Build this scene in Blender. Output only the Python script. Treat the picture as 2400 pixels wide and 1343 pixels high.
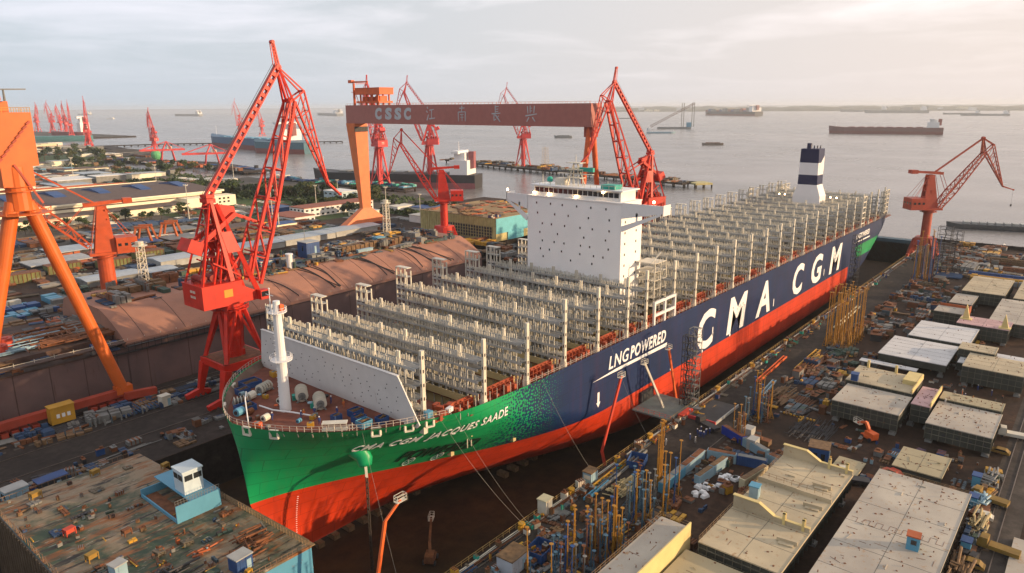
import bpy, math, random
from mathutils import Vector, Matrix
from math import radians as rad, pi, sin, cos, sqrt
random.seed(11)
for o in list(bpy.data.objects): bpy.data.objects.remove(o)
sc = bpy.context.scene
COL = sc.collection
# ---------------------------------------------------------------- camera
cd = bpy.data.cameras.new('camera'); cam = bpy.data.objects.new('camera', cd); COL.objects.link(cam)
YAW, PITCH, ROLL = 0.695732, 0.24669, -0.006333
fw = Vector((cos(YAW)*cos(PITCH), sin(YAW)*cos(PITCH), -sin(PITCH)))
rt0 = Vector((sin(YAW), -cos(YAW), 0)); up0 = rt0.cross(fw)
rt = rt0*cos(ROLL) + up0*sin(ROLL); up = -rt0*sin(ROLL) + up0*cos(ROLL)
cam.matrix_world = Matrix(((rt.x, up.x, -fw.x, -59.505), (rt.y, up.y, -fw.y, -125.762), (rt.z, up.z, -fw.z, 83.344), (0, 0, 0, 1)))
cd.sensor_width = 36; cd.lens = 36*1678.42/2400; cd.clip_start = 1; cd.clip_end = 200000
sc.camera = cam
# ---------------------------------------------------------------- sun and sky
SUN_AZ, SUN_EL = rad(-59), rad(10.5)          # world azimuth counter-clockwise from +X
sl = bpy.data.lights.new('sun', 'SUN'); sun = bpy.data.objects.new('sun', sl); COL.objects.link(sun)
sd = Vector((cos(SUN_AZ)*cos(SUN_EL), sin(SUN_AZ)*cos(SUN_EL), sin(SUN_EL)))
sun.rotation_euler = sd.to_track_quat('Z', 'Y').to_euler()
sl.energy = 5.0; sl.angle = rad(0.6); sl.color = (1.0, 0.69, 0.40)
w = bpy.data.worlds.new('World'); sc.world = w; w.use_nodes = True
nt = w.node_tree; nt.nodes.clear()
def N(t, kind, **kw):
    n = t.nodes.new(kind)
    for k, v in kw.items():
        if k in n.inputs.keys() if isinstance(k, str) else False: n.inputs[k].default_value = v
        else: setattr(n, k, v)
    return n
out = N(nt, 'ShaderNodeOutputWorld'); bg = N(nt, 'ShaderNodeBackground')
sky = N(nt, 'ShaderNodeTexSky'); sky.sky_type = 'NISHITA'; sky.sun_disc = False
sky.sun_elevation = SUN_EL; sky.sun_rotation = pi/2 - SUN_AZ; sky.altitude = 50
sky.air_density = 1.3; sky.dust_density = 3.0; sky.ozone_density = 1.5
tc = N(nt, 'ShaderNodeTexCoord')
sep = N(nt, 'ShaderNodeSeparateXYZ'); nt.links.new(tc.outputs['Generated'], sep.inputs[0])
# thin cloud sheet: noise on the direction divided by height, so bands flatten towards the horizon
mx = N(nt, 'ShaderNodeMath', operation='MAXIMUM'); nt.links.new(sep.outputs['Z'], mx.inputs[0]); mx.inputs[1].default_value = 0.0
ad = N(nt, 'ShaderNodeMath', operation='ADD'); nt.links.new(mx.outputs[0], ad.inputs[0]); ad.inputs[1].default_value = 0.07
dv = N(nt, 'ShaderNodeVectorMath', operation='DIVIDE'); nt.links.new(tc.outputs['Generated'], dv.inputs[0])
cb = N(nt, 'ShaderNodeCombineXYZ')
for i in range(3): nt.links.new(ad.outputs[0], cb.inputs[i])
nt.links.new(cb.outputs[0], dv.inputs[1])
nz = N(nt, 'ShaderNodeTexNoise'); nz.inputs['Scale'].default_value = 0.6; nz.inputs['Detail'].default_value = 7; nz.inputs['Roughness'].default_value = .56; nz.inputs['Distortion'].default_value = .4
nt.links.new(dv.outputs[0], nz.inputs['Vector'])
cr = N(nt, 'ShaderNodeValToRGB'); cr.color_ramp.elements[0].position = 0.44; cr.color_ramp.elements[1].position = 0.70
nt.links.new(nz.outputs['Fac'], cr.inputs[0])
# the veil is warm and bright on the sun's side, grey-blue on the other
dt = N(nt, 'ShaderNodeVectorMath', operation='DOT_PRODUCT'); nt.links.new(tc.outputs['Generated'], dt.inputs[0]); dt.inputs[1].default_value = (cos(SUN_AZ), sin(SUN_AZ), 0)
mr = N(nt, 'ShaderNodeMapRange'); mr.interpolation_type = 'SMOOTHSTEP'
mr.inputs['From Min'].default_value = -0.8; mr.inputs['From Max'].default_value = 0.75; nt.links.new(dt.outputs['Value'], mr.inputs['Value'])
veil = N(nt, 'ShaderNodeMix', data_type='RGBA'); nt.links.new(mr.outputs[0], veil.inputs[0])
SKYC = dict(cold=(6.4, 7.2, 8.1, 1), warm=(10.2, 8.8, 8.1, 1))
veil.inputs[6].default_value = SKYC['cold']; veil.inputs[7].default_value = SKYC['warm']
m1 = N(nt, 'ShaderNodeMix', data_type='RGBA'); m1.inputs[0].default_value = 0.86
nt.links.new(sky.outputs[0], m1.inputs[6]); nt.links.new(veil.outputs[2], m1.inputs[7])
cl = N(nt, 'ShaderNodeMix', data_type='RGBA'); nt.links.new(mr.outputs[0], cl.inputs[0])
cl.inputs[6].default_value = (8.8, 8.9, 9.8, 1); cl.inputs[7].default_value = (12.6, 11.2, 10.6, 1)
el = N(nt, 'ShaderNodeMapRange'); nt.links.new(sep.outputs['Z'], el.inputs['Value']); el.inputs['From Min'].default_value = 0.01; el.inputs['From Max'].default_value = 0.13
mm = N(nt, 'ShaderNodeMath', operation='MULTIPLY'); nt.links.new(cr.outputs[0], mm.inputs[0]); nt.links.new(el.outputs[0], mm.inputs[1])
m2 = N(nt, 'ShaderNodeMix', data_type='RGBA'); nt.links.new(mm.outputs[0], m2.inputs[0]); nt.links.new(m1.outputs[2], m2.inputs[6]); nt.links.new(cl.outputs[2], m2.inputs[7])
nt.links.new(m2.outputs[2], bg.inputs['Color']); bg.inputs['Strength'].default_value = 0.084
nt.links.new(bg.outputs[0], out.inputs[0])
sc.view_settings.view_transform = 'Standard'; sc.view_settings.look = 'None'; sc.view_settings.gamma = 1; sc.view_settings.exposure = 0.32
sc.render.engine = 'CYCLES'
# ---------------------------------------------------------------- materials
MATS = {}
def mat(name, col, rough=.6, metal=0., var=.25, scale=.35, rust=0., streak=0., bump=0., col2=None, spec=.4, rustcol=(.16, .055, .02)):
    """painted / raw surface: base colour broken up by noise, optional second colour, rust patches and vertical streaks"""
    if name in MATS: return MATS[name]
    m = bpy.data.materials.new(name); m.use_nodes = True; t = m.node_tree; t.nodes.clear(); MATS[name] = m
    o = N(t, 'ShaderNodeOutputMaterial'); p = N(t, 'ShaderNodeBsdfPrincipled'); t.links.new(p.outputs[0], o.inputs[0])
    p.inputs['Roughness'].default_value = rough; p.inputs['Metallic'].default_value = metal; p.inputs['Specular IOR Level'].default_value = spec
    c = N(t, 'ShaderNodeTexCoord'); a = N(t, 'ShaderNodeTexNoise'); a.inputs['Scale'].default_value = scale; a.inputs['Detail'].default_value = 6
    t.links.new(c.outputs['Object'], a.inputs['Vector'])
    r = N(t, 'ShaderNodeValToRGB'); r.color_ramp.elements[0].position = .33; r.color_ramp.elements[1].position = .68
    c2 = col2 or tuple(x*(1-var) for x in col)
    r.color_ramp.elements[0].color = (*c2, 1); r.color_ramp.elements[1].color = (*col, 1); t.links.new(a.outputs['Fac'], r.inputs[0])
    last = r.outputs[0]
    if rust > 0 or streak > 0:
        mp = N(t, 'ShaderNodeMapping'); t.links.new(c.outputs['Object'], mp.inputs[0])
        mp.inputs['Scale'].default_value = (1, 1, .12) if streak > 0 else (1, 1, 1)
        b = N(t, 'ShaderNodeTexNoise'); b.inputs['Scale'].default_value = 1.1 if streak > 0 else .9; b.inputs['Detail'].default_value = 8; b.inputs['Roughness'].default_value = .65
        t.links.new(mp.outputs[0], b.inputs['Vector'])
        q = N(t, 'ShaderNodeMapRange'); lv = max(rust, streak); q.inputs['From Min'].default_value = .66-.2*lv; q.inputs['From Max'].default_value = .74-.1*lv; q.inputs['To Max'].default_value = .85
        t.links.new(b.outputs['Fac'], q.inputs['Value'])
        x = N(t, 'ShaderNodeMix', data_type='RGBA'); t.links.new(q.outputs[0], x.inputs[0]); t.links.new(last, x.inputs[6]); x.inputs[7].default_value = (*rustcol, 1)
        last = x.outputs[2]
    t.links.new(last, p.inputs['Base Color'])
    if bump > 0:
        bp = N(t, 'ShaderNodeBump'); bp.inputs['Strength'].default_value = bump; bp.inputs['Distance'].default_value = .3
        n3 = N(t, 'ShaderNodeTexNoise'); n3.inputs['Scale'].default_value = scale*6; n3.inputs['Detail'].default_value = 5; t.links.new(c.outputs['Object'], n3.inputs['Vector'])
        t.links.new(n3.outputs['Fac'], bp.inputs['Height']); t.links.new(bp.outputs[0], p.inputs['Normal'])
    return m
def emis(name, col, s):
    if name in MATS: return MATS[name]
    m = bpy.data.materials.new(name); m.use_nodes = True; t = m.node_tree; t.nodes.clear(); MATS[name] = m
    o = N(t, 'ShaderNodeOutputMaterial'); e = N(t, 'ShaderNodeEmission'); e.inputs[0].default_value = (*col, 1); e.inputs[1].default_value = s; t.links.new(e.outputs[0], o.inputs[0]); return m
RED = mat('crane_red_paint', (.58, .022, .008), .5, var=.3, rust=.12)
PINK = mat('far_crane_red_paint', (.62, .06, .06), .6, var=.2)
ORG = mat('crane_orange_paint', (.66, .11, .018), .55, var=.25, streak=.12)
BRK = mat('crane_brick_paint', (.38, .055, .028), .55, var=.25, rust=.2)
MAU = mat('gantry_girder_paint', (.36, .13, .11), .6, var=.12, streak=.06)
WHT = mat('white_paint', (.70, .71, .72), .5, var=.06)
WHG = mat('off_white_steel', (.62, .59, .50), .6, var=.22, rust=.12)
GRY = mat('grey_steel', (.19, .195, .19), .6, var=.3, rust=.1)
LGR = mat('light_grey_steel', (.37, .38, .37), .6, var=.25, rust=.08)
CRM = mat('cream_primer', (.62, .55, .36), .65, var=.2)
DRK = mat('dark_steel', (.035, .035, .04), .6, var=.4)
BLU = mat('blue_paint', (.02, .07, .22), .55, var=.35, rust=.2)
SKB = mat('sky_blue_paint', (.085, .28, .42), .5, var=.12, rust=.05)
LBL = mat('pale_blue_paint', (.26, .40, .48), .6, var=.25, rust=.15)
YEL = mat('yellow_paint', (.50, .27, .025), .55, var=.2, rust=.2)
PUR = mat('orange_primer', (.42, .10, .025), .6, var=.35, rust=.2)
RST = mat('rusty_steel', (.20, .075, .03), .8, var=.5, scale=.8)
BRN = mat('brown_timber', (.20, .12, .06), .8, var=.5, scale=1.2)
GLS = mat('dark_glass', (.02, .025, .03), .15, spec=.8, var=.1)
NAVY = mat('navy_paint', (.006, .012, .06), .4, var=.1)
TGR = mat('teal_paint', (.02, .33, .26), .5, var=.2)
ROFB = mat('brown_roof', (.12, .08, .065), .8, var=.3)
ROFR = mat('red_roof', (.30, .10, .06), .8, var=.3)
ROFP = mat('pale_roof', (.36, .41, .45), .6, var=.15, streak=.05)
WALL = mat('cream_wall', (.80, .74, .56), .8, var=.1)
WALW = mat('white_wall', (.68, .68, .66), .8, var=.1)
CL = [mat('muted_blue', (.03, .07, .15), .7, var=.4, rust=.3), mat('muted_pale_blue', (.07, .10, .12), .7, var=.3, rust=.3), GRY, RST, BRN, DRK, RST, GRY, mat('muted_green', (.05, .09, .07), .7, var=.4, rust=.3), mat('muted_cream', (.15, .125, .09), .7, var=.4, rust=.3), mat('muted_orange', (.13, .05, .02), .7, var=.4, rust=.3), mat('muted_white', (.20, .20, .19), .7, var=.3, rust=.2), YEL]
WORD = {'blue_paint': 'blue', 'sky_blue_paint': 'sky blue', 'pale_blue_paint': 'pale blue', 'grey_steel': 'grey', 'rusty_steel': 'rusty', 'yellow_paint': 'yellow', 'off_white_steel': 'off white', 'orange_primer': 'orange', 'brown_timber': 'brown', 'cream_primer': 'cream', 'dark_steel': 'black', 'teal_paint': 'teal', 'white_paint': 'white', 'drum_red': 'red', 'crane_orange_paint': 'orange', 'muted_blue': 'dull blue', 'muted_pale_blue': 'dull pale blue', 'muted_green': 'dull green', 'muted_cream': 'cream', 'muted_orange': 'dull orange', 'muted_white': 'dull white', 'light_grey_steel': 'light grey'}
LAMP = emis('lamp_glow', (1.0, .62, .30), 22.)
# ---------------------------------------------------------------- mesh builder
class MB:
    def __init__(s): s.v = []; s.f = []; s.m = []; s.mats = []; s.cur = 0
    def use(s, m):
        if m not in s.mats: s.mats.append(m)
        s.cur = s.mats.index(m); return s
    def add(s, vs, fs):
        b = len(s.v); s.v += [tuple(v) for v in vs]
        for f in fs: s.f.append(tuple(b+i for i in f)); s.m.append(s.cur)
        return s
    def box(s, c, d, rz=0, taper=1.):
        cx, cy, cz = c; a, b, h = d[0]/2, d[1]/2, d[2]/2; C, S = cos(rz), sin(rz)
        vs = []
        for z, k in ((-h, 1), (h, taper)):
            for x, y in ((-a, -b), (a, -b), (a, b), (-a, b)):
                x *= k; y *= k; vs.append((cx+x*C-y*S, cy+x*S+y*C, cz+z))
        return s.add(vs, [(0, 3, 2, 1), (4, 5, 6, 7), (0, 1, 5, 4), (1, 2, 6, 5), (2, 3, 7, 6), (3, 0, 4, 7)])
    def bb(s, x0, y0, z0, x1, y1, z1):
        return s.box(((x0+x1)/2, (y0+y1)/2, (z0+z1)/2), (abs(x1-x0), abs(y1-y0), abs(z1-z0)))
    def beam(s, p, q, w=.3, h=None, w2=None, h2=None, upv=(0, 0, 1)):
        p, q = Vector(p), Vector(q); h = h or w; w2 = w2 or w; h2 = h2 or (h if w2 == w else w2)
        d = q-p
        if d.length < 1e-5: return s
        d.normalize(); u = Vector(upv)
        if abs(d.dot(u)) > .98: u = Vector((1, 0, 0))
        r = d.cross(u).normalized(); u = r.cross(d)
        vs = []
        for c, a, b in ((p, w/2, h/2), (q, w2/2, h2/2)):
            for i, j in ((-1, -1), (1, -1), (1, 1), (-1, 1)): vs.append(c+r*(a*i)+u*(b*j))
        return s.add(vs, [(0, 1, 2, 3), (4, 7, 6, 5), (0, 4, 5, 1), (1, 5, 6, 2), (2, 6, 7, 3), (3, 7, 4, 0)])
    def tube(s, p, q, r1, r2=None, n=8, cap=True):
        p, q = Vector(p), Vector(q); r2 = r1 if r2 is None else r2; d = (q-p)
        if d.length < 1e-5: return s
        d.normalize(); u = Vector((0, 0, 1)) if abs(d.z) < .98 else Vector((1, 0, 0)); a = d.cross(u).normalized(); b = a.cross(d)
        vs = [c+(a*cos(2*pi*i/n)+b*sin(2*pi*i/n))*r for c, r in ((p, r1), (q, r2)) for i in range(n)]
        fs = [(i, n+i, n+(i+1) % n, (i+1) % n) for i in range(n)]
        if cap: fs += [tuple(range(n)), tuple(range(2*n-1, n-1, -1))]
        return s.add(vs, fs)
    def path(s, pts, r, n=5):
        for a, b in zip(pts, pts[1:]): s.tube(a, b, r, r, n, False)
        return s
    def prism(s, poly, z0, z1, M=None):
        """polygon (x,y) list extruded from z0 to z1; M maps (x,y,z)"""
        M = M or (lambda x, y, z: (x, y, z)); n = len(poly)
        vs = [M(x, y, z0) for x, y in poly]+[M(x, y, z1) for x, y in poly]
        return s.add(vs, [tuple(range(n-1, -1, -1)), tuple(range(n, 2*n))]+[(i, (i+1) % n, n+(i+1) % n, n+i) for i in range(n)])
    def ring(s, c, r, t, n=24, axis='Z'):
        pts = []
        for i in range(n+1):
            a = 2*pi*i/n
            pts.append((c[0]+r*cos(a), c[1]+r*sin(a), c[2]) if axis == 'Z' else (c[0]+r*cos(a), c[1], c[2]+r*sin(a)) if axis == 'Y' else (c[0], c[1]+r*cos(a), c[2]+r*sin(a)))
        return s.path(pts, t)
    def sphere(s, c, r, n=8, m=6, sz=1.):
        vs = [(c[0], c[1], c[2]+r*sz)]
        for j in range(1, m):
            for i in range(n): vs.append((c[0]+r*sin(pi*j/m)*cos(2*pi*i/n), c[1]+r*sin(pi*j/m)*sin(2*pi*i/n), c[2]+r*sz*cos(pi*j/m)))
        vs.append((c[0], c[1], c[2]-r*sz)); fs = [(0, 1+i, 1+(i+1) % n) for i in range(n)]
        for j in range(m-2):
            for i in range(n): fs.append((1+j*n+i, 1+(j+1)*n+i, 1+(j+1)*n+(i+1) % n, 1+j*n+(i+1) % n))
        L = len(vs)-1; b = 1+(m-2)*n
        return s.add(vs, fs+[(L, b+(i+1) % n, b+i) for i in range(n)])
    def mesh(s, name):
        me = bpy.data.meshes.new(name); me.from_pydata(s.v, [], s.f)
        for m in s.mats: me.materials.append(m)
        me.polygons.foreach_set('material_index', s.m); me.update(); return me
    def build(s, name, m=None, parent=None, smooth=False, label=None):
        if m: s.mats = [m]; s.m = [0]*len(s.f)
        me = s.mesh(name)
        if smooth: me.polygons.foreach_set('use_smooth', [True]*len(me.polygons))
        o = bpy.data.objects.new(name, me); COL.objects.link(o); o.parent = parent
        if label: o['label'] = label
        return o
def tag(o, label, cat, group=None, kind=None):
    o['label'] = label; o['category'] = cat
    if group: o['group'] = group
    if kind: o['kind'] = kind
    return o
def struct(o): o['kind'] = 'structure'; return o
def thing(name, loc, label, cat, rz=0, group=None):
    o = bpy.data.objects.new(name, None); COL.objects.link(o); o.location = loc; o.rotation_euler = (0, 0, rz); o.empty_display_size = .1
    return tag(o, label, cat, group)
def copy_thing(src, loc, rz=0, label=None, group=None, s=None):
    def cp(o, par):
        c = o.copy(); COL.objects.link(c); c.parent = par
        for ch in list(o.children): cp(ch, c)
        return c
    r = cp(src, None); r.location = loc; r.rotation_euler = (0, 0, rz)
    if s: r.scale = s if isinstance(s, tuple) else (s, s, s)
    if label: r['label'] = label
    if group: r['group'] = group
    return r
def text_polys(txt, size=1., shear=0., offset=0., extrude=0., res=3, space=1.):
    """mesh data of a line of lettering: verts (x, y, z), faces; x from 0"""
    c = bpy.data.curves.new('lettering', 'FONT'); c.body = txt; c.size = size; c.shear = shear; c.offset = offset; c.extrude = extrude; c.resolution_u = res; c.space_character = space
    o = bpy.data.objects.new('lettering', c); COL.objects.link(o)
    bpy.context.view_layer.update()
    me = bpy.data.meshes.new_from_object(o.evaluated_get(bpy.context.evaluated_depsgraph_get()))
    vs = [tuple(v.co) for v in me.vertices]; fs = [tuple(p.vertices) for p in me.polygons]
    bpy.data.objects.remove(o); bpy.data.curves.remove(c); bpy.data.meshes.remove(me)
    return vs, fs
def put_text(mb, txt, w, h, M, shear=0., offset=0., extrude=.0, space=1., sub=0):
    """letter the text so that it fills w x h and map (x, y, z) through M"""
    vs, fs = text_polys(txt, 1., shear, offset, .02, space=space)
    x0 = min(v[0] for v in vs); x1 = max(v[0] for v in vs); y0 = min(v[1] for v in vs); y1 = max(v[1] for v in vs)
    if sub:
        import bmesh
        bm = bmesh.new(); vv = [bm.verts.new(v) for v in vs]
        for f in fs:
            try: bm.faces.new([vv[i] for i in f])
            except ValueError: pass
        for i in range(sub):
            xx = x0+(x1-x0)*(i+1)/(sub+1)
            bmesh.ops.bisect_plane(bm, geom=bm.verts[:]+bm.edges[:]+bm.faces[:], plane_co=(xx, 0, 0), plane_no=(1, 0, 0))
        bm.verts.ensure_lookup_table(); bm.verts.index_update()
        vs = [tuple(v.co) for v in bm.verts]; fs = [tuple(v.index for v in f.verts) for f in bm.faces]; bm.free()
    return mb.add([M((v[0]-x0)/(x1-x0)*w, (v[1]-y0)/(y1-y0)*h, v[2]/.02*extrude) for v in vs], fs)
# ================================================================ SETTING
def sheet(name, rects, z, m, kind='structure'):
    mb = MB()
    for x0, y0, x1, y1 in rects: mb.add([(x0, y0, z), (x1, y0, z), (x1, y1, z), (x0, y1, z)], [(0, 1, 2, 3)])
    o = mb.build(name, m); o['kind'] = kind; return o
def ground_mat(name, ca, cb_, cc, s1, s2):
    m = bpy.data.materials.new(name); m.use_nodes = True; t = m.node_tree; p = t.nodes['Principled BSDF']
    c = N(t, 'ShaderNodeTexCoord')
    a = N(t, 'ShaderNodeTexNoise'); a.inputs['Scale'].default_value = s1; a.inputs['Detail'].default_value = 9; a.inputs['Roughness'].default_value = .65; t.links.new(c.outputs['Object'], a.inputs['Vector'])
    r = N(t, 'ShaderNodeValToRGB'); e = r.color_ramp.elements; e[0].position = .35; e[0].color = (*ca, 1); e[1].position = .6; e[1].color = (*cb_, 1); x = e.new(.75); x.color = (*cc, 1)
    t.links.new(a.outputs['Fac'], r.inputs[0])
    b = N(t, 'ShaderNodeTexNoise'); b.inputs['Scale'].default_value = s2; b.inputs['Detail'].default_value = 8; b.inputs['Roughness'].default_value = .7; t.links.new(c.outputs['Object'], b.inputs['Vector'])
    mr_ = N(t, 'ShaderNodeMapRange'); mr_.inputs['From Min'].default_value = .3; mr_.inputs['From Max'].default_value = .7; mr_.inputs['To Min'].default_value = .45; mr_.inputs['To Max'].default_value = 1.5; t.links.new(b.outputs['Fac'], mr_.inputs['Value'])
    mu = N(t, 'ShaderNodeMix', data_type='RGBA', blend_type='MULTIPLY'); mu.inputs[0].default_value = 1; t.links.new(r.outputs[0], mu.inputs[6]); t.links.new(mr_.outputs[0], mu.inputs[7])
    t.links.new(mu.outputs[2], p.inputs['Base Color']); p.inputs['Roughness'].default_value = .85; p.inputs['Specular IOR Level'].default_value = .25
    return m
GM = ground_mat('yard_ground', (.018, .010, .006), (.042, .021, .012), (.10, .062, .04), .035, .6)
GM2 = ground_mat('quay_concrete', (.018, .014, .012), (.036, .028, .024), (.085, .066, .055), .05, .5)
GM3 = ground_mat('dock_floor_mud', (.022, .011, .004), (.038, .019, .007), (.06, .032, .013), .02, .25)
GRS = ground_mat('grass_ground', (.03, .05, .015), (.05, .085, .02), (.09, .08, .04), .01, .12)
FARG = ground_mat('far_yard_ground', (.045, .04, .034), (.08, .068, .055), (.15, .13, .11), .01, .08)
D1 = (-140, -43, 428, 43); D2 = (-300, 93, 318, 176)
sheet('ground', [(-900, -900, 446, -43), (-900, -43, -140, 93), (-140, 43, 446, 93), (428, -43, 446, 43), (-900, 93, -300, 176), (318, 93, 446, 176), (-900, 176, 446, 330)], 0, GM)
sheet('far_ground', [(-1500, 330, 420, 700), (-1500, 700, 385, 1150), (-1500, 1150, 520, 1500), (-1500, 1500, 575, 3600), (575, 2250, 950, 3600)], 0, FARG)
sheet('grass', [(200, 330, 318, 640), (318, 290, 380, 330), (-200, 300, 60, 440), (300, 640, 380, 900), (330, 900, 380, 1140), (250, 1150, 500, 1480)], .12, GRS)
for nm, (x0, y0, x1, y1) in (('ship_dock', D1), ('left_dock', D2)):
    sheet(nm+'_floor', [(x0, y0, x1, y1)], -13, GM3)
    mb = MB()
    for a, b, n in (((x0, y0), (x1, y0), 1), ((x1, y0), (x1, y1), 1), ((x1, y1), (x0, y1), 1), ((x0, y1), (x0, y0), 1)):
        mb.add([(*a, -13), (*b, -13), (*b, 0), (*a, 0)], [(0, 1, 2, 3)])
    struct(mb.build(nm+'_wall', GM2))
# quay aprons and roads, laid 4 mm apart
sheet('quay_apron', [(-60, -59.5, 428, -43.4), (-140, 43.4, 428, 92.6)], .004, GM2)
RD = ground_mat('worn_road', (.04, .032, .027), (.06, .05, .042), (.11, .09, .07), .08, .3)
sheet('yard_road', [(-20, -122.5, 446, -115.5)], .008, RD)
RAIL = mat('rail_steel', (.16, .13, .11), .45, metal=.6, var=.3)
def rail(y, x0=-60, x1=428, lab=''):
    mb = MB(); mb.bb(x0, y-.09, .01, x1, y+.09, .16)
    return struct(mb.build('crane_rail', RAIL))
for y in (-58.5, -46, 60, 72, 86, 89, -119.2, -117.2): rail(y)
# sleepers and cable slabs beside the rails give the quay its ladder marks
mb = MB()
for i in range(190): mb.bb(-20+i*2.3, -61.2, .006, -19.1+i*2.3, -60.1, .03)
for i in range(120): mb.bb(-20+i*3.3, 76.3, .006, -18.4+i*3.3, 77.1, .03)
struct(mb.build('quay_cable_slabs', mat('pale_slab', (.10, .085, .07), .9, var=.4, scale=2)))
# ---- sea
sm = bpy.data.materials.new('sea_water'); sm.use_nodes = True; t = sm.node_tree; p = t.nodes['Principled BSDF']
p.inputs['Base Color'].default_value = (.20, .19, .185, 1); p.inputs['Roughness'].default_value = .22; p.inputs['Specular IOR Level'].default_value = .5; p.inputs['IOR'].default_value = 1.33
c = N(t, 'ShaderNodeTexCoord'); mp = N(t, 'ShaderNodeMapping'); mp.inputs['Scale'].default_value = (.09, .2, 1); mp.inputs['Rotation'].default_value = (0, 0, .5); t.links.new(c.outputs['Object'], mp.inputs[0])
a = N(t, 'ShaderNodeTexNoise'); a.inputs['Scale'].default_value = 1.; a.inputs['Detail'].default_value = 6; a.inputs['Roughness'].default_value = .6; t.links.new(mp.outputs[0], a.inputs['Vector'])
b = N(t, 'ShaderNodeTexNoise'); b.inputs['Scale'].default_value = .012; b.inputs['Detail'].default_value = 5; t.links.new(c.outputs['Object'], b.inputs['Vector'])
bp = N(t, 'ShaderNodeBump'); bp.inputs['Strength'].default_value = .5; bp.inputs['Distance'].default_value = .8; t.links.new(a.outputs['Fac'], bp.inputs['Height']); t.links.new(bp.outputs[0], p.inputs['Normal'])
mr2 = N(t, 'ShaderNodeMapRange'); mr2.inputs['To Min'].default_value = .16; mr2.inputs['To Max'].default_value = .34; t.links.new(b.outputs['Fac'], mr2.inputs['Value']); t.links.new(mr2.outputs[0], p.inputs['Roughness'])
mq = N(t, 'ShaderNodeMapping'); mq.inputs['Scale'].default_value = (.0035, .0006, 1); mq.inputs['Rotation'].default_value = (0, 0, .35); t.links.new(c.outputs['Object'], mq.inputs[0])
cn = N(t, 'ShaderNodeTexNoise'); cn.inputs['Scale'].default_value = 1.; cn.inputs['Detail'].default_value = 7; cn.inputs['Distortion'].default_value = .6; t.links.new(mq.outputs[0], cn.inputs['Vector'])
ccr = N(t, 'ShaderNodeValToRGB'); ccr.color_ramp.elements[0].position = .35; ccr.color_ramp.elements[1].position = .65; ccr.color_ramp.elements[0].color = (.15, .145, .14, 1); ccr.color_ramp.elements[1].color = (.24, .225, .215, 1); t.links.new(cn.outputs['Fac'], ccr.inputs[0]); t.links.new(ccr.outputs[0], p.inputs['Base Color'])
mb = MB(); S = 90000
mb.add([(-S, -S, -4), (S, -S, -4), (S, S, -4), (-S, S, -4)], [(0, 1, 2, 3)])
# the sea sheet is cut out around the yard so that no water lies over the dock floors
mb = MB()
for x0, y0, x1, y1 in ((446, -S, S, S), (-S, -S, 446, -900), (-S, -900, -900, S), (-900, 3600, 446, S)):
    mb.add([(x0, y0, -4), (x1, y0, -4), (x1, y1, -4), (x0, y1, -4)], [(0, 1, 2, 3)])
mb.add([(385, 700, -4), (446, 700, -4), (446, 1150, -4), (385, 1150, -4)], [(0, 1, 2, 3)]).add([(420, 330, -4), (446, 330, -4), (446, 700, -4), (420, 700, -4)], [(0, 1, 2, 3)])
struct(mb.build('sea', sm))
mb = MB(); SW = GM2
for a, b in (((446, -900), (446, 330)), ((446, 330), (420, 330)), ((420, 330), (420, 700)), ((420, 700), (385, 700)), ((385, 700), (385, 1150)), ((385, 1150), (520, 1150)), ((520, 1150), (520, 1500)), ((575, 1500), (575, 2250)), ((575, 2250), (950, 2250)), ((950, 2250), (950, 3600))):
    mb.add([(*a, -5), (*b, -5), (*b, 0), (*a, 0)], [(0, 1, 2, 3)])
struct(mb.build('quay_wall', SW))
# far shore: a low wooded plain beyond the estuary on the right
mb = MB(); R0 = 10500
for k, (d, h, seg) in enumerate(((10500, 26, 260), (11800, 44, 200), (13500, 66, 160))):
    pts = []
    for i in range(seg+1):
        a_ = rad(-16)+(rad(45+k*2)-rad(-16))*i/seg
        hh = h*(.55+.45*abs(sin(i*.37+k))*random.uniform(.5, 1.2))*min(1, (seg-i)/(seg*.25))
        pts.append((a_, hh))
    b0 = len(mb.v); vs = []
    for a_, hh in pts:
        for dd, z in ((0, -6), (60, hh*.8), (300, hh), (900, -6)): vs.append(((d+dd)*cos(a_)-59, (d+dd)*sin(a_)-125, z))
    fs = []
    for i in range(seg):
        for j in range(3): fs.append((i*4+j, i*4+j+1, (i+1)*4+j+1, (i+1)*4+j))
    mb.add(vs, fs)
struct(mb.build('far_shore', mat('far_woods', (.05, .06, .035), .9, var=.5, scale=.004, col2=(.10, .09, .06))))
def haze():
    mb = MB(); mb.bb(-1600, -5200, -14.2, 15500, 13500, 119)
    o = mb.build('haze'); m = bpy.data.materials.new('haze_air'); m.use_nodes = True; t = m.node_tree; t.nodes.clear()
    q = N(t, 'ShaderNodeOutputMaterial'); v = N(t, 'ShaderNodeVolumePrincipled'); t.links.new(v.outputs[0], q.inputs['Volume'])
    v.inputs['Color'].default_value = (.88, .94, 1.0, 1); v.inputs['Density'].default_value = 0.00006; v.inputs['Anisotropy'].default_value = .2
    o.data.materials.append(m); tag(o, 'pale evening haze lying over the estuary and the yard', 'haze', kind='stuff')
haze()
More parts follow.
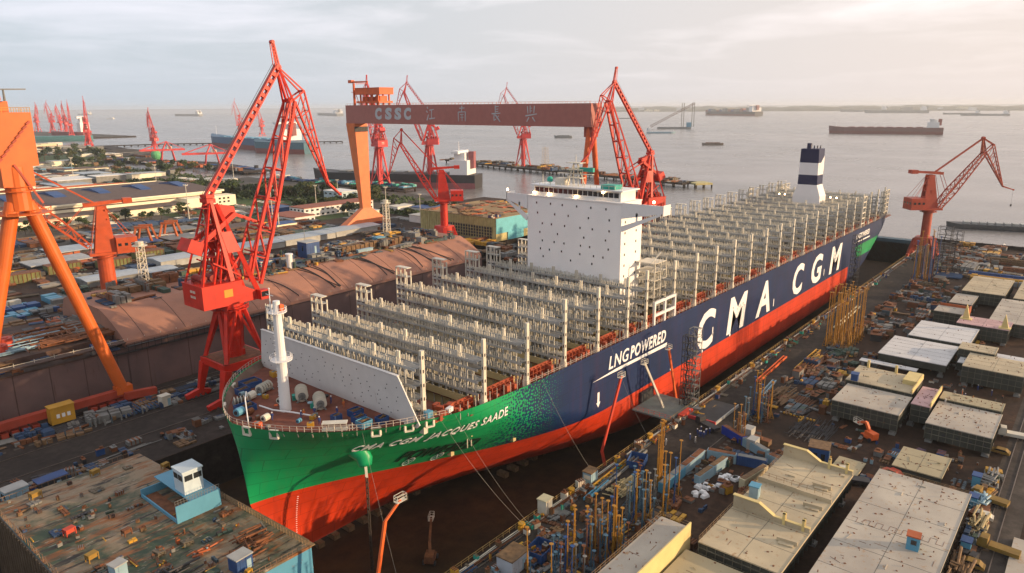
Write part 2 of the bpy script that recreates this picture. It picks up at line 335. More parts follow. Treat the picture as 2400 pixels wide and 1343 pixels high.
# ================================================================ THE CONTAINER SHIP
SH = thing('container_ship', (0, 0, -11.6), 'giant container ship with green bow and navy blue side in the dry dock', 'ship')
KZ = 11.6                                   # parts of the ship are built in yard heights and shifted by the keel height
class SB(MB):
    def build(s, name, m=None, parent=SH, smooth=False, label=None):
        s.v = [(a, b, c+KZ) for a, b, c in s.v] if parent is SH or getattr(s, 'ship', True) else s.v
        return super().build(name, m, parent, smooth, label)
def lerp(a, b, t): return a+(b-a)*t
def interp(x, xs, ys):
    if x <= xs[0]: return ys[0]
    for i in range(len(xs)-1):
        if x <= xs[i+1]: return lerp(ys[i], ys[i+1], (x-xs[i])/(xs[i+1]-xs[i]))
    return ys[-1]
BM = 30.65
def topz(x): return interp(x, [0, 30, 38, 46, 60, 372, 399], [23.2, 23.4, 22.8, 22.2, 21.7, 21.7, 22.4])
def stem_x(z): return interp(z, [-11.6, -9, -4, 0, 4.4, 10, 16, 24.6], [20, 14, 10, 8.2, 6.9, 6.4, 5.8, 4.9])
def full_x(z):
    if z >= 4.4: return 95-55*((min(z, 23.2)-4.4)/18.8)**.85
    return interp(z, [-11.6, -10, 4.4], [150, 140, 95])
def hb(x, z):
    xs, xf = stem_x(z), full_x(z); t_ = min(1, max(0, (x-xs)/(xf-xs)))
    wv = max(0, (z-4.4)/18.8)
    lo = sin(pi/2*t_)**interp(z, [-11.6, 4.4], [2.1, 1.42]); hi = (1-(1-t_)**2)**.66
    f = lerp(lo, hi, min(1, wv)**1.15)
    zb = interp(x, [0, 325, 350, 372, 386, 399.5], [-11.6, -11.6, -9.5, -2.5, 4., 8.5]); D = interp(x, [0, 90, 300, 340, 372, 399], [6, 3.2, 3.2, 12, 17, 13.])
    q = min(1, max(0, (z-zb)/D)); f *= sqrt(max(0, 1-(1-q)**2))
    if x > 372: f *= 1-.10*((x-372)/27)**2
    return BM*f
ZS = [-11.6, -11.3, -10.6, -9.5, -8, -6, -4, -2, 0, 2.2, 4.4]+[5.2+i*.8 for i in range(20)]+[1]     # last one is the sheer line
def hull_pt(j, zf, x_col):
    pass
mb = SB(); cols = []
TT = [(i/150)**1.55 for i in range(151)]
XA = [170+i*10 for i in range(15)]+[318, 325, 332, 339, 346, 353, 360, 367, 374, 381, 388, 394, 399.5]
grid = []
for c_ in range(len(TT)+len(XA)):
    row = []
    for k, z in enumerate(ZS):
        if c_ < len(TT):
            zz = z if k < len(ZS)-1 else topz(lerp(stem_x(24), 160, TT[c_])); x = lerp(stem_x(zz), 160, TT[c_])
        else:
            x = XA[c_-len(TT)]; zz = z if k < len(ZS)-1 else topz(x)
            zbm = interp(x, [0, 325, 350, 372, 386, 399.5], [-11.6, -11.6, -9.5, -2.5, 4., 8.5]); zz = max(zz, zbm)
        row.append((x, hb(x, zz), zz))
    grid.append(row)
nr = len(ZS); vs = []
for side in (-1, 1):
    for row in grid: vs += [(x, side*b, z) for x, b, z in row]
fs = []; nc = len(grid)
for side in (0, 1):
    o_ = side*nc*nr
    for i in range(nc-1):
        for k in range(nr-1):
            q = (o_+i*nr+k, o_+(i+1)*nr+k, o_+(i+1)*nr+k+1, o_+i*nr+k+1)
            fs.append(q if side == 0 else q[::-1])
for i in range(nc-1): fs.append((i*nr, nc*nr+i*nr, nc*nr+(i+1)*nr, (i+1)*nr))
for k in range(nr-1): fs.append(((nc-1)*nr+k, nc*nr+(nc-1)*nr+k, nc*nr+(nc-1)*nr+k+1, (nc-1)*nr+k+1))
mb.add(vs, fs)
# hull paint: red boot topping, green bow breaking into dots over navy blue
hm = bpy.data.materials.new('hull_paint'); hm.use_nodes = True; t = hm.node_tree; p = t.nodes['Principled BSDF']
c = N(t, 'ShaderNodeTexCoord'); s = N(t, 'ShaderNodeSeparateXYZ'); t.links.new(c.outputs['Object'], s.inputs[0])
def math_(op, a_, b_=None, clamp=False):
    n = N(t, 'ShaderNodeMath', operation=op); n.use_clamp = clamp
    for i, v in enumerate((a_, b_)):
        if v is None: continue
        if isinstance(v, (int, float)): n.inputs[i].default_value = v
        else: t.links.new(v, n.inputs[i])
    return n.outputs[0]
def mixc(f, a_, b_, blend='MIX'):
    n = N(t, 'ShaderNodeMix', data_type='RGBA', blend_type=blend)
    for i, v in ((0, f), (6, a_), (7, b_)):
        if isinstance(v, (int, float)): n.inputs[i].default_value = v
        elif isinstance(v, tuple): n.inputs[i].default_value = (*v, 1)
        else: t.links.new(v, n.inputs[i])
    return n.outputs[2]
cx = N(t, 'ShaderNodeCombineXYZ'); t.links.new(s.outputs['X'], cx.inputs[0]); t.links.new(s.outputs['Z'], cx.inputs[1])
vo = N(t, 'ShaderNodeTexVoronoi'); vo.voronoi_dimensions = '2D'; vo.inputs['Scale'].default_value = 1.25; vo.inputs['Randomness'].default_value = .75; t.links.new(cx.outputs[0], vo.inputs['Vector'])
gx = math_('MULTIPLY', math_('SUBTRACT', s.outputs['X'], 46.0), 1/30., True)
lo_ = math_('GREATER_THAN', vo.outputs['Distance'], math_('MULTIPLY', gx, 1.1))          # blue dots on green
hi_ = math_('LESS_THAN', vo.outputs['Distance'], math_('MULTIPLY', math_('SUBTRACT', 1., gx), .62))   # green dots on blue
isl = math_('LESS_THAN', gx, .42)
green = math_('ADD', math_('MULTIPLY', isl, lo_), math_('MULTIPLY', math_('SUBTRACT', 1., isl), hi_), True)
stern_g = math_('MULTIPLY', math_('GREATER_THAN', s.outputs['X'], math_('ADD', 331., math_('MULTIPLY', math_('SUBTRACT', s.outputs['Z'], 16.), -.5))),
                math_('MULTIPLY', math_('LESS_THAN', s.outputs['X'], 371.), math_('MULTIPLY', math_('LESS_THAN', s.outputs['Z'], 24.4), math_('GREATER_THAN', s.outputs['Z'], 18.2))))
green = math_('ADD', green, stern_g, True)
nz = N(t, 'ShaderNodeTexNoise'); nz.inputs['Scale'].default_value = .12; nz.inputs['Detail'].default_value = 7; t.links.new(c.outputs['Object'], nz.inputs['Vector'])
mp = N(t, 'ShaderNodeMapping'); mp.inputs['Scale'].default_value = (.7, .7, .03); t.links.new(c.outputs['Object'], mp.inputs[0])
st = N(t, 'ShaderNodeTexNoise'); st.inputs['Scale'].default_value = 1.; st.inputs['Detail'].default_value = 6; t.links.new(mp.outputs[0], st.inputs['Vector'])
top = mixc(green, (.004, .021, .085), (.005, .29, .10))
red = (.54, .042, .010)
isred = math_('MULTIPLY', math_('LESS_THAN', s.outputs['Z'], 4.4+KZ), math_('LESS_THAN', s.outputs['X'], 317.))
col = mixc(isred, top, red)
# plate seams and hanging dirt
wv = N(t, 'ShaderNodeTexBrick'); wv.inputs['Scale'].default_value = .085; wv.inputs['Mortar Size'].default_value = .006; wv.inputs['Color1'].default_value = (1, 1, 1, 1); wv.inputs['Color2'].default_value = (.86, .87, .88, 1); wv.inputs['Mortar'].default_value = (.5, .5, .5, 1); t.links.new(cx.outputs[0], wv.inputs['Vector'])
col = mixc(.85, col, wv.outputs['Color'], 'MULTIPLY')
rs = N(t, 'ShaderNodeMapRange'); rs.inputs['From Min'].default_value = .5; rs.inputs['From Max'].default_value = .8; rs.inputs['To Max'].default_value = .45; t.links.new(st.outputs['Fac'], rs.inputs['Value'])
col = mixc(math_('MULTIPLY', rs.outputs[0], math_('ADD', math_('MULTIPLY', isred, .8), .2)), col, (.22, .02, .01))
var = N(t, 'ShaderNodeMapRange'); var.inputs['From Min'].default_value = .3; var.inputs['From Max'].default_value = .7; var.inputs['To Min'].default_value = .8; var.inputs['To Max'].default_value = 1.1; t.links.new(nz.outputs['Fac'], var.inputs['Value'])
col = mixc(1., col, var.outputs[0], 'MULTIPLY')
t.links.new(col, p.inputs['Base Color']); p.inputs['Roughness'].default_value = .46; p.inputs['Specular IOR Level'].default_value = .35
HULL = mb.build('hull', hm, smooth=True)
DECKR = mat('deck_red_oxide', (.20, .06, .035), .8, var=.45, scale=.5, rust=.2, rustcol=(.10, .09, .085))
TANW = mat('hold_primer', (.50, .40, .20), .8, var=.25, scale=.15, streak=.1)
# ---- deck plating
mb = SB(); mb.use(DECKR)
# forecastle deck 1.3 m under the bulwark top
fx = [5.6, 6.4, 7.2, 8.5, 10, 12, 15, 18, 22, 26, 30, 35, 41]
vs = [(x, -hb(x, 21.9)*.99, 21.9 if x < 30 else 21.9-(x-30)*.09) for x in fx]+[(x, hb(x, 21.9)*.99, 21.9 if x < 30 else 21.9-(x-30)*.09) for x in fx]
n_ = len(fx); mb.add(vs, [(i, i+1, n_+i+1, n_+i) for i in range(n_-1)])
for sy in (-1, 1): mb.bb(41, sy*26.2, 20.6, 398.5, sy*30.3, 20.9)
BX = [31.2]+[46+14.6*i for i in range(5)]+[114.6]+[46+14.6*(i-.17) for i in range(6, 24)]      # lashing bridge stations
mb.bb(385, -26.2, 20.6, 398.5, 26.2, 20.9)
HX0, HX1 = 117, 133                               # accommodation block
edges = []
for i, x in enumerate(BX[1:]): mb.bb(x-1.2, -26.2, 20.7, x+1.2, 26.2, 21.0)
mb.bb(116, -26.2, 20.65, 136, 26.2, 20.98)
mb.bb(331, -26.2, 20.65, 341, 26.2, 20.98)
mb.bb(33, -26.2, 20.65, 46, -22, 20.98); mb.bb(33, 22, 20.65, 46, 26.2, 20.98)
mb.build('main_deck')
# ---- holds: primer-coloured walls under the open hatches
mb = SB(); mb.use(TANW)
for sy in (-1, 1):
    for x in range(32, 386, 6): z_ = next((q for q in (4, 6, 8, 10, 12, 14, 16, 18, 19.5) if hb(x, q) > 27.2), 20.4); mb.bb(x, sy*26.2, z_, min(x+6, 386), sy*26.45, 22.9)
mb.add([(66, -20, 6.), (92, -26.2, 6.), (386, -26.2, 6.), (386, 26.2, 6.), (92, 26.2, 6), (66, 20, 6.), (44, -15, 12), (44, 15, 12)], [(0, 1, 2, 3, 4, 5), (6, 0, 5, 7)])
for x in BX[1:]+[HX0+.5, HX1+2.5, 331, 341, 385]: wq = min(26.2, hb(x, 8)-1); mb.bb(x-.5, -wq, 6.1, x+.5, wq, 13); mb.bb(x-.5, -26.2, 13, x+.5, 26.2, 20.6); mb.bb(x-1.3, -26.2, 21.0, x-1.0, 26.2, 22.6); mb.bb(x+1., -26.2, 21.0, x+1.3, 26.2, 22.6)
mb.build('cargo_hold')
mb = SB(); mb.use(mat('guide_primer', (.48, .46, .36), .7, var=.3, rust=.15))
for x in BX[1:]:
    for q in range(21):
        yy = -25+q*2.5
        for e in (-.62, .62): mb.bb(x+e-.1, yy-.12, 10, x+e+.1, yy+.12, 20.5)
for i, x in enumerate(BX[1:-1]):
    for yy in (-26, 26):
        for k in range(1, 6): mb.bb(x+k*2.3, yy-.15 if yy > 0 else yy, 17, x+k*2.3+.15, yy if yy > 0 else yy+.15, 21)
mb.build('cell_guides')
# ---- hatch side coaming with its orange-red stays, rails and lockers along the port and starboard passage
for sy in (-1, 1):
    mb = SB(); mb.use(mat('coaming_red', (.42, .085, .035), .7, var=.4, rust=.25))
    for i in range(len(BX)-1):
        a_, b_ = BX[i]+1.2, BX[i+1]-1.2
        mb.bb(a_+4 if i == 0 else a_, sy*26.5, 20.9, b_, sy*26.75, 23.2)
        x = a_+(5 if i == 0 else .8)
        while x < b_: mb.bb(x, sy*26.75, 20.9, x+.18, sy*27.7, 22.9); x += 1.45
        for zz in (22.2, 23.2): mb.bb(max(a_, 34), sy*27.9, zz, b_, sy*27.98, zz+.08)
        x = a_+random.uniform(5, 7) if i == 0 else a_+.5
        while x < b_-1.2:
            h = random.choice([.8, 1.2, 1.7, 2.1]); mb.bb(x, sy*28.4, 20.9, x+random.uniform(.5, 1.6), sy*29.4, 20.9+h); x += random.uniform(1.6, 4.2)
    mb.build('hatch_coaming')
for sy in (-1, 1):
    mb = SB(); mb.use(mat('rail_rust_white', (.45, .40, .36), .7, var=.4))
    x = 38.
    while x < 396: mb.bb(x, sy*30.2, 20.9, x+.12, sy*30.32, 23.1 if x > 60 else 24.2); x += 2.3
    for zz in (22.4, 21.95): mb.bb(60, sy*30.22, zz, 396, sy*30.3, zz+.07)
    mb.build('deck_rail')
# rails and stanchions round the forecastle
def rim(x, side, off=0): return (x, side*max(0, hb(x, 23.1)-off), topz(x))
for side in (-1, 1):
    mb = SB(); mb.use(mat('bow_rail_steel', (.50, .44, .38), .7, var=.3, rust=.2))
    xs_ = [3.9+i*.0 for i in range(0)]+[5.05+.2*i**1.45 for i in range(36)]
    pp = [rim(x, side, .15) for x in xs_ if x < 36]
    for q in pp: mb.beam(q, (q[0], q[1], q[2]+1.15), .09)
    for dz in (.6, 1.15): mb.path([(q[0], q[1], q[2]+dz) for q in pp], .045, 4)
    for q in pp[::2]: mb.beam((q[0]+.5, q[1]*.97, 21.9), q, .16)
    mb.build('bow_railing')
mb = SB(); mb.use(mat('chock_white', (.62, .60, .58), .6, var=.2)).use(WHG)
for x, side in ((5.9, -1), (8.4, -1), (21.5, -1), (27., -1), (31., -1), (9, 1), (16, 1)):
    mb = SB(); mb.use(WHG)
    y_ = side*(hb(x, 22.3)+.08); n_ = Vector((-(hb(x+.5, 22.3)-hb(x-.5, 22.3)), side, 0)).normalized(); tx = Vector((n_.y, -n_.x, 0))
    c_ = Vector((x, y_, 22.3))
    for a_ in (-.8, .8): mb.beam(c_+tx*a_+Vector((0, 0, -.8)), c_+tx*a_+Vector((0, 0, .9)), .3, .45)
    for b_ in (-.8, .8): mb.beam(c_+tx*-.9+Vector((0, 0, b_)), c_+tx*.9+Vector((0, 0, b_)), .45, .3)
    mb.build('mooring_chock')
# inside of the bow bulwark
mb = SB(); mb.use(mat('bulwark_inside', (.20, .13, .10), .8, var=.4))
for side in (-1, 1):
    xs2 = [5.5+.25*i**1.4 for i in range(30)]; vv = []
    for x in xs2: vv += [(x+.25, side*max(0, hb(x, 22.0)-.3), 21.9), (x+.2, side*max(0, hb(x, 23.1)-.28), topz(x)-.02)]
    mb.add(vv, [(2*i, 2*i+1, 2*i+3, 2*i+2) for i in range(len(xs2)-1)])
mb.build('bulwark_lining')
# ---- breakwater
BW = lambda u, v: (25.5+(abs(u)/30.)*2.2*0+1.5, u, v)
mb = SB(); mb.use(mat('breakwater_paint', (.62, .61, .60), .55, var=.08, streak=.04))
prof = [(-30.5, 22.9), (-27.2, 22.9), (26.5, 22.9), (27, 24), (25.5, 32.9), (-25, 32.9), (-30.3, 25.6)]
prof = [(-28.6, 22.6), (-27.6, 21.7), (27, 21.7), (27.6, 22.8), (24.5, 32.2), (-24.0, 32.2)]
# built of plating 0.25 m thick, raked a little forward at the foot
mb.prism([(a, b) for a, b in prof], 0, .25, lambda a, b, z: (28.4+(b-21.7)*-.12+z, a, b))
for y_ in range(-26, 27, 2):
    zt = min(32., 22+(28.6-abs(y_))*1.9); mb.beam((29.1, y_, 21.8), (29.1-(zt-21.7)*.12, y_, zt), .9, .15, .35, .15)
mb.beam((27.3, -24., 32.25), (27.3, 24.5, 32.25), .7, .12)
bwo = mb.build('breakwater')
mb = SB(); mb.use(DRK)
for r_ in range(8):
    for k in range(-9, 10):
        y_ = k*2.9+(r_ % 2)*.6; z_ = 23.2+r_*1.05
        if random.random() < .45 and abs(y_) < 27-(z_-23)*.45: 
            x_ = 28.4-(z_-21.7)*.12-.04
            mb.tube((x_, y_, z_), (x_+.06, y_, z_), .14, .14, 7)
mb.v = [(a, b, c_+KZ) for a, b, c_ in mb.v]; MB.build(mb, 'drain_hole', None, bwo)
# ---- lashing bridges: one mesh per height class, shared by the copies
def bridge_mesh(ztop, zmid, z0, half, seed, fore=True):
    """transverse lashing bridge between y=-half and half: posts, walkways, stubs; taller towers at both ends"""
    r_ = random.Random(seed); b = MB(); b.use(LGR).use(WHG).use(GRY); b.use(LGR)
    ys = [(-half+4.2)+(2*half-8.4)*i/24. for i in range(25)]
    b.use(GRY)
    for i in range(24):
        q = r_.random()
        if q < .45: b.bb(.2, ys[i]+.2, z0+.1, .3, ys[i+1]-.2, z0+r_.choice([1.4, 2.6, 5.2]))
        if q > .7: b.bb(-.5, ys[i]+.3, z0+.1, .4, ys[i]+1.4, z0+r_.uniform(.8, 2))
        if r_.random() < .4: b.use(LGR); zz = r_.uniform(1, 8); b.bb(.55, ys[i]+.3, z0+zz, .95, ys[i]+1.6, z0+zz+.8); b.use(GRY)
    tiers = []
    z = z0+3.0
    while z < zmid-1.5: tiers.append(z); z += 2.75
    for x in (-1.0, 1.0):
        for y in ys: b.use(LGR); b.bb(x-.13, y-.16, z0, x+.13, y+.16, zmid-.3)
    for z in tiers+[zmid-.4]:
        b.use(GRY); b.bb(-1.25, -half+1, z-.12, 1.25, half-1, z+.0); b.use(LGR)
        for x in (-1.28, 1.28): b.bb(x-.05, -half+.8, z-.42, x+.05, half-.8, z+.16)
        b.use(WHG)
        for i in range(len(ys)-1):
            for k in range(4):
                y = ys[i]+(ys[i+1]-ys[i])*(k+.5)/4.+r_.uniform(-.12, .12)
                hh = r_.choice([.95, 1.15, 1.2, 1.5])
                for x in (-1.32, 1.32): b.bb(x-.06, y-.09, z, x+.06, y+.09, z+hh)
        for x in (-1.06,): b.bb(x-.03, -half+1, z+1.0, x+.03, half-1, z+1.07)
    for i in range(0, len(ys)-1, 3):
        b.use(LGR); b.beam((-.75, ys[i], z0+.2), (-.75, ys[i+1], zmid-.8), .14); b.beam((-.75, ys[i+1], z0+.2), (-.75, ys[i], zmid-.8), .14)
    for i in range(1, len(ys)-1, 4): b.use(WHG); b.bb(-.9, ys[i]-.2, zmid-.3, -.5, ys[i]+.1, zmid+2.3); b.bb(-.9, ys[i]+.4, zmid-.3, -.5, ys[i]+.7, zmid+2.3)
    # starboard end tower
    b.use(WHG)
    for sx in (-.8, .8):
        for y in (half-.3, half-2.1, half-4.6): b.bb(sx-.16, y-.16, z0, sx+.16, y+.16, ztop if y > half-3 else ztop-1)
    z = zmid-2.6
    while z < ztop: 
        b.use(LGR); b.bb(-1, half-4.8, z-.1, 1, half-.2, z+.05); b.use(WHG)
        for k in range(6): b.bb(-1.05, half-4.7+k*.86, z, -.93, half-4.5+k*.86, z+1.15)
        z += 2.7
    b.bb(-.9, half-4.9, ztop-.15, .9, half-.1, ztop+.05)
    return b
def port_post(ztop, z0, half):
    b = MB(); b.use(CRM if False else WHG); b.bb(-.42, -half-.1, z0-1.6, .42, -half+.55, ztop)
    b.bb(-.55, -half-.2, z0-1.6, .55, -half+1.2, z0+1.6); b.bb(-.42, -half+.55, z0, .42, -half+.9, z0+3)
    b.use(DRK); z = z0+3
    while z < ztop-1: b.bb(-.17, -half-.14, z-.35, .17, -half-.09, z+.35); b.bb(-.46, -half+.1, z-.35, -.41, -half+.35, z+.35); z += 2.9
    return b
def inner_posts(z0, half, zt):
    b = MB(); b.use(WHG)
    for y in (-half+2.8, -half+1.9): b.bb(-.9, y-.11, z0, -.7, y+.11, z0+7); b.bb(.7, y-.11, z0, .9, y+.11, z0+4.)
    b.bb(-.95, -half+.6, z0+3.6, .95, -half+4, z0+3.75)
    return b
posts_y = 30.1; meshes = {}
def shift(b): b.v = [(x, y, z+KZ) for x, y, z in b.v]; return b
for i, x in enumerate(BX):
    cls = 0 if i == 0 else 1 if i < 3 else 2
    half = 27.0 if i == 0 else 30.0
    ztop = (37.0, 36.2, 38.6)[cls]; zmid = (33.6, 31.6, 33.2)[cls]; z0 = 21.0
    key = (cls, i % 4 if cls == 2 else i)
    if key not in meshes:
        meshes[key] = (shift(bridge_mesh(ztop, zmid, z0, half, i*7+cls)).mesh('lashing_bridge'), shift(port_post(ztop, z0, half)).mesh('end_post'), shift(inner_posts(z0, half, ztop)).mesh('lashing_ladder'))
    br = None
    for k, (nm, me) in enumerate(zip(('lashing_bridge', 'end_post', 'lashing_ladder'), meshes[key])):
        o = bpy.data.objects.new(nm, me); COL.objects.link(o)
        if k == 0: o.parent = SH; o.location = (x, 0, 0); br = o
        else: o.parent = br
# white frame portal beside the accommodation and cut-down mast frame aft
mb = SB(); mb.use(WHT)
def hframe(x0, x1, y, z0, z1, nx, nz, wd=.75):
    for i in range(nx+1): x = x0+(x1-x0)*i/nx; mb.bb(x-wd/2, y-.3, z0, x+wd/2, y+.3, z1)
    for i in range(1, nz+1): z = z0+(z1-z0)*i/nz; mb.bb(x0, y-.28, z-wd, x1, y+.28, z)
hframe(118.8, 131.2, -30.2, 21.0, 28.6, 2, 2)
mb.build('side_frame')
mb = SB(); mb.use(WHG)
hframe(335, 340.5, -30.0, 21, 37.5, 1, 6, .5); mb.build('tier_frame'); mb = SB(); mb.use(WHG); hframe(335, 340.5, 30.0, 21, 37.5, 1, 6, .5); mb.build('tier_frame')
for sy in (-1, 1):
    mb = SB(); mb.use(WHG)
    for k in range(3): hframe(378+k*6.2, 378.0+k*6.2+4.5, sy*28.5, 21.3, 36+k*.0, 1, 6, .4)
    for k in range(9): mb.bb(378, sy*28-.2, 23.+k*1.6, 396, sy*28+.2, 23.15+k*1.6)
    mb.build('stern_tier_frame')
# ---- accommodation block and bridge
AC = SB(); AC.use(WHT)
AC.bb(HX0-1, -20, 21, HX1-6, 14.2, 56.2)
AC.bb(HX1-6, -17, 21, HX1, 11.5, 53)
AC.bb(HX0-1.25, -20.25, 56.2, HX1-6, 14.45, 56.5)
for z in (24, 27, 30, 33): AC.bb(HX0-1.03, -20, z, HX0-1, 14.2, z+.05)
ACo = AC.build('deckhouse', mat('deckhouse_white', (.78, .78, .78), .55, var=.05, scale=.2))
def child(mb_, name, par, m=None, label=None):
    mb_.v = [(a, b, c_+KZ) for a, b, c_ in mb_.v]; return MB.build(mb_, name, m, par, False, label)
random.seed(5)
rows = [(54.3, 6), (51.2, 5), (48.0, 6), (45.2, 4), (42.6, 6), (40.0, 6), (37.6, 3)]
for z, n_ in rows:
    for k in range(n_):
        y = -17.5+29.5*(k+.5+random.uniform(-.25, .25))/n_
        b = MB(); b.use(GLS); b.bb(HX0-1.05, y-.22, z-.32, HX0-.99, y+.22, z+.32); child(b, 'porthole', ACo)
for z in (54, 50.8, 47.6, 44.4, 41.2, 38, 34.8):
    for x in (118.2, 124.5):
        b = MB(); b.use(DRK); b.bb(x-.25, -20.06, z-.35, x+.25, -19.98, z+.35); child(b, 'porthole', ACo)
# wheelhouse level, set back, with its strip of windows
b = SB(); b.use(WALW); b.bb(HX0+.8, -18.5, 56.5, HX1-7, 12.8, 59.4); b.use(WHT); b.bb(HX0-.2, -19.6, 59.4, HX1-6.5, 13.8, 59.75)
wh = b.build('wheelhouse')
b = MB(); b.use(GLS)
for k in range(17): b.bb(HX0+.7, -17.8+k*1.8, 57.5, HX0+.85, -16.3+k*1.8, 58.9)
child(b, 'bridge_window', wh)
for sy, y0, y1 in ((-1, -20, -33.0), (1, 14.2, 22.8)):
    b = SB(); b.use(WHT)
    # wing: deep tapering bulwark with a cut-out brace under it
    b.prism([(y0, 56.4), (y1, 56.4), (y1, 54.2), (y0, 51.4)], HX0-1.2, HX0-.9, lambda a_, z_, q: (q, a_, z_)) if False else None
    yo = y1
    b.add([(HX0-1.1, y0, 52.0), (HX0-1.1, yo, 54.5), (HX0-1.1, yo, 56.6), (HX0-1.1, y0, 56.6), (HX0-.7, y0, 52.0), (HX0-.7, yo, 54.5), (HX0-.7, yo, 56.6), (HX0-.7, y0, 56.6)],
          [(0, 1, 2, 3), (7, 6, 5, 4), (3, 2, 6, 7), (1, 0, 4, 5), (2, 1, 5, 6)])
    b.bb(HX0-1.1, yo-.2, 53.9, HX0+3, yo, 56.8); b.bb(HX0-.7, min(y0, yo), 54.4, HX0+3, max(y0, yo), 54.7)
    b.beam((HX0-.9, y0, 49.0), (HX0-.9, y0+(yo-y0)*.95, 54.2), .5, 1.6, .5, .6); b.bb(HX0-1.1, y0+(yo-y0)*.38-.3, 51.5, HX0-.8, y0+(yo-y0)*.38+.3, 54)
    b.build('bridge_wing')
# top hamper: masts, radar, domes, rails, lit lamps
b = SB(); b.use(WHG)
for y in (-17, -12, -3, 0, 2.4, 4, 9, 12): b.tube((HX0+4, y, 59.7), (HX0+4, y, 59.7+random.choice([2, 3, 5])), .13, .08, 5)
for k in range(16): b.bb(HX0+.2, -19+k*2.1, 59.7, HX0+.3, -18.9+k*2.1, 60.8)
b.bb(HX0+.2, -19, 60.75, HX0+.3, 13, 60.85)
for y in (-2.2, 2.2):
    for x in (HX0+3, HX0+6.5): b.beam((x, y, 59.7), (HX0+4.7, y*.3, 66.5), .3)
for z in (62, 64.5, 66.5): b.bb(HX0+3.2, -2.6, z, HX0+6.2, 2.6, z+.18)
b.bb(HX0+4, -6.5, 63.2, HX0+5, 6.5, 63.4); b.tube((HX0+4.7, 0, 66), (HX0+4.7, 0, 69), .12, .08, 5)
b.bb(HX0+3, 3, 59.7, HX0+6, 6.5, 61.8)
b.build('radar_mast')
b = SB(); b.sphere((HX0+4, 9.2, 61.1), 1.0, 10, 8); b.build('radome', TGR, smooth=True)
b = SB(); b.bb(HX0+1, -16.2, 59.8, HX0+5, -11.5, 61.0); b.bb(HX0+5, -6, 64, HX0+6, -1, 65.2); b.build('deck_locker', TGR)
for x, y, z in ((HX0-1, 22.4, 57.6), (HX0+.1, 12.5, 57.2), (HX0+.1, 6.8, 57.1), (HX0+.2, -12.8, 58.9), (HX0+.1, -3.2, 57.0), (HX0-.8, -30., 57.5), (331, 11.5, 36.5), (331, 8.5, 36.5), (331, -15, 36.5), (331, -18, 36.5)):
    b = SB(); b.tube((x, y, z-1.4), (x, y, z-.3), .08, .08, 5); b.use(GRY); b.mats = [GRY]; lp = b.build('lamp_post', GRY)
    b = MB(); b.sphere((x, y, z), .36, 8, 6); child(b, 'lamp', lp, LAMP)
# ladders and platforms on the port side behind the block
b = SB(); b.use(WHG)
for k in range(6):
    z = 38-k*2.6; b.bb(HX1-8, -26.5, z, HX1-1, -20, z+.15)
    for q in range(4): b.bb(HX1-8+q*2.3, -26.5, z, HX1-7.85+q*2.3, -26.35, z+1.2)
    b.beam((HX1-8, -25, z), (HX1-2, -25, z+2.6), .5, .12)
for x in (HX1-8, HX1-4.5, HX1-1): b.bb(x-.15, -26.6, 21, x+.15, -26.3, 38)
b.build('escape_stair')
# ---- funnel
b = SB(); b.use(mat('funnel_white', (.70, .71, .73), .5, var=.05)); zf = [22, 36, 36.4, 42.2, 47.2, 53.6, 60.6]
def fsec(z, hx, hy, cx_): return [(cx_-hx, -2.3-hy, z), (cx_+hx, -2.3-hy, z), (cx_+hx, -2.3+hy, z), (cx_-hx, -2.3+hy, z)]
lv = [(22, 5, 7.0, 337, 0), (36.2, 5, 7.0, 337, 0), (42.2, 4.4, 5.0, 336.5, 0), (47.3, 4.4, 4.9, 336.5, 1), (53.6, 4.5, 4.8, 336.5, 0), (60.8, 4.7, 4.6, 336.5, 1)]
for a_, c_ in zip(lv, lv[1:]):
    b.use(NAVY if c_[4] else MATS['funnel_white']); b.add(fsec(a_[0], a_[1], a_[2], a_[3])+fsec(c_[0], c_[1], c_[2], c_[3]), [(0, 1, 5, 4), (1, 2, 6, 5), (2, 3, 7, 6), (3, 0, 4, 7)])
b.use(NAVY); b.add(fsec(*lv[-1][:1], *lv[-1][1:4]), [(0, 1, 2, 3)])
FN = b.build('funnel')
b = MB(); b.use(NAVY); b.tube((334.5, -1, 60.8), (334.5, -1, 63.6), 1.25, 1.25, 12)
for x, y in ((338, -4), (339, -5.2), (337.5, -2.5)): b.tube((x, y, 60.8), (x, y, 62.3), .35, .3, 8)
child(b, 'exhaust_pipe', FN)
b = MB(); b.use(WHT); b.prism([(334.5, 49), (334.5, 52.5), (340.6, 57), (340.9, 49)], -7.25, -7.1, lambda x, z, q: (x, q, z)); child(b, 'funnel_mark', FN)
# ---- foremast
b = SB(); b.use(WHT); b.tube((16.9, 0, 21.7), (16.9, 0, 43.2), 1.2, .85, 14); b.tube((16.9, 0, 43.2), (16.9, 0, 45.6), .7, .7, 12)
FM = b.build('foremast', smooth=False)
for z, r_ in ((33., 2.2), (43.2, 1.9)):
    b = MB(); b.use(WHT); b.tube((16.9, 0, z), (16.9, 0, z+.15), r_, r_, 14)
    for i in range(12): a_ = 2*pi*i/12; b.beam((16.9+r_*cos(a_), 0+r_*sin(a_), z), (16.9+r_*cos(a_), 0+r_*sin(a_), z+1.1), .07)
    for dz in (.55, 1.1): b.ring((16.9, 0, z+dz), r_, .035, 14)
    child(b, 'mast_platform', FM)
b = MB(); b.use(WHT); b.tube((16.2, 1.1, 43.2), (16.2, 1.1, 48), .14, .08, 6); b.beam((16.2, -.2, 46.8), (16.2, 2.4, 46.8), .09); b.sphere((16.2, 1.1, 48.1), .2, 6, 5); b.use(ORG); b.bb(17, -1.2, 43.6, 17.8, -.3, 44.9); child(b, 'navigation_light', FM)
b = SB(); b.use(WHT)
